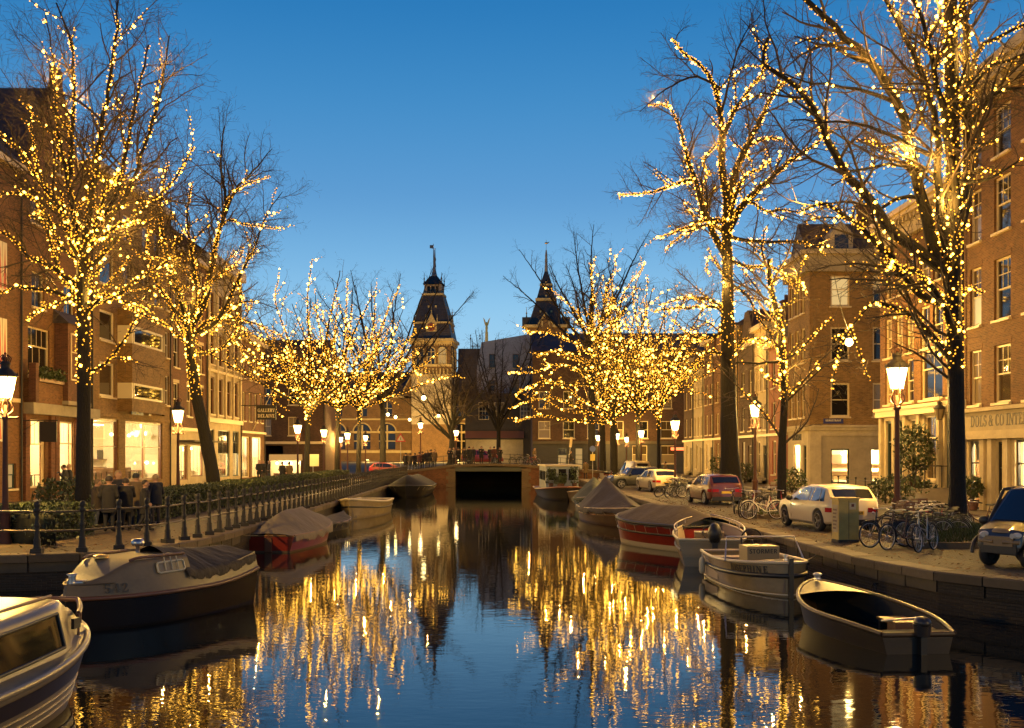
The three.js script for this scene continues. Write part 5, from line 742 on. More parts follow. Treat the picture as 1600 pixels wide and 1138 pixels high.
// the far lit groups: fans of limbs around measured main ones
function fanTree(label, D, seed, base, fork, r0, crown, extra, n, o = {}) {
  const r = rng(seed * 7), limbs = [{ p: [base, [(base[0] + fork[0]) / 2, (base[1] + fork[1]) / 2], fork, [fork[0], fork[1] - 30]], r0, r1: r0 * 0.6, lit: 9, from: 0.72 }];
  for (let i = 0; i < n; i++) {
    const a = lerp(crown[0], crown[1], (i + 0.5) / n) * R + (r() - 0.5) * 0.25, L = crown[2] * (0.65 + r() * 0.5), up = Math.max(0.0, Math.sin(a)), s = [fork[0], fork[1] - r() * 28];
    const k = [s, [s[0] + Math.cos(a) * L * 0.35, s[1] - (Math.sin(a) * L * 0.3 + 10)], [s[0] + Math.cos(a) * L * 0.7 + (r() - 0.5) * 10, s[1] - (Math.sin(a) * L * 0.72 + 12)], [s[0] + Math.cos(a) * L * 0.95, s[1] - (Math.sin(a) * L * 1.05 + 10)]];
    limbs.push({ p: k, r0: r0 * 0.45, r1: 0.03, to: 0.85, lit: 7 });
  }
  limbs.push(...extra.map((p) => ({ p, r0: r0 * 0.35, r1: 0.025, lit: 9 })));
  return makeTree({ label, D, seed, limbs, twig: 1.5, twigDensity: 0.42, litSub: 0.7, subLit: 6, ...o });
}
spec[16] = 'the third tree on the left bank';
fanTree('bare tree third along the left bank beside the bright stall', 84, 16, [479, 760], [481, 655], 0.26, [25, 160, 190], [[[481, 640], [450, 600], [410, 590], [375, 545], [330, 488]], [[481, 640], [440, 560], [400, 525], [345, 500]], [[481, 640], [487, 560], [480, 480], [487, 405]], [[481, 640], [450, 530], [430, 470], [436, 430]]], 11, { glow: 4 });
spec[17] = 'the fourth tree on the left bank';
fanTree('bare tree fourth along the left bank with a slender trunk', 98, 17, [526, 753], [528, 650], 0.26, [20, 160, 175], [[[528, 640], [535, 560], [540, 500], [543, 438]], [[528, 640], [522, 560], [525, 500], [528, 465]], [[528, 640], [490, 600], [440, 585], [425, 650]]], 11, { glow: 4 });
spec[18] = 'the last left tree before the bridge';
fanTree('bare tree last on the left bank just before the bridge', 112, 18, [560, 748], [561, 650], 0.28, [8, 165, 165], [[[561, 640], [575, 560], [572, 510]], [[561, 640], [600, 590], [615, 560], [630, 548]], [[561, 640], [590, 610], [640, 560], [655, 600]], [[561, 640], [580, 560], [600, 500], [625, 445]]], 11, { glow: 4 });
spec[19] = 'the tree behind the parked small cars';
fanTree('bare tree with a thin mossy trunk behind the white hatchback', 87.5, 19, [1030, 765], [1029, 655], 0.17, [20, 150, 150], [[[1029, 662], [1038, 625], [1057, 598], [1095, 570]], [[1029, 650], [1060, 560], [1080, 520], [1110, 500]], [[1029, 650], [1020, 560], [1010, 480], [1012, 430]]], 9, { glow: 4 });
spec[20] = 'the mossy tree right of the bridge';
fanTree('bare tree with a green mossy trunk near the white plastic chair', 101, 20, [998, 757], [997, 655], 0.3, [30, 150, 190], [[[997, 640], [1000, 540], [990, 460], [1008, 410]], [[997, 640], [1030, 560], [1060, 530], [1095, 535]]], 11, { glow: 4 });
spec[21] = 'the broad leaning tree over the canal';
fanTree('broad bare tree whose long lit boughs reach left over the canal', 106, 21, [960, 752], [958, 660], 0.4, [15, 100, 190], [
  [[955, 660], [921, 659], [885, 656], [842, 650], [803, 659]], [[955, 655], [925, 647], [897, 635], [866, 622], [829, 627], [795, 639]], [[955, 640], [928, 598], [903, 579], [872, 570], [835, 582], [794, 582]], [[928, 600], [897, 601], [872, 598], [845, 598], [817, 610], [805, 619]], [[955, 620], [925, 575], [894, 555], [866, 548], [838, 559]], [[950, 600], [925, 555], [903, 539], [881, 530], [860, 521], [817, 518]],
  [[950, 570], [930, 530], [912, 502], [894, 481], [875, 465], [861, 451]], [[952, 580], [934, 493], [925, 438], [931, 399]], [[955, 560], [952, 493], [946, 450], [961, 425], [960, 398]], [[955, 560], [965, 499], [977, 453], [995, 431], [1008, 410]], [[955, 650], [910, 625], [870, 600], [850, 640]]], 9, { glow: 7, twigDensity: 0.5 });
spec[22] = 'the tree behind the farthest right lamp';
fanTree('bare tree with a thick green trunk beside the bridge ramp', 122, 22, [942, 748], [941, 655], 0.4, [15, 120, 160], [[[941, 640], [950, 560], [960, 500]]], 10, { glow: 4, twigDensity: 0.45 });
// unlit winter trees near the bridge and behind the roofs
fanTree('bare unlit tree in front of the clock tower foot', 136, 23, [704, 728], [706, 690], 0.42, [25, 155, 100], [], 12, { lights: 0, twig: 1.6, twigDensity: 0.62 });
fanTree('dark unlit tree against the pale grey house', 148, 24, [779, 728], [779, 680], 0.35, [50, 130, 150], [], 11, { lights: 0, twig: 1.6, twigDensity: 0.62 });
fanTree('tall unlit bare tree rising behind the lit left trees', 128, 25, [598, 735], [598, 640], 0.4, [40, 140, 190], [], 12, { lights: 0, twig: 1.6, twigDensity: 0.62 });
fanTree('tall unlit bare tree rising behind the broad tree on the right', 131, 26, [925, 738], [925, 560], 0.5, [30, 150, 165], [], 12, { lights: 0, twig: 1.6, twigDensity: 0.62 });

// ---------- street lamps ----------
const lampParts = (() => {
  const post = new MB().lathe([[0.17, 0], [0.17, 0.12], [0.13, 0.2], [0.13, 0.75], [0.15, 0.8], [0.15, 0.86], [0.085, 0.95], [0.075, 1.6], [0.06, 3.3], [0.085, 3.36], [0.085, 3.42], [0.05, 3.48], [0.04, 3.72], [0, 3.72]], 12).put(new THREE.CylinderGeometry(0.028, 0.028, 0.62, 8), 0, 3.38, 0, 0, 0, Math.PI / 2).put(new THREE.SphereGeometry(0.045, 8, 6), -0.31, 3.38, 0).put(new THREE.SphereGeometry(0.045, 8, 6), 0.31, 3.38, 0).g();
  const lyre = new MB(); for (let k = 0; k < 4; k++) { const a = k * Math.PI / 2 + Math.PI / 4, c = Math.cos(a), s = Math.sin(a); lyre.tube([[0.05, 3.45], [0.2, 3.56], [0.22, 3.68], [0.13, 3.83], [0.17, 3.9]].map(([q, y]) => V(c * q, y, s * q)), 0.022, 5); }
  const frame = new MB(), b = 0.17, w = 0.3, y0 = 3.9, y1 = 4.48;
  for (let k = 0; k < 6; k++) { const a = k * Math.PI / 3, a2 = a + Math.PI / 3, P = (q, y, an) => V(Math.cos(an) * q, y, Math.sin(an) * q); frame.bar(P(b, y0, a), P(w, y1, a), 0.013, 5).bar(P(b, y0, a), P(b, y0, a2), 0.016, 5).bar(P(w, y1, a), P(w, y1, a2), 0.02, 5).put(new THREE.ConeGeometry(0.03, 0.13, 5), Math.cos(a) * (w + 0.02), y1 + 0.08, Math.sin(a) * (w + 0.02)); }
  const roof = new MB().lathe([[0.33, 4.49], [0.3, 4.55], [0.17, 4.68], [0.12, 4.7], [0.12, 4.8], [0.15, 4.82], [0.1, 4.88], [0.05, 4.9], [0, 4.9]], 12).g();
  const crown = new MB().put(new THREE.SphereGeometry(0.075, 10, 8), 0, 4.95, 0); for (let k = 0; k < 5; k++) { const a = k * 1.2566; crown.tube([V(Math.cos(a) * 0.12, 4.86, Math.sin(a) * 0.12), V(Math.cos(a) * 0.16, 4.97, Math.sin(a) * 0.16), V(Math.cos(a) * 0.06, 5.07, Math.sin(a) * 0.06)], 0.018, 4); } crown.put(new THREE.SphereGeometry(0.035, 6, 5), 0, 5.1, 0);
  const panes = []; for (let k = 0; k < 6; k++) { const a = k * Math.PI / 3, a2 = a + Math.PI / 3, P = (q, y, an) => V(Math.cos(an) * q * 0.985, y, Math.sin(an) * q * 0.985); panes.push(new MB().quad(P(b, y0 + 0.01, a2), P(b, y0 + 0.01, a), P(w, y1 - 0.01, a), P(w, y1 - 0.01, a2)).g()); }
  const bulb = new MB().lathe([[0, 3.98], [0.06, 4.0], [0.085, 4.12], [0.09, 4.25], [0.06, 4.34], [0, 4.36]], 10).g();
  return { post, lyre: lyre.g(), frame: frame.g(), roof, crown: crown.g(), panes, bulb };
})();
function streetLamp(px, D, label, cd, y = 0, big = 1) {
  const t = thing('street_lamp', label, 'street lamp', [xAt(px, D), y, -D], px * 0.01, 'old lantern street lamps');
  mesh('post', lampParts.post, MAT.post, t); mesh('bracket', lampParts.lyre, MAT.post, t); const f = mesh('lantern_frame', lampParts.frame, MAT.iron, t); mesh('roof', lampParts.roof, MAT.iron, f); mesh('crown', lampParts.crown, MAT.post, f);
  for (const p of lampParts.panes) mesh('lamp_pane', p, MAT.lampPane, f);
  mesh('lamp_bulb', lampParts.bulb, MAT.lampGlow, t); t.scale.setScalar(big);
  pointLight(t.position.x, y + 4.17 * big, -D, cd, LAMP, 4);
  return t;
}
const CD = 310;
streetLamp(8, 30, 'lantern street lamp cut by the left edge beside the shutters', CD);
streetLamp(-2480, 8, 'lantern street lamp added out of view past the left row to warm the near boats', CD);  // added lamp outside the frame, gives the near boats warm light
streetLamp(4260, 8.2, 'lantern street lamp added out of view past the right row to warm the near boats', CD);  // second unseen lamp, put in to warm the boats from the right
streetLamp(278, 53, 'lantern street lamp before the wooden shop front left of the leaning tree', CD);
streetLamp(465, 80, 'lantern street lamp above the bright stall on the left bank', CD);
streetLamp(506, 96, 'lantern street lamp between the third and fourth left trees', CD);
streetLamp(543, 110, 'lantern street lamp between the two last trees on the left bank', CD);
streetLamp(532, 138, 'tiny far lantern lamp seen between two left bank lamps', CD);
streetLamp(571, 125, 'lantern street lamp at the left end of the bridge', CD);
streetLamp(1402, 34.4, 'nearest right lantern street lamp rising from the heap of parked bicycles', CD, 0, 1.13);
streetLamp(1180, 60.5, 'lantern street lamp between the old elm and the slim tree', CD, 0, 1.13);
streetLamp(1055, 70, 'lantern street lamp left of the red hatchback', CD);
streetLamp(1002, 99, 'lantern street lamp over the parked van on the right bank', CD);
streetLamp(964, 113, 'lantern street lamp beside the thick mossy trunks', CD);
streetLamp(935, 125, 'lantern street lamp leftmost of the far right bank row', CD);
streetLamp(979, 138, 'small far lantern lamp between two right bank lamps', CD);
streetLamp(657, 117, 'lantern street lamp on the bridge among the crowd', CD, 1.2);
streetLamp(713, 128, 'lantern street lamp behind the bridge near the unlit tree', CD, 0.6);
// lamps hung over the street on span wires
function spanLamp(px, py, D, label, cd, size, ends) {
  const p = at(px, py, D), t = thing('hanging_lamp', label, 'hanging lamp', p.toArray(), 0, 'span wire lamps over the street');
  mesh('lamp_bulb', new MB().put(new THREE.SphereGeometry(1, 14, 10), 0, 0, 0, 0, 0, 0, size).g(), MAT.flare, t);
  new MB().lathe([[size * 0.5, size * 0.95], [size * 1.3, size * 0.9], [size * 0.5, size * 1.5], [0.04, size * 1.7], [0.04, size * 2.4], [0, size * 2.4]], 10).build('lamp_hood', MAT.iron, t);
  const w = new MB(); for (const [ex, ey, ez] of ends) { const pts = []; for (let k = 0; k <= 10; k++) { const u = k / 10; pts.push(V(ex * u, size * 2.4 + ey * u - Math.sin(u * Math.PI) * 0.25, ez * u)); } w.tube(pts, 0.012, 4); } w.build('span_wire', MAT.iron, t);
  pointLight(p.x, p.y, p.z, cd, LAMP, 4);
}
spanLamp(1327, 535, 52, 'large star bright lamp hung across the side street before the corner house', 240, 0.19, [[3.7, 1.2, -1], [-3.0, 1.4, 8]]);
spanLamp(662, 622, 124, 'bright hanging lamp over the bridge left of the unlit tree', 160, 0.26, [[9, 1, -4], [-8, 1, 2]]);
spanLamp(606, 648, 132, 'hanging lamp leftmost of the row before the museum arches', 90, 0.2, [[-5, 1, 0], [1.5, 0.3, 0]]);
spanLamp(618, 652, 134, 'hanging lamp second from the left before the museum arches', 90, 0.18, [[-2, 0.3, 0], [1.5, 0.3, 0]]);
spanLamp(640, 656, 136, 'hanging lamp third of the row below the museum eaves', 90, 0.18, [[-2, 0.3, 0], [2, 0.4, 0]]);
spanLamp(685, 650, 136, 'hanging lamp between the clock tower foot and unlit tree', 90, 0.18, [[-3, 0.3, 0], [4, 0.6, 0]]);
// ---------- boats ----------
// hull: x from stern (0) to bow (L), y = 0 at the water; returns functions for the shell
function hullShape(L, B, o) {
  const { h = 0.6, hb = 0.85, hs = h, stern = 0.75, full = 2.2, draft = 0.3, flare = 0.8, rake = 0.35 } = o;
  const half = (s) => (s < 0.45 ? B / 2 * lerp(stern, 1, Math.sin(s / 0.45 * Math.PI / 2)) : B / 2 * Math.pow(Math.max(0, 1 - Math.pow((s - 0.45) / 0.55, full)), 0.8));
  const sheer = (s) => lerp(h, hb, Math.pow(clamp((s - 0.35) / 0.65, 0, 1), 1.8)) + (hs - h) * Math.pow(clamp(1 - s / 0.4, 0, 1), 2);
  const X = (s, k) => s * L + (k - 1) * rake * sstep(0.75, 1, s) ;                            // the stem leans forward
  const P = (s, k, side) => { const w = half(s), y = lerp(-draft, sheer(s), k), q = k < 0.25 ? Math.sin(k / 0.25 * Math.PI / 2) * flare : lerp(flare, 1, (k - 0.25) / 0.75); return V(X(s, k), y, side * w * q); };
  return { half, sheer, P, L };
}
function boatShell(t, S, o) {
  const { hull, inner = hull, rim = hull, strake, floor = 0.05, boot, rimR = 0.035, k0 = 0 } = o;
  const m = new MB(), lo = boot ? 0.42 : 0;
  for (const sd of [-1, 1]) m.grid((u, v) => S.P(u, lerp(lo, 1, v), sd), 28, 7, sd < 0);
  m.grid((u, v) => { const a = S.P(0, lerp(lo, 1, v), -1), b = S.P(0, lerp(lo, 1, v), 1); return V().lerpVectors(a, b, u); }, 4, 7, true);
  const shell = m.build('hull', hull, t);
  if (boot) { const b = new MB(); for (const sd of [-1, 1]) b.grid((u, v) => S.P(u, v * lo, sd), 28, 4, sd < 0); b.grid((u, v) => V().lerpVectors(S.P(0, v * lo, -1), S.P(0, v * lo, 1), u), 4, 4, true); b.build('boot_stripe', boot, t); }
  if (inner) {
    const i = new MB(), q = 0.94; for (const sd of [-1, 1]) i.grid((u, v) => { const p = S.P(u * 0.985, 1, sd), y = lerp(S.sheer(u) - 0.01, floor, v); return V(p.x * 0.99 + 0.03, y, p.z * q * lerp(1, 0.88, v)); }, 24, 4, sd > 0);
    i.grid((u, v) => { const p = S.P(u * 0.985, 1, 1); return V(p.x * 0.99 + 0.03, floor, p.z * q * 0.88 * (v * 2 - 1)); }, 24, 2, true); i.build('inside', inner, t);
  }
  for (const sd of [-1, 1]) { const pts = []; for (let k = 0; k <= 30; k++) { const p = S.P(k / 30, 1, sd); p.y += 0.01; pts.push(p); } new MB().tube(pts, rimR, 6).build('gunwale', rim, t); if (strake) { const q = []; for (let k = 0; k <= 30; k++) q.push(S.P(k / 30, 0.72, sd).multiply(V(1, 1, 1.012))); new MB().tube(q, 0.04, 6).build('rubbing_strake', strake, t); } }
  new MB().tube([S.P(0, 1, -1), S.P(0, 1, 1)], rimR, 6).build('transom_rail', rim, t);
  return shell;
}
function deck(t, S, s0, s1, material, name = 'foredeck', lift = 0.015, camber = 0.08) { new MB().grid((u, v) => { const s = lerp(s0, s1, u), p = S.P(s, 1, 1); return V(p.x, S.sheer(s) + lift + camber * (1 - (v * 2 - 1) ** 2) * Math.min(1, S.half(s)), p.z * (v * 2 - 1) * 0.99); }, 16, 8, true).build(name, material, t); }
function tarp(t, S, s0, s1, height, material, drop = 0.14, ridgeZ = 0, seed = 1, name = 'cover', sag = 0.1) {
  if (name !== 'cockpit_cover') { const ls = new MB(), n = Math.round((s1 - s0) * S.L / 0.7); for (let i = 1; i < n; i++) for (const sd of [-1, 1]) { const s = lerp(s0, s1, i / n), p = S.P(s, 1, sd), q = S.P(s + 0.01, 0.78, sd); ls.bar(V(p.x, p.y - drop * 0.7, p.z + sd * 0.06), V(q.x, q.y - 0.06, q.z + sd * 0.015), 0.009, 4); } ls.build('lashings', MAT.paint, t); }
  const ribs = 4; return new MB().grid((u, v) => {
    const s = lerp(s0, s1, u), w = v * 2 - 1, edge = Math.abs(w) > 0.86, p = S.P(s, 1, 1), a = Math.min(1, Math.abs(w) / 0.86), H = height(u) * (1 - Math.pow(a, 1.25)) - sag * height(u) * Math.abs(Math.sin(u * Math.PI * ribs)) * (1 - a) * a * 2.2;
    const fold = perlin.noise(u * 14, v * 5, seed) * 0.025 + Math.abs(perlin.noise(u * 30, v * 3, seed + 4)) * 0.022;
    return V(p.x, S.sheer(s) + 0.03 + H + fold - (edge ? (Math.abs(w) - 0.86) / 0.14 * drop * (1 + 0.25 * Math.sin(u * 25 + seed) + perlin.noise(u * 9, seed, 2) * 0.9 + perlin.noise(u * 31, seed, 5) * 0.5) : 0), (p.z + (edge ? 0.035 * Math.sign(w) : 0)) * clamp(w / 0.86, -1, 1) * 1.015 + Math.sign(w) * 0.035 * (edge ? 1 : 0));
  }, 48, 20, true).build(name, material, t);
}
const wx = (px, py) => { const D = (EYE - WATER) * F / (py - HORIZON); return V((px - 800) * D / F, WATER, -D); };
function boat(label, sternP, bowP, group, name = 'boat') {              // placed by its two ends on the water
  const d = V().subVectors(bowP, sternP), t = thing(name, label, 'boat', sternP.toArray(), Math.atan2(-d.z, d.x), group); t.userData.L = undefined; delete t.userData.L; return [t, d.length()];
}
const tarpMat = (c) => mat(c.map((k) => k * 0.72), 0.8, { map: grimeMap, bumpMap: clothBump, bumpScale: 0.03, side: THREE.DoubleSide });
const gel = (c, r = 0.25) => phys(c.map((k) => k * 0.72), r, { map: again(grimeMap, 0.5, 0.5), clearcoat: 0.15, clearcoatRoughness: 0.3 });
const WB = (x, D) => V(x, WATER, -D);
function deckText(t, S, text, size, s0, k, side, material, dir = 1) {   // letters laid on the curved hull side one by one
  let adv = 0; for (const ch of text) {
    if (ch === ' ') { adv += size * 0.6; continue; }
    const g = lettering(ch, size, 0.006); const w = g.userData.w; const s = s0 + dir * (adv + w / 2) / S.L, p = S.P(s, k, side), e = S.P(s + 0.01 * dir, k, side).sub(p).normalize(), up = S.P(s, k + 0.05, side).sub(p).normalize(), n = V().crossVectors(e, up).normalize();
    const m = mesh('letter', g, material, t); m.matrixAutoUpdate = true; m.quaternion.setFromRotationMatrix(new THREE.Matrix4().makeBasis(e, up, n)); m.position.copy(p).addScaledVector(n, 0.012); adv += w + size * 0.14;
  }
}
{ // a) cabin cruiser, front left
  const [t, L] = boat('white cabin cruiser with dark stripe cut by the left picture edge', WB(-6.75, 8.8), WB(-6.3, 15.9), undefined, 'cabin_cruiser');
  const white = gel([0.5, 0.36, 0.18], 0.35), S = hullShape(L, 2.5, { h: 0.7, hb: 0.92, stern: 0.9, full: 2.4, flare: 0.72, rake: 0.55, draft: 0.35 });
  boatShell(t, S, { hull: white, inner: null, rim: white, rimR: 0.05 });
  for (const sd of [-1, 1]) { new MB().grid((u, v) => { const p = S.P(u, lerp(0.7, 0.9, v), sd); p.z += sd * 0.012; return p; }, 28, 2, sd < 0).build('dark_stripe', mat([0.05, 0.03, 0.02], 0.4), t); for (const k of [0.62, 0.52, 0.43]) { const q = []; for (let j = 0; j <= 30; j++) q.push(S.P(j / 30, k, sd).multiply(V(1, 1, 1.003))); new MB().tube(q, 0.018, 5).build('strake', white, t); } }
  deck(t, S, 0.0, 0.985, white, 'deck', 0.03, 0.1);
  const cab = new MB(), cw = (u) => 1.0 * (1 - 0.35 * sstep(0.6, 1, u)), top = (u) => lerp(0.62, 0.36, sstep(0.72, 1, u)), cx = (u) => lerp(0.42, 0.855, u) * L;
  cab.grid((u, v) => { const w = v * 2 - 1, y0 = S.sheer(lerp(0.42, 0.855, u)), H = u > 0.985 ? 0.0 : top(u), a = Math.abs(w), k = a > 0.72 ? (1 - a) / 0.28 : 1; return V(cx(u) - (1 - k) * 0 - (u > 0.985 ? -0.28 : 0), y0 + 0.05 + H * (a > 0.72 ? k * 0.94 : 0.94 + 0.06 * (1 - (a / 0.72) ** 2)), cw(u) * Math.sign(w) * (a > 0.72 ? lerp(0.86, 1, (a - 0.72) / 0.28) : a / 0.72 * 0.86)); }, 30, 24, true); const cabin = cab.build('cabin', white, t);
  for (const sd of [-1, 1]) { const w = new MB(); w.grid((u, v) => { const uu = lerp(0.1, 0.62, u) + v * 0.06 * (u - 1), k = lerp(0.14, 0.84, v), y0 = S.sheer(lerp(0.42, 0.855, uu)); return V(cx(uu), y0 + 0.05 + top(uu) * k * 0.94, sd * (cw(uu) * lerp(1, 0.86, k) + 0.012)); }, 12, 4, sd < 0); w.build('cabin_window', MAT.pane, cabin); const f = new MB(), edge = []; for (const [u, v] of [[0, 0], [0.5, 0], [1, 0], [1, 1], [0.5, 1], [0, 1], [0, 0]]) { const uu = lerp(0.1, 0.62, u) + v * 0.06 * (u - 1), k = lerp(0.14, 0.84, v), y0 = S.sheer(lerp(0.42, 0.855, uu)); edge.push(V(cx(uu), y0 + 0.05 + top(uu) * k * 0.94, sd * (cw(uu) * lerp(1, 0.86, k) + 0.02))); } for (let j = 0; j < 6; j++) f.bar(edge[j], edge[j + 1], 0.022, 5); f.build('window_frame', MAT.black, cabin); const v2 = new MB().box(cx(0.8) - 0.1, S.sheer(0.76) + 0.25, sd > 0 ? 0.86 : -0.9, cx(0.8) + 0.08, S.sheer(0.76) + 0.38, sd > 0 ? 0.9 : -0.86); v2.build('cabin_vent', MAT.black, cabin); new MB().bar(V(cx(0.15), S.sheer(0.5) + 0.74, sd * 0.7), V(cx(0.75), S.sheer(0.74) + 0.68, sd * 0.62), 0.022, 6).build('grab_rail', MAT.wood, cabin); }
  const ws = new MB(), yb = S.sheer(0.45) + 0.68, fr = new MB(); const A = [[-1, 0.36], [-0.35, 0.5], [0.35, 0.5], [1, 0.36]].map(([z, s]) => [V(s * L, yb, z * 0.92), V((s - 0.05) * L, yb + 0.62, z * 0.84)]); for (let k = 0; k < 3; k++) { ws.quad(A[k][0], A[k + 1][0], A[k + 1][1], A[k][1]); } for (const [a, b] of A) fr.bar(a, b, 0.03, 6); for (let k = 0; k < 3; k++) fr.bar(A[k][1], A[k + 1][1], 0.028, 6).bar(A[k][0], A[k + 1][0], 0.028, 6); fr.bar(A[0][1], V(0.26 * L, yb + 0.5, -0.84), 0.028, 6).bar(A[3][1], V(0.26 * L, yb + 0.5, 0.84), 0.028, 6).bar(V(0.26 * L, yb + 0.5, -0.84), V(0.24 * L, yb, -0.92), 0.026, 6).bar(V(0.26 * L, yb + 0.5, 0.84), V(0.24 * L, yb, 0.92), 0.026, 6);
  const wsm = ws.build('windscreen', MAT.clear, t); fr.build('windscreen_frame', MAT.black, wsm);
  const pr = new MB(), pp = []; for (let k = 0; k <= 16; k++) { const a = lerp(-1, 1, k / 16), s = lerp(0.96, 0.83, Math.pow(Math.abs(a), 1.6)); const p = S.P(s, 1, Math.sign(a) || 1); pp.push(V(p.x, S.sheer(s) + 0.34, p.z * 0.86 + (a === 0 ? 0 : 0))); } pp[8].z = 0; pr.tube(pp, 0.035, 7); for (const k of [0, 3, 6, 10, 13, 16]) pr.bar(pp[k], V(pp[k].x, S.sheer(0.9) + 0.02, pp[k].z), 0.02, 5); pr.build('bow_rail', MAT.wood, t);
  new MB().lathe([[0.07, 0], [0.05, 0.08], [0.09, 0.12], [0, 0.14]], 8, 0.955 * L, S.sheer(0.95) + 0.1, 0).build('cleat', MAT.chrome, t);
}
{ // b) the covered cruiser "542"
  const bow = WB(-8.1, 20.3), [t, L] = boat('old cream cabin boat numbered 542 with black hull and tan cover', WB(-6.3, 24.6), bow, undefined, 'cabin_boat');
  const S = hullShape(L, 2.0, { h: 0.6, hb: 0.6, hs: 0.78, stern: 0.86, full: 2.6, flare: 0.86, rake: 0.2 }), cream = gel([0.27, 0.18, 0.08], 0.5);
  boatShell(t, S, { hull: phys([0.018, 0.014, 0.012], 0.22), inner: null, rim: MAT.wood, rimR: 0.045 });
  const up = new MB(), uh = 0.34; for (const sd of [-1, 1]) up.grid((u, v) => { const p = S.P(u, 1, sd); return V(p.x - v * 0.05 * u, p.y + 0.03 + v * uh * (1 - 0.25 * u), p.z * lerp(1, 0.9, v)); }, 26, 3, sd < 0); up.grid((u, v) => { const p = S.P(0, 1, 1); return V(p.x, p.y + 0.03 + v * uh, lerp(-p.z, p.z, u) * lerp(1, 0.9, v)); }, 3, 3, true); up.build('topside', cream, t);
  for (const sd of [-1, 1]) deckText(t, { L, P: (s, k, side) => { const p = S.P(s, 1, side); return V(p.x, p.y + 0.03 + k * uh * 0.85, p.z * lerp(1, 0.9, k) + side * 0.002); } }, '542', 0.17, sd > 0 ? 0.83 : 0.9, 0.5, sd, MAT.black, sd > 0 ? 1 : -1);
  const roof = (u) => lerp(0.48, 0.95, u), cab = new MB(); cab.grid((u, v) => { const s = roof(u), w = v * 2 - 1, p = S.P(s, 1, 1), a = Math.abs(w), H = 0.37 * (1 - sstep(0.55, 1, u) * 0.85); return V(p.x, p.y + 0.36 * (1 - 0.25 * s) + H * Math.min(1, (1 - a) * 3.2) * (0.88 + 0.12 * (1 - a * a)), p.z * 0.88 * (a > 0.69 ? lerp(0.86, 1, (a - 0.69) / 0.31) : a / 0.69 * 0.86) * Math.sign(w)); }, 24, 24, true); const cabin = cab.build('cabin', cream, t);
  for (const sd of [-1, 1]) { const w = new MB(); w.grid((u, v) => { const s = lerp(0.52, 0.67, u), p = S.P(s, 1, 1), k = lerp(0.2, 0.72, v); return V(p.x, p.y + 0.36 * (1 - 0.25 * s) + 0.37 * k, sd * (p.z * 0.88 * lerp(1, 0.87, k) + 0.012)); }, 8, 3, sd < 0); const wm = w.build('cabin_window', mat([0.28, 0.2, 0.1], 0.3), cabin); const e = [], f = new MB(); for (const [u, v] of [[0, 0.15], [0.06, 0], [0.94, 0], [1, 0.15], [1, 0.85], [0.94, 1], [0.06, 1], [0, 0.85], [0, 0.15]]) { const s = lerp(0.52, 0.67, u), p = S.P(s, 1, 1), k = lerp(0.2, 0.72, v); e.push(V(p.x, p.y + 0.36 * (1 - 0.25 * s) + 0.37 * k, sd * (p.z * 0.88 * lerp(1, 0.87, k) + 0.02))); } for (let j = 0; j < 8; j++) f.bar(e[j], e[j + 1], 0.02, 5); for (const q of [0.27, 0.5, 0.73]) { const s = lerp(0.52, 0.67, q), p = S.P(s, 1, 1); f.bar(V(p.x, p.y + 0.31 + 0.1, sd * (p.z * 0.88 * 0.98 + 0.018)), V(p.x, p.y + 0.31 + 0.36, sd * (p.z * 0.88 * 0.9 + 0.018)), 0.012, 4); } f.build('window_frame', MAT.paintWhite, wm); const pts = []; for (let j = 0; j <= 10; j++) { const s = lerp(0.49, 0.78, j / 10), p = S.P(s, 1, 1); pts.push(V(p.x, p.y + 0.69 - sstep(0.55, 1, (s - 0.48) / 0.47) * 0.4, sd * p.z * 0.72)); } new MB().tube(pts, 0.028, 6).build('grab_rail', MAT.wood, cabin); }
  const cov = tarpMat([0.1, 0.065, 0.028]); tarp(t, { ...S, sheer: (s) => S.sheer(s) + 0.3, P: (s, k, sd) => { const p = S.P(s, k, sd); p.z *= 0.95; return p; } }, 0.005, 0.52, (u) => lerp(0.14, 0.5, Math.pow(u, 0.8)), cov, 0.16, 0, 6, 'cockpit_cover');
  new MB().lathe([[0.04, 0], [0.04, 0.12], [0.11, 0.13], [0.13, 0.19], [0.1, 0.26], [0, 0.27]], 12, 0.68 * L, S.sheer(0.68) + 0.76, -0.35).build('roof_vent', MAT.chrome, cabin); new MB().lathe([[0.14, 0], [0.15, 0.05], [0, 0.08]], 12, 0.75 * L, S.sheer(0.75) + 0.66, 0.25).build('hatch', MAT.gold, cabin);
  new MB().put(new THREE.TorusGeometry(0.16, 0.05, 8, 16), 0.93 * L, S.sheer(0.95) + 0.3, 0, Math.PI / 2).lathe([[0.08, 0], [0.06, 0.22], [0.1, 0.26], [0, 0.28]], 8, 0.965 * L, S.sheer(0.96) + 0.2, 0).build('bow_fitting', MAT.chrome, t); deck(t, { ...S, sheer: (s) => S.sheer(s) + 0.27 }, 0.86, 0.985, cream, 'foredeck', 0, 0.05);
  new MB().tube([V(0.03, S.sheer(0) + 0.2, 1.0), V(-0.4, 0.4, 1.3), V(-0.9, 0.0, 1.5)], 0.012, 4).build('mooring_rope', MAT.paint, t);
}
const redHull = gel([0.34, 0.028, 0.012], 0.3), woodHull = gel([0.16, 0.09, 0.045], 0.4);
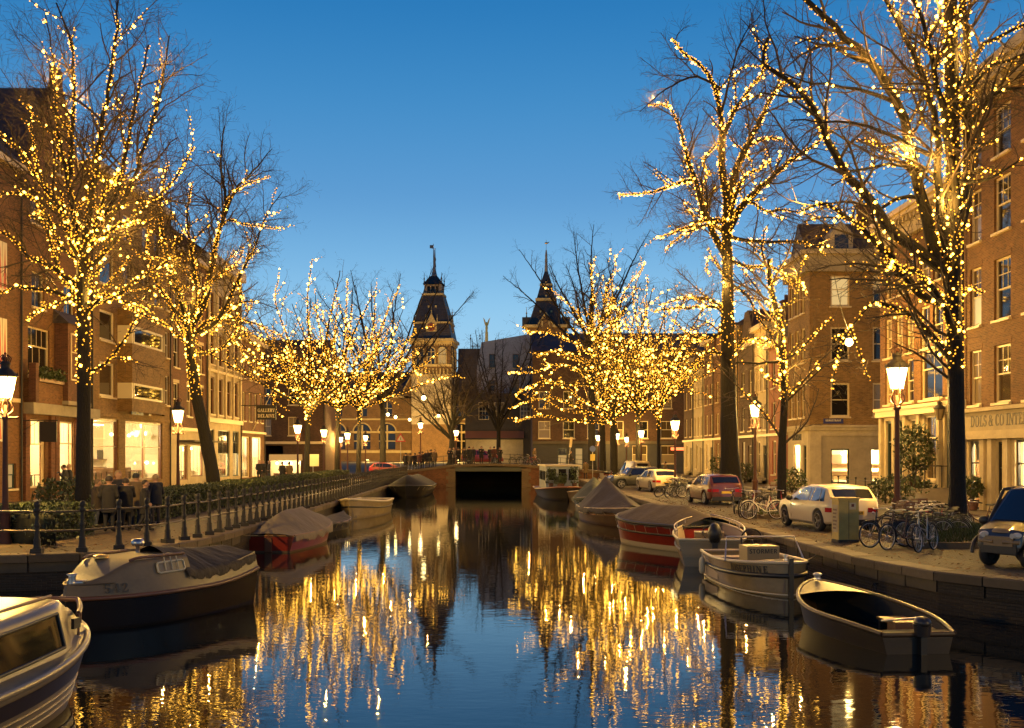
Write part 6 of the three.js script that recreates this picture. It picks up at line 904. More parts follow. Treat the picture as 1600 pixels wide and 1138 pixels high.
{ // c) red boat with grey cover, left
  const [t, L] = boat('red sloop under a pale grey ridged cover by the left quay', WB(-8.05, 37.0), WB(-7.35, 43.2), 'small boats moored in the canal');
  const S = hullShape(L, 2.05, { h: 0.55, hb: 0.85, stern: 0.85, draft: 0.3 }); boatShell(t, S, { hull: redHull, inner: null, rim: mat([0.2, 0.09, 0.03], 0.5), boot: mat([0.1, 0.06, 0.03], 0.6) });
  tarp(t, S, -0.01, 0.97, table([[0, 0.05], [0.28, 0.75], [0.62, 0.72], [1, 0.08]]), tarpMat([0.3, 0.24, 0.16]), 0.2, 0, 3); new MB().box(-0.04, 0.02, -0.12, 0.0, 0.5, 0.12).build('rudder', MAT.wood, t);
}
{ // d) little dinghy  e) white launch  f) dark barge
  const [t, L] = boat('small dark dinghy with flat cover between red sloop and white launch', WB(-8.15, 46.5), WB(-7.55, 50.5), 'small boats moored in the canal'); const S = hullShape(L, 1.5, { h: 0.35, hb: 0.5 }); boatShell(t, S, { hull: phys([0.02, 0.018, 0.016], 0.4), inner: null, rim: MAT.wood }); tarp(t, S, 0, 0.97, () => 0.2, tarpMat([0.12, 0.1, 0.07]), 0.08, 0, 9);
  const [t2, L2] = boat('cream open launch with white gunwale moored near the left arch', WB(-7.6, 63), WB(-8.1, 55.6), 'small boats moored in the canal'); const S2 = hullShape(L2, 2.3, { h: 0.75, hb: 1.0, flare: 0.85, stern: 0.8, rake: 0.1 }); boatShell(t2, S2, { hull: gel([0.5, 0.38, 0.2]), inner: mat([0.14, 0.11, 0.08], 0.7), rim: MAT.paintWhite, strake: MAT.black, rimR: 0.06 }); deck(t2, S2, 0.8, 0.98, MAT.paintWhite); new MB().box(L2 * 0.25, 0.3, -0.9, L2 * 0.32, 0.36, 0.9).box(L2 * 0.5, 0.3, -1, L2 * 0.57, 0.36, 1).build('thwart', MAT.wood, t2);
  const [t3, L3] = boat('black barge with rounded dark cover lying against the left bridge wall', WB(-8.0, 95), WB(-7.9, 83), undefined, 'barge'); const S3 = hullShape(L3, 3.3, { h: 0.75, hb: 0.9, stern: 0.95, full: 5 }); boatShell(t3, S3, { hull: phys([0.015, 0.013, 0.012], 0.4), inner: null, rim: mat([0.02, 0.016, 0.012], 0.5), rimR: 0.06 }); tarp(t3, S3, 0, 0.99, (u) => 0.8 * Math.pow(Math.min(1, (1 - u) * 9), 0.5), tarpMat([0.009, 0.008, 0.007]), 0.1, 0, 14, 'cover', 0.02);
}
{ // g) houseboat
  const [t, L] = boat('dark houseboat with pale grey cabin and potted plants at the bridge', WB(3.3, 92), WB(3.9, 78), undefined, 'houseboat'); const S = hullShape(L, 3.4, { h: 0.6, hb: 0.95, stern: 0.9, full: 4 }); boatShell(t, S, { hull: phys([0.02, 0.016, 0.014], 0.4), inner: null, rim: mat([0.2, 0.07, 0.03], 0.5), rimR: 0.07 }); deck(t, S, 0, 0.98, MAT.wood, 'deck');
  const grey = plaster([0.42, 0.45, 0.44]); const c = new MB().box(L * 0.15, 0.6, -1.2, L * 0.68, 2.35, 1.2).build('cabin', grey, t); new MB().box(L * 0.13, 2.352, -1.3, L * 0.7, 2.46, 1.3).build('cabin_roof', MAT.paint, c);
  for (const z of [-0.75, 0.0, 0.75]) { new MB().box(L * 0.68 + 0.003, 1.35, z - 0.28, L * 0.68 + 0.03, 2.15, z + 0.28).build('cabin_window', MAT.pane, c); } for (let k = 0; k < 4; k++) for (const sd of [-1, 1]) new MB().box(L * (0.2 + k * 0.12), 1.3, sd > 0 ? 1.203 : -1.23, L * (0.27 + k * 0.12), 2.0, sd > 0 ? 1.23 : -1.203).build('cabin_window', MAT.pane, c);
  const r = rng(77); for (const [x, z, h] of [[0.74, 0.9, 1.0], [0.75, 0.1, 0.7], [0.75, -0.8, 1.2], [0.84, 0.4, 0.5]]) { const p = t.localToWorld(V(x * L, 0.85, z)), q = thing('potted_plant', ['leafy pot plant nearest the canal side of the houseboat bow', 'small pot plant in the middle of the houseboat deck', 'tallest pot plant on the quay side of the houseboat', 'low bush in a pot at the houseboat bow'][[0.9, 0.1, -0.8, 0.4].indexOf(z)], 'plant', p.toArray()); new MB().lathe([[0.15, 0], [0.2, 0.3], [0.17, 0.3], [0, 0.27]], 10).build('pot', MAT.tile, q); leafy(q, 160, () => V((r() - 0.5) * 0.7, 0.3 + r() * h, (r() - 0.5) * 0.7), r, MAT.leaf, 1.8); }
}
{ // h) green cover  i) grey tent  and small ones behind
  const [t, L] = boat('boat under a dark green tent cover behind the grey tent boat', WB(5.3, 72), WB(4.5, 62.5), 'small boats moored in the canal'); const S = hullShape(L, 2.5, { h: 0.6, hb: 0.85 }); boatShell(t, S, { hull: mat([0.03, 0.05, 0.03], 0.4), inner: null, rim: MAT.wood }); tarp(t, S, 0, 0.97, table([[0, 0.3], [0.4, 1.25], [0.75, 0.8], [1, 0.1]]), tarpMat([0.06, 0.07, 0.035]), 0.2, 0, 22);
  const [t1, L1] = boat('open grey skiff lying between the green boat and the houseboat', WB(5.2, 84), WB(4.6, 75), 'small boats moored in the canal'); const S1 = hullShape(L1, 2.1, { h: 0.55, hb: 0.8 }); boatShell(t1, S1, { hull: woodHull, inner: mat([0.1, 0.07, 0.05], 0.8), rim: MAT.paint }); new MB().box(L1 * 0.3, 0.3, -0.8, L1 * 0.38, 0.35, 0.8).build('thwart', MAT.wood, t1);
  const [t2, L2] = boat('varnished boat under a peaked grey tent with orange stern board', WB(4.0, 56.5), WB(5.4, 49.5), 'small boats moored in the canal'); const S2 = hullShape(L2, 2.5, { h: 0.7, hb: 0.85, stern: 0.6 }); boatShell(t2, S2, { hull: woodHull, inner: null, rim: MAT.paint, strake: MAT.wood }); tarp(t2, S2, 0.0, 0.97, table([[0, 0.25], [0.38, 1.5], [0.5, 1.15], [1, 0.1]]), tarpMat([0.11, 0.09, 0.085]), 0.22, 0, 25, 'tent_cover', 0.25); new MB().box(-0.12, 0.1, -0.35, -0.02, 0.85, 0.35).build('stern_board', mat([0.5, 0.08, 0.02], 0.5), t2);
}
{ // j) red tjalk-like boat with grey brown cover
  const [t, L] = boat('broad dark red boat with grey brown hooped cover and cream waterline', WB(6.55, 37.2), WB(4.25, 42.0), 'small boats moored in the canal'); const S = hullShape(L, 2.6, { h: 0.85, hb: 1.05, stern: 0.8, full: 2.8, rake: 0.05 }); boatShell(t, S, { hull: redHull, inner: null, rim: MAT.black, boot: mat([0.45, 0.36, 0.2], 0.5), rimR: 0.06, strake: MAT.black });
  tarp(t, S, -0.02, 0.97, table([[0, 0.3], [0.3, 0.62], [0.72, 0.55], [1, 0.1]]), tarpMat([0.16, 0.115, 0.07]), 0.1, 0, 31); new MB().put(new THREE.SphereGeometry(0.16, 12, 10), L * 0.985, 0.55, 0.28).build('ball_fender', mat([0.45, 0.12, 0.05], 0.4), t); const ch = []; for (let k = 0; k <= 12; k++) { const p = S.P(0.98 - k * 0.022, 0.88 - 0.12 * Math.sin(k / 12 * Math.PI), 1); p.z += 0.05; ch.push(p); } new MB().tube(ch, 0.03, 5).build('chain', MAT.iron, t);
}
{ // k) white tender with rails and outboard
  const [t, L] = boat('white open tender with tube rails and covered outboard beside the red boat', WB(5.75, 32.3), WB(6.6, 38.0), 'small boats moored in the canal'); const S = hullShape(L, 2.2, { h: 0.78, hb: 1.0, stern: 0.85 }), w = gel([0.4, 0.29, 0.14]); boatShell(t, S, { hull: w, inner: mat([0.42, 0.34, 0.24], 0.5), rim: MAT.paintWhite, strake: mat([0.1, 0.08, 0.06], 0.5), floor: 0.15 });
  for (const sd of [-1, 1]) { const pts = []; for (let k = 0; k <= 20; k++) { const s = 0.12 + k / 20 * 0.86, p = S.P(s, 1, sd); pts.push(V(p.x, p.y + 0.22, p.z * 0.97)); } const rl = new MB().tube(pts, 0.022, 6); for (let k = 0; k <= 20; k += 4) rl.bar(pts[k], V(pts[k].x, pts[k].y - 0.22, pts[k].z), 0.016, 5); rl.build('side_rail', MAT.chrome, t); }
  new MB().box(L * 0.36, 0.15, -0.45, L * 0.5, 0.85, 0.45).build('steering_console', w, t); new MB().put(new THREE.TorusGeometry(0.2, 0.02, 6, 18), L * 0.35, 0.85, 0, 0, Math.PI / 2, 0).build('steering_wheel', MAT.black, t); new MB().box(L * 0.18, 0.15, -0.85, L * 0.27, 0.5, 0.85).box(L * 0.6, 0.15, -0.8, L * 0.68, 0.5, 0.8).build('seat', mat([0.55, 0.45, 0.3], 0.6), t);
  new MB().put(new THREE.SphereGeometry(0.24, 14, 10), 0.05, 0.95, 0.1, 0, 0, 0, V(1.2, 1.35, 0.85)).box(-0.12, -0.2, 0.02, 0.06, 0.75, 0.18).build('outboard_motor', MAT.black, t);
}
{ // l) Josephine
  const [t, L] = boat('cream sloop lettered JOSEPHINE with black strake and stem', WB(5.9, 30.4), WB(6.3, 25.3), 'small boats moored in the canal'); const S = hullShape(L, 1.95, { h: 0.64, hb: 0.78, stern: 0.8, full: 2.6, flare: 0.86, rake: 0.04 }), w = gel([0.42, 0.3, 0.14], 0.25);
  boatShell(t, S, { hull: w, inner: mat([0.16, 0.11, 0.07], 0.6), rim: mat([0.5, 0.4, 0.25], 0.4), floor: 0.1, rimR: 0.04 });
  for (const sd of [-1, 1]) { const q = []; for (let k = 0; k <= 30; k++) { const p = S.P(k / 30, 0.73, sd); p.z += sd * 0.02; q.push(p); } new MB().tube(q, 0.055, 6).build('rubbing_strake', MAT.black, t); const b = []; for (let k = 0; k <= 30; k++) { const p = S.P(k / 30, 0.33, sd); p.z += sd * 0.012; b.push(p); } new MB().tube(b, 0.018, 5).build('waterline_stripe', MAT.paintWhite, t); }
  fender(t, S, 0.2, 1); fender(t, S, 0.4, -1); deckText(t, S, 'JOSEPHINE', 0.16, 0.66, 0.86, 1, MAT.black, 1); deckText(t, S, 'JOSEPHINE', 0.14, 0.84, 0.86, -1, MAT.black, -1);
  new MB().box(L - 0.06, -0.3, -0.05, L + 0.06, 0.9, 0.05).build('stem_post', MAT.black, t); deck(t, S, 0.8, 0.985, w); new MB().lathe([[0.06, 0], [0.04, 0.08], [0.07, 0.13], [0, 0.15]], 8, L * 0.93, S.sheer(0.93) + 0.06, 0).build('bollard', MAT.chrome, t);
  const eb = new MB().box(L * 0.46, 0.1, -0.4, L * 0.6, 1.0, 0.4).build('engine_box', mat([0.26, 0.18, 0.085], 0.4), t); { const g = lettering('STORMER', 0.11, 0.006, fontSans); const m = mesh('maker_lettering', g, MAT.black, eb); m.position.set(L * 0.6 + 0.002, 0.88, 0); m.rotation.y = Math.PI / 2; }
  new MB().put(new THREE.TorusGeometry(0.27, 0.022, 6, 20), L * 0.44, 1.1, 0.05, 0, Math.PI / 2, 0).bar(V(L * 0.44, 1.1, -0.22), V(L * 0.44, 1.1, 0.32), 0.014).bar(V(L * 0.44, 1.1, 0.05), V(L * 0.47, 0.9, 0.05), 0.03).build('steering_wheel', MAT.black, t);
  const fr = new MB(); fr.tube([V(L * 0.62, S.sheer(0.6), -0.98), V(L * 0.55, 1.22, -0.85), V(L * 0.55, 1.22, 0.85), V(L * 0.62, S.sheer(0.6), 0.98)], 0.024, 6); fr.build('rail', MAT.chrome, t); new MB().box(L * 0.08, 0.1, -0.85, L * 0.2, 0.55, 0.85).box(L * 0.2, 0.1, 0.5, L * 0.42, 0.5, 0.9).box(L * 0.2, 0.1, -0.9, L * 0.42, 0.5, -0.5).build('seat', mat([0.4, 0.3, 0.2], 0.7), t);
}
{ // m) open dark sloop, front right
  const [t, L] = boat('dark open wooden sloop with empty interior in the right foreground', WB(6.6, 18.2), WB(6.2, 23.0), undefined, 'open_sloop'); const S = hullShape(L, 1.95, { h: 0.4, hb: 0.66, hs: 0.32, stern: 0.62, full: 2.1, flare: 0.8, rake: 0.3 }), w = gel([0.035, 0.02, 0.009], 0.55), in_ = mat([0.012, 0.008, 0.005], 0.8);
  boatShell(t, S, { hull: w, inner: in_, rim: mat([0.05, 0.029, 0.013], 0.45), floor: -0.05, rimR: 0.045 }); deck(t, S, 0.74, 0.985, mat([0.07, 0.042, 0.02], 0.4, { map: grimeMap, bumpMap: grainBump, bumpScale: 0.004 }), 'foredeck', 0.02, 0.1); deck(t, S, 0.0, 0.06, in_, 'stern_deck', 0.0, 0.03);
  new MB().lathe([[0.08, 0], [0.06, 0.06], [0.1, 0.1], [0.06, 0.13], [0, 0.14]], 10, L * 0.955, S.sheer(0.955) + 0.08, 0).build('bow_cleat', MAT.chrome, t);
  const se = new MB(); se.box(L * 0.2, 0.2, 0.35, L * 0.52, 0.25, 0.95).box(L * 0.22, -0.05, 0.37, L * 0.24, 0.2, 0.9).box(L * 0.49, -0.05, 0.37, L * 0.51, 0.2, 0.9); se.build('side_bench', mat([0.06, 0.035, 0.016], 0.5), t); new MB().box(L * 0.13, -0.05, -0.1, L * 0.2, 0.42, 0.3).build('control_box', mat([0.09, 0.035, 0.02], 0.5), t); new MB().bar(V(L * 0.2, 0.4, -0.2), V(L * 0.05, 0.55, 0.1), 0.02).build('tiller', MAT.chrome, t);
  const om = new MB().put(new THREE.SphereGeometry(0.15, 16, 12), -0.05, 0.52, 0.05, 0, 0, 0, V(1.15, 0.7, 0.9)).put(new THREE.CylinderGeometry(0.15, 0.12, 0.2, 14), -0.05, 0.4, 0.05).build('outboard_motor', mat([0.03, 0.024, 0.02], 0.35), t); new MB().box(-0.12, -0.5, 0.0, -0.02, 0.32, 0.1).build('motor_leg', MAT.black, om);
}

function fender(t, S, s, side) { const p = S.P(s, 1, side); new MB().lathe([[0, -0.42], [0.06, -0.4], [0.085, -0.32], [0.085, -0.08], [0.06, 0], [0.015, 0.03], [0.012, 0.12], [0, 0.12]], 10, p.x, p.y - 0.1, p.z + side * 0.1).build('fender', MAT.paintWhite, t); }
// ---------- cars ----------
const evaluator = new Evaluator(); evaluator.attributes = ['position', 'normal', 'uv'];
function makeCar(label, o, pos, turn, name = 'parked_car') {
  const { L = 4.3, W = 1.78, top, belt, glass, paint, wheelR = 0.33, axles = [0.82, L - 0.85], bottom = 0.22, rim = MAT.steel, tumble = 0.38, quarter = true } = o;
  const t = thing(name, label, 'car', pos, turn), T = table(top), Bt = table(belt), hw = (x) => W / 2 * (1 - 0.1 * Math.pow(Math.abs(x / L * 2 - 1), 4) - 0.1 * Math.pow(Math.abs(x / L * 2 - 1), 14));
  const yB = (x) => Math.min(Bt(x), T(x) - 0.025), ht = (x) => { const d = T(x) - yB(x); return hw(x) - Math.min(0.22, d * tumble) - 0.03; };
  const ring = (x) => { const h = hw(x), b = bottom + 0.08 * Math.pow(Math.abs(x / L * 2 - 1), 6), y1 = yB(x), y2 = T(x), k = ht(x), q = [[0, b], [h * 0.9, b], [h * 0.97, b + 0.06], [h, lerp(b, y1, 0.45)], [h * 0.995, lerp(b, y1, 0.8)], [h * 0.975, y1], [k + 0.02, y2 - Math.min(0.05, (y2 - y1) * 0.3)], [k - 0.05, y2 - 0.008], [k * 0.5, y2 + 0.012], [0, y2 + 0.016]]; return [...q, ...q.slice(1, -1).reverse().map(([z, y]) => [-z, y])]; };
  const xs = new Set([0, L]); for (let i = 0; i <= 44; i++) xs.add(L * i / 44); top.forEach(([x]) => xs.add(x)); const X = [...xs].sort((a, b) => a - b).filter((x, i, A) => !i || x - A[i - 1] > 0.012), pos_ = [], idx = [], n = ring(1).length;
  for (const x of X) for (const [z, y] of ring(x)) pos_.push(x, y, z);
  for (let i = 0; i < X.length - 1; i++) for (let j = 0; j < n; j++) { const a = i * n + j, b = i * n + (j + 1) % n; idx.push(a, b, a + n, b, b + n, a + n); }
  for (const [i, f] of [[0, 1], [X.length - 1, 0]]) for (let j = 1; j < n - 1; j++) f ? idx.push(i * n, i * n + j + 1, i * n + j) : idx.push(i * n, i * n + j, i * n + j + 1);
  let g = new THREE.BufferGeometry(); g.setAttribute('position', new THREE.Float32BufferAttribute(pos_, 3)); g.setIndex(idx.map((_, i) => idx[i - i % 3 + [0, 2, 1][i % 3]])); g = toCreasedNormals(g, 0.55); g.setAttribute('uv', new THREE.Float32BufferAttribute(new Float32Array(g.attributes.position.count * 2), 2));
  let body = new Brush(g); body.updateMatrixWorld();
  for (const ax of axles) for (const sd of [-1, 1]) { const c = new Brush(new THREE.CylinderGeometry(wheelR + 0.06, wheelR + 0.06, 0.5, 28)); c.rotation.x = Math.PI / 2; c.position.set(ax, wheelR + 0.01, sd * (W / 2 - 0.05)); c.updateMatrixWorld(); body = evaluator.evaluate(body, c, SUBTRACTION); body.updateMatrixWorld(); }
  const shell = mesh('body', body.geometry, paint, t);
  const side = (pts, sd, out = 0.009) => { const m = new MB(), K = (x, k) => V(x, lerp(yB(x), T(x) - 0.05, k), sd * (lerp(hw(x) * 0.975, ht(x) + 0.02, k) + out)); m.grid((u, v) => { const xa = lerp(pts[0], pts[2], v), xb = lerp(pts[1], pts[3], v); return K(lerp(xa, xb, u), lerp(0.06, 0.9, v)); }, 8, 4, sd < 0); return m; };
  for (const sd of [-1, 1]) for (const w of glass.side) side(w, sd).build('side_window', MAT.carGlass, t);
  const cap = (x0, x1, in_ = 0.1) => new MB().grid((u, v) => { const x = lerp(x0, x1, u), k = ht(x) - in_ * (1 - 0.2 * u), z = lerp(-k, k, v), e = 0.02; const dy = (T(x + e) - T(x - e)) / (2 * e), nl = 1 / Math.hypot(1, dy); return V(x - dy * nl * 0.014, T(x) + 0.016 * (1 - (v * 2 - 1) ** 2) + nl * 0.014, z); }, 8, 8, true);
  cap(...glass.rear).build('rear_window', MAT.carGlass, t); cap(...glass.front).build('windscreen', MAT.carGlass, t);
  const wheel = (() => { const ty = new MB().put(new THREE.TorusGeometry(wheelR - 0.075, 0.085, 10, 26), 0, 0, 0, 0, 0, 0, V(1, 1, 1.25)).lathe([[wheelR - 0.02, -0.08], [wheelR, 0], [wheelR - 0.02, 0.08]], 4).g(), rm = new MB(); rm.put(new THREE.CylinderGeometry(wheelR - 0.1, wheelR - 0.1, 0.12, 22), 0, 0, 0, Math.PI / 2); const sp = new MB().put(new THREE.TorusGeometry(wheelR - 0.1, 0.018, 6, 24), 0, 0, 0.085); for (let k = 0; k < 5; k++) { const a = k * 1.2566; for (const q of [-0.16, 0.16]) sp.bar(V(0, 0, 0.09), V(Math.cos(a + q) * (wheelR - 0.11), Math.sin(a + q) * (wheelR - 0.11), 0.08), 0.018, 5); } sp.put(new THREE.CylinderGeometry(0.05, 0.05, 0.03, 10), 0, 0, 0.095, Math.PI / 2); return [new MB().put(new THREE.TorusGeometry(wheelR - 0.075, 0.078, 10, 26), 0, 0, 0, 0, 0, 0, V(1, 1, 1.3)).g(), rm.g(), sp.g()]; })();
  for (const ax of axles) for (const sd of [-1, 1]) { const w = mesh('wheel', wheel[0], MAT.rubber, t); w.position.set(ax, wheelR, sd * (W / 2 - 0.12)); if (sd < 0) w.rotation.y = Math.PI; mesh('rim_well', wheel[1], MAT.black, w); mesh('rim', wheel[2], rim, w); }
  for (const sd of [-1, 1]) {
    const tl = o.tail ?? [0.02, 0.34, 0.62, 0.76]; new MB().grid((u, v) => { const x = lerp(tl[0], tl[1], u), y = lerp(tl[2], tl[3], v); return V(x - (u === 0 ? 0.012 : 0), y, sd * (hw(x) * 0.99 + 0.008)); }, 6, 2, sd < 0).box(-0.012, tl[2], sd > 0 ? hw(0) * 0.55 : -hw(0) * 0.98, 0.05, tl[3], sd > 0 ? hw(0) * 0.98 : -hw(0) * 0.55).build('tail_light', MAT.tail, t);
    const hx = L - 0.05; new MB().put(new THREE.SphereGeometry(0.15, 12, 8), L - 0.12, yB(L - 0.3) - 0.12, sd * hw(L) * 0.78, 0, 0, 0, V(0.9, 0.5, 0.9)).build('headlight', MAT.headGlass, t);
    const mx = glass.front[0] + (glass.front[1] > glass.front[0] ? 0.55 : -0.1); new MB().put(new THREE.SphereGeometry(0.12, 10, 8), o.mirrorX ?? mx, yB(o.mirrorX ?? mx) + 0.08, sd * (hw(o.mirrorX ?? mx) + 0.1), 0, 0, 0, V(0.6, 0.75, 1)).build('wing_mirror', MAT.black, t);
    new MB().bar(V(glass.side[0][1] + 0.0, yB(2), sd * (hw(2) + 0.001)), V(glass.side[0][1], bottom + 0.12, sd * (hw(2) * 0.985 + 0.001)), 0.006, 4).build('door_seam', MAT.black, t);
    new MB().box(L * 0.44, yB(L * 0.44) - 0.13, sd > 0 ? hw(2) : -hw(2) - 0.03, L * 0.44 + 0.18, yB(L * 0.44) - 0.1, sd > 0 ? hw(2) + 0.03 : -hw(2)).build('door_handle', paint, t);
  }
  new MB().box(-0.03, 0.55, -0.26, -0.004, 0.66, 0.26).build('number_plate', MAT.plate, t); new MB().box(-0.01, bottom, -W * 0.4, 0.12, bottom + 0.18, W * 0.4).build('rear_diffuser', MAT.black, t);
  new MB().box(L - 0.12, bottom + 0.02, -W * 0.34, L + 0.01, bottom + 0.22, W * 0.34).build('grille', MAT.black, t); new MB().box(0.3, bottom - 0.03, -W * 0.4, L - 0.3, bottom + 0.04, W * 0.4).build('underside', MAT.black, t);
  return t;
}
MAT.carGlass = phys([0.01, 0.011, 0.013], 0.03, { ior: 1.9 }); MAT.tail = phys([0.35, 0.01, 0.015], 0.15, { clearcoat: 1 }); MAT.headGlass = phys([0.5, 0.48, 0.42], 0.1, { clearcoat: 1 }); MAT.plate = mat([0.7, 0.42, 0.03], 0.5);
const carPaint = (c, m = 0) => phys(c, 0.35, { metalness: m, clearcoat: 1, clearcoatRoughness: 0.04 });
const hatch = { L: 4.3, W: 1.8, top: [[0, 0.78], [0.04, 0.98], [0.42, 1.32], [0.5, 1.4], [1.1, 1.445], [1.9, 1.44], [2.4, 1.36], [3.15, 1.0], [3.5, 0.95], [4.05, 0.84], [4.24, 0.7], [4.3, 0.52]], belt: [[0, 0.74], [0.1, 0.93], [2, 0.9], [3.1, 0.9], [4, 0.78], [4.3, 0.5]], glass: { side: [[1.55, 2.85, 1.6, 2.3], [0.75, 1.5, 0.85, 1.55], [0.42, 0.7, 0.6, 0.8]], rear: [0.1, 0.4], front: [2.48, 3.1] } };
{
  // white hatchback, seen from behind its left
  const a = V(10.0, 0, -33.6), t = makeCar('white hatchback with blue sky in its windows parked behind the utility cabinet', { ...hatch, paint: carPaint([0.5, 0.41, 0.27]), mirrorX: 2.75, rim: mat([0.12, 0.1, 0.09], 0.3, { metalness: 0.8 }) }, [10.5, 0, -34.2], 98.5 * R);
  const badge = new MB().put(new THREE.CylinderGeometry(0.05, 0.05, 0.02, 16), 0, 0, 0, 0, 0, Math.PI / 2).build('round_badge', MAT.black, t); badge.position.set(-0.005, 0.86, 0); new MB().box(-0.014, 0.002, 0.002, -0.011, 0.03, 0.03).box(-0.014, -0.03, -0.03, -0.011, -0.002, -0.002).build('badge_quarters', MAT.paintWhite, badge); { const g = lettering('K-210-GB', 0.075, 0.003, fontSans); const m = mesh('plate_lettering', g, MAT.black, t); m.position.set(-0.032, 0.605, 0); m.rotation.y = -Math.PI / 2; }
  makeCar('dark red hatchback parked left of the old elm trunk', { ...hatch, paint: carPaint([0.12, 0.022, 0.012], 0.2), mirrorX: 2.75 }, [10.1, 0, -52.6], 97 * R);
  makeCar('small white hatchback parked behind the thin mossy tree', { ...hatch, L: 4.3, paint: carPaint([0.48, 0.39, 0.26]), mirrorX: 2.75 }, [9.75, 0, -70.5], 100 * R);
  const mini = { L: 3.8, W: 1.7, top: [[0, 0.8], [0.03, 1.0], [0.2, 1.4], [0.3, 1.5], [1.9, 1.5], [2.15, 1.46], [2.55, 1.02], [2.7, 0.98], [3.5, 0.9], [3.74, 0.72], [3.8, 0.5]], belt: [[0, 0.78], [0.05, 0.95], [3.5, 0.86], [3.8, 0.5]], glass: { side: [[1.25, 2.4, 1.25, 2.1], [0.3, 1.2, 0.4, 1.2]], rear: [0.05, 0.19], front: [2.2, 2.52] }, mirrorX: 2.3 };
  makeCar('black boxy small car with pale roof facing the canal on the right bank', { ...mini, paint: carPaint([0.02, 0.018, 0.016]) }, [10.4, 0, -79.5], 190 * R);
  const van = { L: 4.6, W: 1.85, top: [[0, 0.8], [0.05, 1.75], [0.15, 1.85], [2.7, 1.88], [3.1, 1.78], [3.75, 1.15], [4.35, 1.0], [4.55, 0.8], [4.6, 0.5]], belt: [[0, 0.75], [0.1, 1.08], [3.6, 1.06], [4.4, 0.85], [4.6, 0.5]], glass: { side: [[2.3, 3.55, 2.3, 3.1]], rear: [0.02, 0.045], front: [3.15, 3.7] }, mirrorX: 3.4, tail: [0.0, 0.12, 0.8, 1.2] };
  makeCar('grey brown van parked beyond the black small car', { ...van, paint: carPaint([0.22, 0.17, 0.12], 0.3) }, [10.2, 0, -87.5], 98 * R, 'parked_van');
  for (const [px, D, label] of [[752, 116, 'red car crossing the bridge behind the people on the right'], [605, 127, 'red car beyond the left bridge ramp under the museum arches']]) { const x = xAt(px, D); makeCar(label, { ...hatch, paint: carPaint([0.18, 0.012, 0.012]), mirrorX: 2.75 }, [x - 2, D < 120 ? deckY(x) - 0.02 : 0.01, -D], 0); }
}
{ // the tiny electric microcar at the right edge
  const heading = 212 * R, p = V(11.9, 0, -24.6), q = 1.12;
  const o = { L: 1.75, W: 1.08, top: [[0, 0.7], [0.03, 1.1], [0.15, 1.42], [0.3, 1.5], [0.85, 1.52], [1.0, 1.47], [1.38, 0.86], [1.5, 0.8], [1.66, 0.72], [1.74, 0.56], [1.75, 0.42]], belt: [[0, 0.66], [0.05, 0.8], [1.3, 0.78], [1.7, 0.66], [1.75, 0.4]], glass: { side: [[0.5, 1.22, 0.55, 0.95]], rear: [0.04, 0.14], front: [1.02, 1.37] }, paint: carPaint([0.015, 0.013, 0.012]), wheelR: 0.25, axles: [0.3, 1.42], bottom: 0.26, tumble: 0.3, mirrorX: 1.28 };
  const t = makeCar('tiny two seat electric microcar with big windscreen at the right edge', o, [p.x, 0, p.z], heading, 'microcar'); t.scale.setScalar(q);
  const tan = mat([0.2, 0.13, 0.06], 0.4); new MB().box(1.45, 0.42, -0.3, 1.775, 0.6, 0.3).build('front_panel', tan, t); new MB().put(new THREE.SphereGeometry(0.5, 16, 8, 0, Math.PI * 2, 0, Math.PI / 2), 1.42, 0.67, 0, 0, 0, 0, V(0.62, 0.28, 0.78)).build('bonnet', tan, t);
  for (const sd of [-1, 1]) { new MB().put(new THREE.CylinderGeometry(0.05, 0.05, 0.04, 14), 1.76, 0.62, sd * 0.3, 0, 0, Math.PI / 2).build('round_headlight', MAT.headGlass, t); new MB().bar(V(1.76, 0.5, sd * 0.1), V(1.72, 0.5, sd * 0.42), 0.045, 7).build('bumper', tan, t); const a = []; for (let k = 0; k <= 10; k++) { const an = k / 10 * Math.PI; a.push(V(1.42 + Math.cos(an) * 0.34, 0.25 + Math.sin(an) * 0.34, sd * 0.56)); } new MB().tube(a, 0.04, 6).build('wheel_arch', MAT.black, t); const pl = new MB().tube([V(1.36, 0.84, sd * 0.47), V(1.0, 1.46, sd * 0.4), V(0.4, 1.5, sd * 0.4)], 0.035, 6); pl.build('roof_pillar', MAT.black, t); }
}

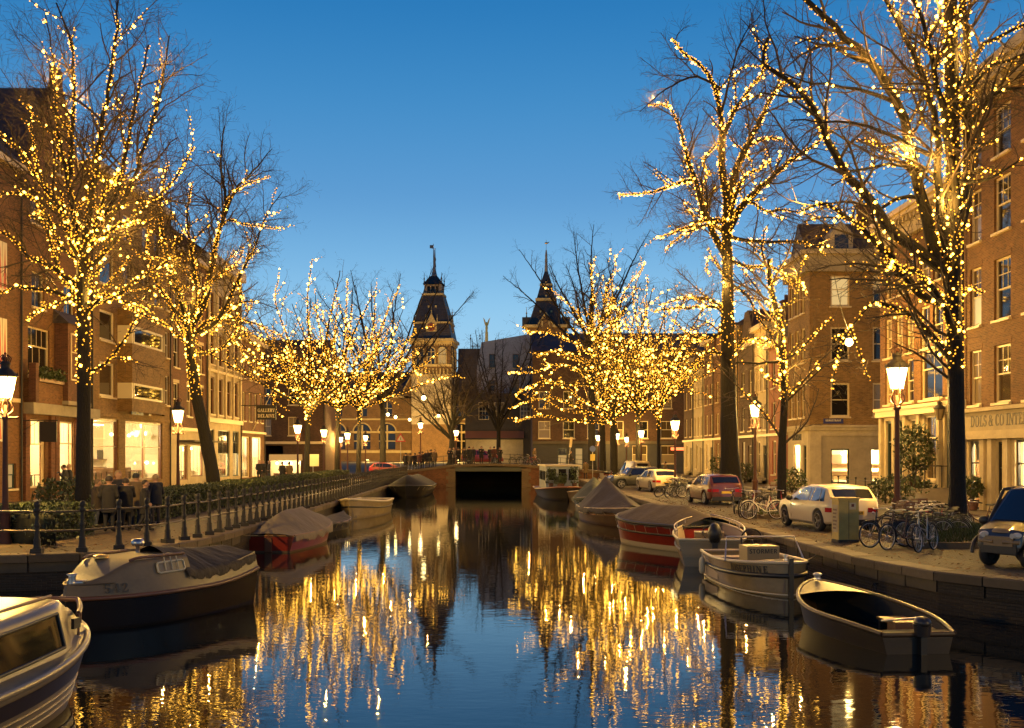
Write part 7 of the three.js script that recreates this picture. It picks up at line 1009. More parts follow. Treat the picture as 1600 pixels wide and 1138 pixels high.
// ---------- bicycles ----------
const bikeParts = (() => {
  const R_ = 0.34, tyre = new THREE.TorusGeometry(R_ - 0.02, 0.021, 6, 30), rim = new MB().put(new THREE.TorusGeometry(R_ - 0.045, 0.012, 5, 30)); for (let k = 0; k < 18; k++) { const a = k / 18 * 6.283; rim.bar(V(0, 0, (k % 2 - 0.5) * 0.05), V(Math.cos(a) * (R_ - 0.05), Math.sin(a) * (R_ - 0.05), 0), 0.0025, 3); } rim.put(new THREE.CylinderGeometry(0.025, 0.025, 0.09, 8), 0, 0, 0, Math.PI / 2);
  const fr = (lady) => { const m = new MB(), bb = V(0.42, 0.29, 0), seat = V(0.28, 0.78, 0), head = V(0.86, 0.82, 0), headLo = V(0.9, 0.62, 0), rear = V(0, R_, 0), front = V(1.08, R_, 0); m.bar(bb, seat, 0.017).bar(bb, headLo, 0.019).bar(headLo, head, 0.022).bar(V(0.33, lady ? 0.5 : 0.72, 0), lady ? headLo : V(0.868, 0.78, 0), 0.016); for (const s of [-0.05, 0.05]) m.bar(V(rear.x, rear.y, s), V(bb.x, bb.y, s * 0.6), 0.01).bar(V(rear.x, rear.y, s), V(0.29, 0.72, s * 0.5), 0.009); for (const s of [-0.045, 0.045]) m.tube([V(0.91, 0.6, s), V(0.97, 0.5, s), V(front.x, front.y, s)], 0.012, 5); m.bar(seat, V(0.26, 0.88, 0), 0.013).bar(head, V(0.84, 0.98, 0), 0.013); return m.g(); };
  const bar = new MB().tube([V(0.62, 0.99, -0.29), V(0.75, 1.02, -0.26), V(0.86, 1.0, -0.1), V(0.86, 1.0, 0.1), V(0.75, 1.02, 0.26), V(0.62, 0.99, 0.29)], 0.012, 6).g(), grip = new MB().bar(V(0.58, 0.985, -0.295), V(0.7, 1.005, -0.275), 0.018).bar(V(0.58, 0.985, 0.295), V(0.7, 1.005, 0.275), 0.018).g();
  const saddle = new MB().grid((u, v) => { const w = lerp(0.11, 0.025, sstep(0.25, 0.8, u)), a = (v * 2 - 1); return V(0.12 + u * 0.27, 0.9 + 0.035 * (1 - a * a) - 0.02 * u, a * w); }, 10, 6, true).grid((u, v) => { const w = lerp(0.1, 0.02, sstep(0.25, 0.8, u)), a = (v * 2 - 1); return V(0.12 + u * 0.27, 0.885 - 0.02 * u, a * w); }, 8, 2).g();
  const guard = new MB(); for (const [cx, a0, a1] of [[0, 20, 200], [1.08, 50, 190]]) { const pts = []; for (let k = 0; k <= 12; k++) { const a = lerp(a0, a1, k / 12) * R; pts.push(V(cx + Math.cos(a) * (R_ + 0.03), R_ + Math.sin(a) * (R_ + 0.03), 0)); } guard.tube(pts, 0.018, 5); }
  const rack = new MB(); for (const s of [-0.06, 0.06]) rack.bar(V(-0.2, 0.74, s), V(0.26, 0.76, s), 0.007).bar(V(-0.1, 0.74, s), V(0, R_, s), 0.006); for (const x of [-0.2, -0.05, 0.1]) rack.bar(V(x, 0.745, -0.06), V(x, 0.745, 0.06), 0.006);
  const crank = new MB().put(new THREE.TorusGeometry(0.09, 0.012, 5, 18), 0.42, 0.29, 0.045).bar(V(0.42, 0.29, 0.07), V(0.5, 0.15, 0.08), 0.01).bar(V(0.42, 0.29, -0.07), V(0.34, 0.43, -0.08), 0.01).box(0.46, 0.135, 0.07, 0.56, 0.155, 0.16).box(0.28, 0.42, -0.16, 0.38, 0.44, -0.07).bar(V(0, R_ + 0.04, 0.045), V(0.42, 0.38, 0.045), 0.006).bar(V(0, R_ - 0.04, 0.045), V(0.42, 0.2, 0.045), 0.006);
  const crate = new MB(); for (const y of [0.86, 0.95, 1.04]) crate.box(0.93, y, -0.2, 1.23, y + 0.05, -0.185).box(0.93, y, 0.185, 1.23, y + 0.05, 0.2).box(0.93, y, -0.184, 0.945, y + 0.05, 0.184).box(1.215, y, -0.184, 1.23, y + 0.05, 0.184); crate.box(0.93, 0.84, -0.2, 1.23, 0.855, 0.2); for (const x of [0.93, 1.2]) for (const z of [-0.21, 0.18]) crate.box(x, 0.84, z, x + 0.03, 1.1, z + 0.03);
  return { tyre: new MB().geo(tyre).g(), rim: rim.g(), man: fr(false), lady: fr(true), bar, grip, saddle, guard: guard.g(), rack: rack.g(), crank: crank.g(), crate: crate.g(), light: new MB().put(new THREE.SphereGeometry(0.035, 8, 6), 0.95, 0.9, 0).g() };
})();
const bikePaint = { black: mat([0.014, 0.013, 0.012], 0.35), red: mat([0.3, 0.02, 0.03], 0.35), white: mat([0.6, 0.55, 0.45], 0.4), green: mat([0.1, 0.14, 0.06], 0.4), silver: mat([0.4, 0.37, 0.33], 0.35, { metalness: 0.6 }), brown: mat([0.1, 0.045, 0.025], 0.4) };
function bicycle(label, x, D, turn, { paint = 'black', lady = false, crate = false, lean = 0.12, y = 0, group = 'parked bicycles' } = {}) {
  const t = thing('bicycle', label, 'bicycle', [x, y, -D], 0, group); t.rotation.set(lean, turn, 0, 'YXZ');
  for (const wx_ of [0, 1.08]) { const w = mesh('wheel', bikeParts.tyre, MAT.rubber, t); w.position.set(wx_, 0.34, 0); w.rotation.z = x + wx_; mesh('rim', bikeParts.rim, MAT.chrome, w); }
  const f = mesh('frame', lady ? bikeParts.lady : bikeParts.man, bikePaint[paint], t); mesh('handlebar', bikeParts.bar, MAT.chrome, t); stuff(mesh('grips', bikeParts.grip, MAT.rubber, t)); mesh('saddle', bikeParts.saddle, MAT.rubber, t); mesh('mudguards', bikeParts.guard, bikePaint[paint === 'white' ? 'white' : 'black'], t); mesh('rack', bikeParts.rack, MAT.iron, t); mesh('crankset', bikeParts.crank, MAT.steel, t); mesh('headlight', bikeParts.light, MAT.chrome, t); if (crate) mesh('crate', bikeParts.crate, MAT.wood, t);
  return t;
}
{
  const place = (px, D, ...r) => [xAt(px + (D < 40 && px < 1500 ? (px < 1470 ? 36 : 14) : 0), D), D, ...r];
  const near = [[1378, 29.0, 200, 'black', 'black bicycle leftmost of the near heap beside the yellow cabinet'], [1392, 28.5, 215, 'brown', 'brown bicycle with its front wheel toward the quay in the near heap'], [1424, 28.0, 230, 'silver', 'silver bicycle second from the left in the near heap', true], [1437, 29.5, 190, 'black', 'black crate bicycle in the middle of the near heap', false, true], [1460, 29.6, 172, 'green', 'green bicycle standing sideways before the large tree'], [1486, 30.6, 186, 'black', 'black bicycle half hidden by the large tree trunk', true], [1450, 32.0, 178, 'red', 'dark red bicycle in the second row of the near heap'], [1425, 32.4, 185, 'silver', 'grey bicycle at the back of the near heap', true], [1478, 33.0, 188, 'black', 'black bicycle with front crate right of the nearest lamp', true, true], [1402, 32.0, 195, 'black', 'black bicycle leaning behind the nearest lamp post'], [1560, 33.5, 175, 'brown', 'brown bicycle showing right of the large trunk', true], [1412, 30.5, 212, 'black', 'black bicycle between the silver and brown ones of the near heap'], [1432, 31.2, 196, 'brown', 'brown bicycle with crate behind the silver one in the near heap', false, true], [1449, 30.4, 205, 'black', 'black bicycle tightly parked in the thick of the near heap', true], [1468, 31.4, 192, 'silver', 'silver bicycle deep in the near heap left of the trunk'], [1418, 33.4, 170, 'black', 'black bicycle behind the nearest lamp among the heap', true], [1446, 33.8, 188, 'green', 'green bicycle in the rearmost row of the near heap']];
  for (const [px, D, a, c, l, lady, crate] of near) bicycle(l, ...place(px, D), a * R, { paint: c, lady, crate, lean: (px % 5 - 2) * 0.05 });
  const mid = [[1158, 42.5, 60, 'black', 'black bicycle leaning left beside the elm bed'], [1177, 41.8, 75, 'red', 'bright red bicycle between the elm and slim tree', true], [1194, 43.0, 30, 'red', 'second red bicycle right of the bright red one', true], [1214, 41.2, 188, 'white', 'cream white bicycle with white wheels before the slim tree', true], [1148, 45.0, 80, 'black', 'black bicycle at the foot of the elm'], [1186, 46.5, 40, 'silver', 'silver bicycle behind the red bicycles'], [1204, 47.5, 60, 'green', 'green bicycle beside the lamp post past the red bicycles', false, true]];
  for (const [px, D, a, c, l, lady, crate] of mid) bicycle(l, ...place(px, D), a * R, { paint: c, lady, crate, lean: (px % 4 - 1.5) * 0.06 });
  const far = [[1028, 62.5, 30, 'black', 'black bicycle fallen against the row left of the red hatchback', 0.5], [1042, 62, 60, 'silver', 'silver bicycle in the row left of the red hatchback'], [1052, 62.5, 10, 'black', 'black bicycle nearest the quay left of the red hatchback'], [1058, 64, 80, 'brown', 'brown bicycle in the row before the thin mossy tree'], [1066, 61.5, 0, 'silver', 'silver bicycle with big pale wheel left of the red hatchback'], [1048, 66, 45, 'green', 'green bicycle at the back of the row before the mossy tree'], [1075, 64, 70, 'black', 'black bicycle touching the red hatchback'], [1064, 67, 90, 'white', 'pale bicycle at the back before the lantern lamp'], [940, 92, 10, 'red', 'bicycle with pink bag near the white chair'], [962, 80, 60, 'black', 'black bicycle behind the van on the quay edge']];
  for (const [px, D, a, c, l, ln] of far) bicycle(l, ...place(px, D), a * R, { paint: c, lean: ln ?? (px % 4 - 1.5) * 0.06 });
  for (const [px, a, c, l] of [[800, 20, 'black', 'black bicycle leftmost at the bridge railing'], [812, 10, 'silver', 'silver bicycle second at the bridge railing'], [823, 0, 'red', 'pink red bicycle rightmost at the bridge railing'], [635, 40, 'black', 'bicycle at the left end of the bridge railing']]) { const x = xAt(px, 111); bicycle(l, x, 111.2, a * R, { paint: c, y: deckY(x) }); }
}

// ---------- people ----------
function personGeo(pose, seed) {              // one smooth body meshed from tapered capsules
  const J = { ...{ hip: [0, 0.92, 0], chest: [0, 1.3, 0], neck: [0, 1.48, 0], head: [0, 1.64, 0.02], lh: [0.1, 0.9, 0], rh: [-0.1, 0.9, 0], lk: [0.11, 0.5, 0.03], rk: [-0.11, 0.5, 0.03], la: [0.11, 0.09, -0.02], ra: [-0.11, 0.09, -0.02], lt: [0.13, 0.05, 0.13], rt: [-0.13, 0.05, 0.13], ls: [0.19, 1.42, 0], rs: [-0.19, 1.42, 0], le: [0.27, 1.14, -0.03], re: [-0.27, 1.14, -0.03], lw: [0.2, 0.93, 0.13], rw: [-0.2, 0.93, 0.13] }, ...pose };
  const B = [['hip', 'chest', 0.155, 0.165], ['chest', 'neck', 0.15, 0.06], ['neck', 'head', 0.055, 0.06], ['head', 'head', 0.1, 0.1], ['ls', 'rs', 0.085, 0.085], ['lh', 'lk', 0.1, 0.066], ['rh', 'rk', 0.1, 0.066], ['lk', 'la', 0.064, 0.046], ['rk', 'ra', 0.064, 0.046], ['la', 'lt', 0.05, 0.045], ['ra', 'rt', 0.05, 0.045], ['ls', 'le', 0.07, 0.055], ['rs', 're', 0.07, 0.055], ['le', 'lw', 0.055, 0.045], ['re', 'rw', 0.055, 0.045]].map(([a, b, ra, rb]) => [J[a], J[b], ra, rb]);
  B.push([[J.head[0], J.head[1] + 0.02, J.head[2] + 0.02], [J.head[0], J.head[1] - 0.07, J.head[2] + 0.04], 0.095, 0.06]); B.push([[J.head[0], J.head[1] - 0.01, J.head[2] + 0.11], [J.head[0], J.head[1] - 0.035, J.head[2] + 0.125], 0.012, 0.018]);
  for (const s of [-1, 1]) B.push([[J.head[0] + s * 0.1, J.head[1] - 0.01, J.head[2]], [J.head[0] + s * 0.105, J.head[1] - 0.04, J.head[2]], 0.018, 0.014]);
  for (const [w, s] of [[J.lw, 1], [J.rw, -1]]) { const e = s > 0 ? J.le : J.re, d = V(w[0] - e[0], w[1] - e[1], w[2] - e[2]).normalize(), p = V(...w).addScaledVector(d, 0.07); B.push([w, p.toArray(), 0.042, 0.036]); for (let k = -1.5; k <= 1.5; k++) { const a = p.clone().add(V(k * 0.014, 0, k * 0.012)); B.push([a.toArray(), a.clone().addScaledVector(d, 0.06 - Math.abs(k) * 0.008).add(V(-s * 0.015, -0.01, 0)).toArray(), 0.011, 0.009]); } B.push([V(...w).addScaledVector(d, 0.03).toArray(), V(...w).addScaledVector(d, 0.07).add(V(-s * 0.02, 0, 0.04)).toArray(), 0.014, 0.011]); }
  const field = (x, y, z) => { let d = 1e9; for (const [a, b, ra, rb] of B) { const ax = b[0] - a[0], ay = b[1] - a[1], az = b[2] - a[2], l2 = ax * ax + ay * ay + az * az, px = x - a[0], py = y - a[1], pz = z - a[2], t = l2 ? clamp((px * ax + py * ay + pz * az) / l2, 0, 1) : 0, e = Math.hypot(px - ax * t, py - ay * t, pz - az * t) - (ra + (rb - ra) * t), h = clamp(0.5 + 0.5 * (d - e) / 0.035, 0, 1); d = d * (1 - h) + e * h - 0.035 * h * (1 - h); } return d; };
  const N = 84, mc = new MarchingCubes(N, MAT.black, false, false, 60000); mc.isolation = 0;
  const hs = N / 2, SX = 0.55, SY = 0.98, SZ = 0.55, CY = 0.9;
  for (let k = 0; k < N; k++) for (let j = 0; j < N; j++) for (let i = 0; i < N; i++) mc.field[k * N * N + j * N + i] = -field((i - hs) / hs * SX, CY + (j - hs) / hs * SY, (k - hs) / hs * SZ);
  mc.update(); const n = mc.count, p = new Float32Array(n * 3), nn = new Float32Array(n * 3), e = 0.004;
  for (let v = 0; v < n; v++) { const x = mc.positionArray[v * 3] * SX, y = CY + mc.positionArray[v * 3 + 1] * SY, z = mc.positionArray[v * 3 + 2] * SZ; p.set([x, y, z], v * 3); const g = V(field(x + e, y, z) - field(x - e, y, z), field(x, y + e, z) - field(x, y - e, z), field(x, y, z + e) - field(x, y, z - e)).normalize(); nn.set([g.x, g.y, g.z], v * 3); }
  const g = new THREE.BufferGeometry(); g.setAttribute('position', new THREE.BufferAttribute(p, 3)); g.setAttribute('normal', new THREE.BufferAttribute(nn, 3)); g.setAttribute('uv', new THREE.BufferAttribute(new Float32Array(n * 2), 2)); g.userData.J = J; return g;
}
const poses = [personGeo({}), personGeo({ lk: [0.1, 0.5, 0.16], la: [0.1, 0.1, 0.12], lt: [0.11, 0.06, 0.26], rk: [-0.1, 0.5, -0.02], ra: [-0.1, 0.13, -0.26], rt: [-0.11, 0.05, -0.15], le: [0.26, 1.15, -0.14], lw: [0.24, 0.92, -0.06], re: [-0.26, 1.15, 0.06], rw: [-0.22, 0.96, 0.2] }), personGeo({ le: [0.28, 1.16, 0.04], lw: [0.12, 1.3, 0.26], re: [-0.28, 1.16, 0.04], rw: [-0.1, 1.32, 0.26], head: [0, 1.62, 0.06] })];
const coatColors = [[0.012, 0.01, 0.01], [0.03, 0.02, 0.012], [0.014, 0.014, 0.02], [0.1, 0.065, 0.03], [0.05, 0.012, 0.01], [0.2, 0.17, 0.13]], trouserColors = [[0.012, 0.012, 0.016], [0.03, 0.035, 0.06], [0.06, 0.045, 0.03]], hairColors = [[0.02, 0.012, 0.008], [0.1, 0.06, 0.03], [0.25, 0.17, 0.08], [0.015, 0.015, 0.015]];
const dressed = {};
function person(label, x, y, z, turn, k, pose, group, h = 1) {
  const key = `${pose}_${k % 6}_${k % 3}`;
  if (!dressed[key]) { const g = poses[pose].clone(), P = g.attributes.position, c = new Float32Array(P.count * 3), J = poses[pose].userData.J; for (let v = 0; v < P.count; v++) { const Y = P.getY(v), X = P.getX(v), Z = P.getZ(v), hand = Math.min(Math.hypot(X - J.lw[0], Y - J.lw[1] + 0.03, Z - J.lw[2]), Math.hypot(X - J.rw[0], Y - J.rw[1] + 0.03, Z - J.rw[2])) < 0.075 && Y < 1.4; c.set(hand || Y > 1.5 ? [0.36, 0.2, 0.12] : Y > 0.82 ? coatColors[k % 6] : Y > 0.13 ? trouserColors[k % 3] : [0.015, 0.012, 0.01], v * 3); } g.setAttribute('color', new THREE.BufferAttribute(c, 3)); dressed[key] = g; }
  const t = thing('person', label, 'person', [x, y, z], turn, group), J = poses[pose].userData.J; t.scale.setScalar(h); mesh('body', dressed[key], MAT.cloth, t);
  const hm = new MB(); hm.grid((u, v) => { const a = u * Math.PI * 2, e = lerp(Math.PI / 2, -0.35, v), f = Math.max(0, Math.sin(a)), rr = 0.118; return V(J.head[0] + Math.cos(a) * Math.cos(e) * rr, J.head[1] + 0.02 + Math.sin(Math.max(e, f > 0.2 ? 0.35 + f * 0.2 : -0.5)) * rr * 1.08, J.head[2] - 0.012 + Math.sin(a) * Math.cos(e) * rr); }, 16, 8, true); hm.build('hair', MAT.hair[k % 4], t);
  const cm = new MB(); cm.grid((u, v) => { const a = u * Math.PI * 2, y_ = lerp(0.62 + (k % 3) * 0.06, 1.46, v), w = lerp(0.235, lerp(0.225, 0.09, sstep(0.82, 1, v)), v); return V(Math.cos(a) * w * 0.98, y_, Math.sin(a) * w * 0.74 + 0.0); }, 18, 8, true); cm.build('coat', MAT.coat[k % 6], t);
  return t;
}
MAT.cloth = mat([1, 1, 1], 0.85, { vertexColors: true }); MAT.hair = hairColors.map((c) => mat(c, 0.7)); MAT.coat = coatColors.map((c) => mat(c, 0.85, { bumpMap: clothBump, bumpScale: 0.01 }));
{
  [[150, 36.5, 120, 1, 2, 'person in brown coat photographing the lights, leftmost of the left path group'], [170, 34.6, 188, 0, 0, 'person in black leaning near the railing before the wooden shop'], [184, 37.5, 60, 2, 1, 'person in navy walking left behind the left path group'], [197, 35.2, 215, 0, 2, 'person in black with raised hands in the middle of the left path group'], [212, 36.4, 160, 3, 0, 'person in tan coat among the left path group'], [226, 34.8, 100, 0, 1, 'person in black walking right at the left path'], [243, 37.6, 230, 2, 0, 'person in navy coat at the right end of the left path group']].forEach(([px, D, a, k, pose, l], i) => person(l, xAt(px, D), 0.004, -D, a * R, k, pose, 'people standing on the left path', 0.9 + (i * 7 % 5) * 0.035));
  person('person in dark coat looking into the lit shop under the stone balcony', xAt(101, 56), 0.12, -56, -80 * R, 0, 2); person('second person in navy beside the lit shop under the balcony', xAt(108, 57), 0.12, -57, -60 * R, 2, 0);
  [[405, 0, 20], [412, 2, -40], [421, 1, -70], [428, 0, 100]].forEach(([px, k, a], i) => person(['person in black leftmost of the cluster before the gallery', 'person raising both hands in the cluster before the gallery', 'person in brown coat in the cluster before the gallery', 'person in black beside the bright stall'][i], xAt(px, 92 + i), 0.12, -92 - i, a * R, k, i === 1 ? 2 : i % 2, 'people before the gallery'));
  [[441, 0, 170], [452, 3, 200]].forEach(([px, k, a], i) => person(['person in black standing before the bright stall', 'person in tan coat at the bright stall'][i], xAt(px, 90 - i), 0.01, -90 + i, a * R, k, i));
  const L = ['black coat', 'brown coat', 'navy coat', 'tan coat', 'dark red coat', 'pale grey coat'], ps = [634, 641, 648, 655, 660, 667, 673, 679, 703, 709, 716, 726, 733, 739, 752, 766, 772, 781], r = rng(99);
  ps.forEach((px, i) => { const D = 110.8 + r() * 3, x = xAt(px, D), k = [0, 1, 0, 4, 0, 2, 0, 3, 0, 5, 0, 1, 0, 2, 0, 0, 4, 0][i]; person(`person in ${L[k]} on bridge, ${i < 8 ? 'number ' + ['one', 'two', 'three', 'four', 'five', 'six', 'seven', 'eight'][i] + ' from the left end of the crowd' : ['left of', 'beside', 'just right of'][i % 3] + ' ' + (i < 11 ? 'small lamp' : i < 14 ? 'white shop' : 'red car') + (i % 2 ? ' facing the canal' : ' with back turned')}`, x, deckY(x), -D, (r() < 0.5 ? 0 : Math.PI) + r() - 0.5, k, i % 3, 'crowd on the far bridge', 0.95 + r() * 0.1); });
  [[835, 3, 'person in tan coat at the right end of the bridge'], [891, 1, 'person in brown walking off the bridge ramp on the right'], [915, 3, 'person in tan coat beside the thick mossy trunk'], [1040, 3, 'person in tan coat walking behind the thin mossy tree']].forEach(([px, k, l], i) => { const D = [113, 112, 108, 96][i], x = xAt(px, D); person(l, x, i < 2 ? deckY(x) : 0.005, -D, (i * 70 + 40) * R, k, 1); });
}

// ---------- street furniture and small things ----------
{
  const D = 30.6, t = thing('utility_cabinet', 'weathered yellow utility cabinet with poster on its side by the white car', 'utility box', [xAt(1321, D), 0, -D], 8 * R);
  const yel = mat([0.62, 0.42, 0.1], 0.6, { map: grimeMap, bumpMap: grainBump, bumpScale: 0.006 }); new MB().box(-0.29, 0.08, -0.22, 0.29, 1.16, 0.22).build('cabinet_body', yel, t); new MB().box(-0.32, 1.162, -0.25, 0.32, 1.22, 0.25).build('lid', yel, t); new MB().box(-0.3, 0, -0.23, 0.3, 0.078, 0.23).build('plinth', MAT.darkStone, t); new MB().box(0.02, 0.9, 0.222, 0.2, 1.08, 0.226).build('sticker', MAT.paint, t); new MB().box(0.07, 0.97, 0.227, 0.15, 1.05, 0.229).build('sticker_symbol', mat([0.15, 0.03, 0.02], 0.5), t); new MB().box(-0.006, 0.1, 0.221, 0.006, 1.14, 0.224).build('door_seam', MAT.black, t);
  new MB().box(-0.297, 0.28, -0.17, -0.292, 1.02, 0.17).build('poster', MAT.cream, t); for (let k = 0; k < 6; k++) new MB().box(-0.3, 0.36 + k * 0.1, -0.13, -0.2975, 0.41 + k * 0.1, 0.06 + (k % 3) * 0.03).build('poster_print', mat([0.2, 0.13, 0.08], 0.8), t);
}
{ const D = 100, x = xAt(945, 88), t = thing('plastic_chair', 'white plastic garden chair standing on the quay near the mossy trunks', 'chair', [x, 0, -88], 2.2); new MB().box(-0.24, 0.42, -0.24, 0.24, 0.46, 0.22).build('seat', MAT.paintWhite, t); new MB().grid((u, v) => V(lerp(-0.24, 0.24, u), 0.46 + v * 0.46, -0.24 - v * 0.1 - 0.04 * Math.sin(u * Math.PI)), 6, 4).build('backrest', MAT.paintWhite, t); for (const [a, b] of [[-1, -1], [1, -1], [-1, 1], [1, 1]]) new MB().bar(V(a * 0.21, 0.43, b * 0.2), V(a * 0.26, 0, b * 0.26), 0.022).build('leg', MAT.paintWhite, t); for (const s of [-1, 1]) new MB().tube([V(s * 0.25, 0.7, -0.28), V(s * 0.28, 0.66, 0.18), V(s * 0.25, 0.43, 0.22)], 0.022, 6).build('armrest', MAT.paintWhite, t); }
{ const D = 92, t = thing('market_stall', 'small white market stall glowing with light on the left bank', 'stall', [xAt(449, D), 0, -D], 0.2), canvas = mat([0.5, 0.42, 0.27], 0.8, { side: THREE.DoubleSide }); new MB().quad(V(-1.9, 0, -1.2), V(-1.9, 0, 1.2), V(-1.9, 2.1, 1.2), V(-1.9, 2.1, -1.2)).quad(V(-1.9, 0, -1.2), V(1.5, 0, -1.2), V(1.5, 2.1, -1.2), V(-1.9, 2.1, -1.2)).build('canvas_wall', canvas, t); new MB().quad(V(-2.1, 2.1, 1.4), V(1.7, 2.1, 1.4), V(1.7, 2.65, 0), V(-2.1, 2.65, 0)).quad(V(1.7, 2.1, -1.4), V(-2.1, 2.1, -1.4), V(-2.1, 2.65, 0), V(1.7, 2.65, 0)).build('canvas_roof', canvas, t); new MB().box(-1.6, 0, 0.5, 1.3, 0.95, 1.0).build('counter', MAT.wood, t); for (const [a, b] of [[-1.9, 1.2], [1.5, 1.2], [1.5, -1.2]]) new MB().bar(V(a, 0, b), V(a, 2.1, b), 0.03).build('pole', MAT.chrome, t); for (let k = 0; k < 4; k++) new MB().put(new THREE.SphereGeometry(0.13, 10, 8), -1.2 + k * 0.8, 1.85, 0.9).build('stall_lamp', MAT.flare, t); const p = t.localToWorld(V(0, 1.7, 0.2)); t.scale.set(0.7, 0.9, 0.7); pointLight(p.x, p.y, p.z, 26, SHOP, 5); }
function signPost(label, px, D, h, build, y = 0) { const t = thing('street_sign_post', label, 'sign', [xAt(px, D), y, -D]); new MB().bar(V(0, 0, 0), V(0, h, 0), 0.035, 8).build('pole', MAT.steel, t); build(t, h); return t; }
signPost('triangular warning sign at the left end of the bridge', 626, 108, 3.4, (t, h) => { const s = outline([[-0.5, 0], [0.5, 0], [0, 0.85]]); new MB().extrude(s, 0.03, new THREE.Matrix4().makeTranslation(0, h - 0.3, 0.04)).build('triangle', mat([0.5, 0.03, 0.02], 0.5), t); new MB().extrude(outline([[-0.34, 0.1], [0.34, 0.1], [0, 0.68]]), 0.01, new THREE.Matrix4().makeTranslation(0, h - 0.3, 0.072)).build('panel', MAT.paintWhite, t); new MB().box(-0.03, h - 0.12, 0.083, 0.03, h + 0.12, 0.087).build('symbol', MAT.black, t); }, 0.5);
signPost('white information board on a pole between the left lamps', 489, 84, 2.4, (t, h) => new MB().box(-0.45, h - 0.9, 0.04, 0.45, h, 0.08).build('board', MAT.paintWhite, t));
signPost('narrow tilted sign pole with pale plate on the right bridge ramp', 887, 110, 3.2, (t, h) => { new MB().box(-0.13, h - 1.0, 0.04, 0.13, h, 0.07).build('plate', MAT.paint, t); t.rotation.z = -0.12; }, 0.9);
signPost('yellow box and round sign on a pole beside the mossy trunks', 926, 104, 3.0, (t, h) => { new MB().box(-0.22, h - 1.2, 0.04, 0.22, h - 0.6, 0.2).build('yellow_box', mat([0.45, 0.33, 0.06], 0.5), t); new MB().put(new THREE.CylinderGeometry(0.28, 0.28, 0.03, 18), 0, h - 0.1, 0.06, Math.PI / 2).build('round_plate', mat([0.05, 0.08, 0.25], 0.5), t); });
function bush(label, x, z, y, w, h, n, seed, pot) { const t = thing(pot ? 'potted_shrub' : 'shrub', label, 'plant', [x, y, z]), r = rng(seed); if (pot) new MB().lathe([[0.2, 0], [0.27, 0.42], [0.23, 0.42], [0, 0.38]], 12).build('pot', MAT.tile, t); const st = new MB(); for (let k = 0; k < 6; k++) st.tube([V(0, pot ? 0.35 : 0, 0), V((r() - 0.5) * w * 0.5, h * 0.5, (r() - 0.5) * w * 0.5), V((r() - 0.5) * w, h * 0.9, (r() - 0.5) * w)], [0.025, 0.015, 0.006], 5); st.build('stems', MAT.twig, t); leafy(t, n, () => { const a = r() * 6.28, e = Math.acos(r() * 2 - 1), q = 0.6 + r() * 0.45 + perlin.noise(a * 2, e * 2, seed) * 0.2; return V(Math.cos(a) * Math.sin(e) * w * 0.55 * q, (pot ? 0.4 : 0) + h * 0.55 + Math.cos(e) * h * 0.45 * q, Math.sin(a) * Math.sin(e) * w * 0.55 * q); }, r, MAT.leaf, 1.7); }
bush('bushy clipped tree in a pot on the stoop left of the large trunk', 18.2, -50.6, 0.9, 1.7, 2.5, 1300, 3, true); bush('wide low shrub below the stoop left of the large trunk', 17.4, -50.0, 0.1, 2.6, 1.4, 1300, 5); bush('small potted shrub beside the arched shop door', 18.7, -45.5, 0.12, 0.8, 1.0, 350, 7, true); bush('dark shrub at the foot of the cream corner shop', 16.5, -66, 0.1, 1.6, 1.5, 700, 9); bush('green shrub by the doorsteps behind the red hatchback', 18.3, -88, 0.12, 1.8, 1.6, 700, 11); bush('potted shrub behind the far parked bicycles', 17.9, -97, 0.12, 1.5, 1.8, 600, 13, true); bush('round bush at the left quay edge beside the shutter house', -17.5, -44, 0, 2.2, 1.5, 900, 17); bush('ragged bush under the left tree before the lit shop', -18.5, -50, 0, 2.4, 1.3, 900, 19);
{ const p = at(1473, 643, 47.5), t = thing('wall_lantern', 'black hanging wall lantern on the dark brick house beside the large trunk', 'lantern', [18.9, p.y, -49.5]); new MB().bar(V(0.5, 0.75, 0), V(0, 0.75, 0), 0.025).bar(V(0, 0.75, 0), V(0, 0.5, 0), 0.015).build('bracket', MAT.iron, t); for (const [nm, g, m] of [['lantern_frame', lampParts.frame, MAT.iron], ['lantern_roof', lampParts.roof, MAT.iron], ['lantern_pane', new MB().lathe([[0.16, 3.92], [0.285, 4.46]], 6).g(), mat([0.3, 0.22, 0.1], 0.3)]]) { const q = mesh(nm, g, m, t); q.scale.setScalar(0.8); q.position.y = -3.4; } }
for (const [i, D] of [20.5, 24, 28.5, 34, 41, 47].entries()) { // iron mooring rings let into the right quay wall
  const k = RE.findIndex((p) => -p.z > D), p = RE[k], q = RE[k + 1], m = new MB().put(new THREE.TorusGeometry(0.11, 0.016, 6, 18), 0, -0.11, 0.03).bar(V(0, 0, -0.06), V(0, 0, 0.06), 0.025, 6); const o = m.build('mooring_ring', MAT.iron); o.position.set(p.x - 0.02, -0.5, p.z); o.rotation.y = Math.atan2(q.x - p.x, -(q.z - p.z)) * -1 - Math.PI / 2;
  tag(o, ['iron mooring ring in the quay wall right of the open dark sloop', 'iron mooring ring in the quay wall behind the bow of the open sloop', 'iron mooring ring in the quay wall behind the lettered sloop', 'iron mooring ring in the quay wall behind the white tender', 'iron mooring ring in the quay wall behind the dark red boat', 'iron mooring ring in the quay wall behind the peaked grey tent'][i], 'mooring ring', 'mooring rings in the right quay wall');
}
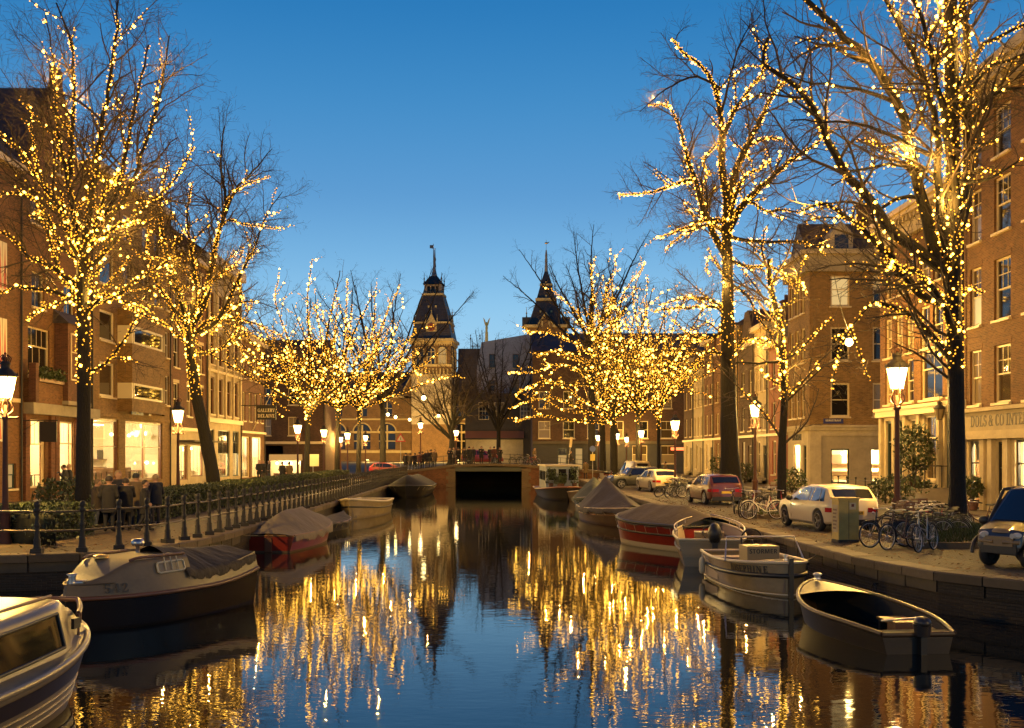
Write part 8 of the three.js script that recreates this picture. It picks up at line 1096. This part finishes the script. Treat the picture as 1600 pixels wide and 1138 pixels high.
{ // fallen leaves along the quays
  for (const [P, side, D0, D1, n, sd] of [[RE, 1, 16, 60, 2600, 3], [LE, -1, 24, 60, 1500, 4]]) {
    const r = rng(sd), im = new THREE.InstancedMesh(leafGeo, mat([0.09, 0.05, 0.018], 0.8, { side: THREE.DoubleSide }), n), m = new THREE.Matrix4(), Q = P.filter((p) => -p.z > D0 && -p.z < D1), c = new THREE.Color(); im.name = numbered('fallen_leaves'); stuff(im);
    for (let i = 0; i < n; i++) { const p = Q[Math.floor(r() * Q.length)], k = 0.55 + r() * r() * 6; m.compose(V(p.x + side * k + (r() - 0.5) * 0.3, 0.03 + r() * 0.012, p.z + (r() - 0.5) * 1.4), new THREE.Quaternion().setFromEuler(new THREE.Euler(Math.PI / 2 + (r() - 0.5) * 0.5, (r() - 0.5) * 0.5, r() * 6.3)), V(1, 1, 1).multiplyScalar(0.5 + r() * 0.7)); im.setMatrixAt(i, m); const q = 0.5 + r(); im.setColorAt(i, c.setRGB(q * 1.1, q * 0.9, q * 0.7)); }
    scene.add(im);
  }
}
{ // mooring ropes
  const rope = (label, a, b, sag) => { const pts = []; for (let k = 0; k <= 12; k++) { const u = k / 12; pts.push(V(lerp(a[0], b[0], u), lerp(a[1], b[1], u) - Math.sin(u * Math.PI) * sag, lerp(a[2], b[2], u))); } const m = new MB().tube(pts, 0.014, 5).build('mooring_rope', mat([0.2, 0.16, 0.1], 0.9)); tag(m, label, 'rope'); };
  rope('slack mooring rope from the white tender up to the quay edge', [6.6, 0.12, -37.5], [8.3, 0.04, -36.3], 0.08); rope('dark mooring rope from the quay past the cabinet to the cream sloop', [6.5, 0.0, -26], [8.6, 0.05, -30.5], 0.25); rope('thin mooring rope from the red sloop to the left railing', [-8.3, -0.3, -37.4], [-9.0, 0.1, -34.6], 0.1);
}
{ const D = 43.5, P = offset(LE, 0.12).find((p) => -p.z > 41.5), t = thing('life_ring', 'bicycle wheel hung on the left quay wall beside the red sloop', 'wheel', [P.x, -0.2, P.z], Math.PI / 2); new MB().put(new THREE.TorusGeometry(0.33, 0.03, 8, 24)).build('tyre', MAT.rubber, t); const sp = new MB(); for (let k = 0; k < 12; k++) sp.bar(V(0, 0, 0), V(Math.cos(k * 0.5236) * 0.31, Math.sin(k * 0.5236) * 0.31, 0), 0.005, 3); sp.build('spokes', MAT.chrome, t); t.name = 'old_wheel'; }
renderer.render(scene, camera);
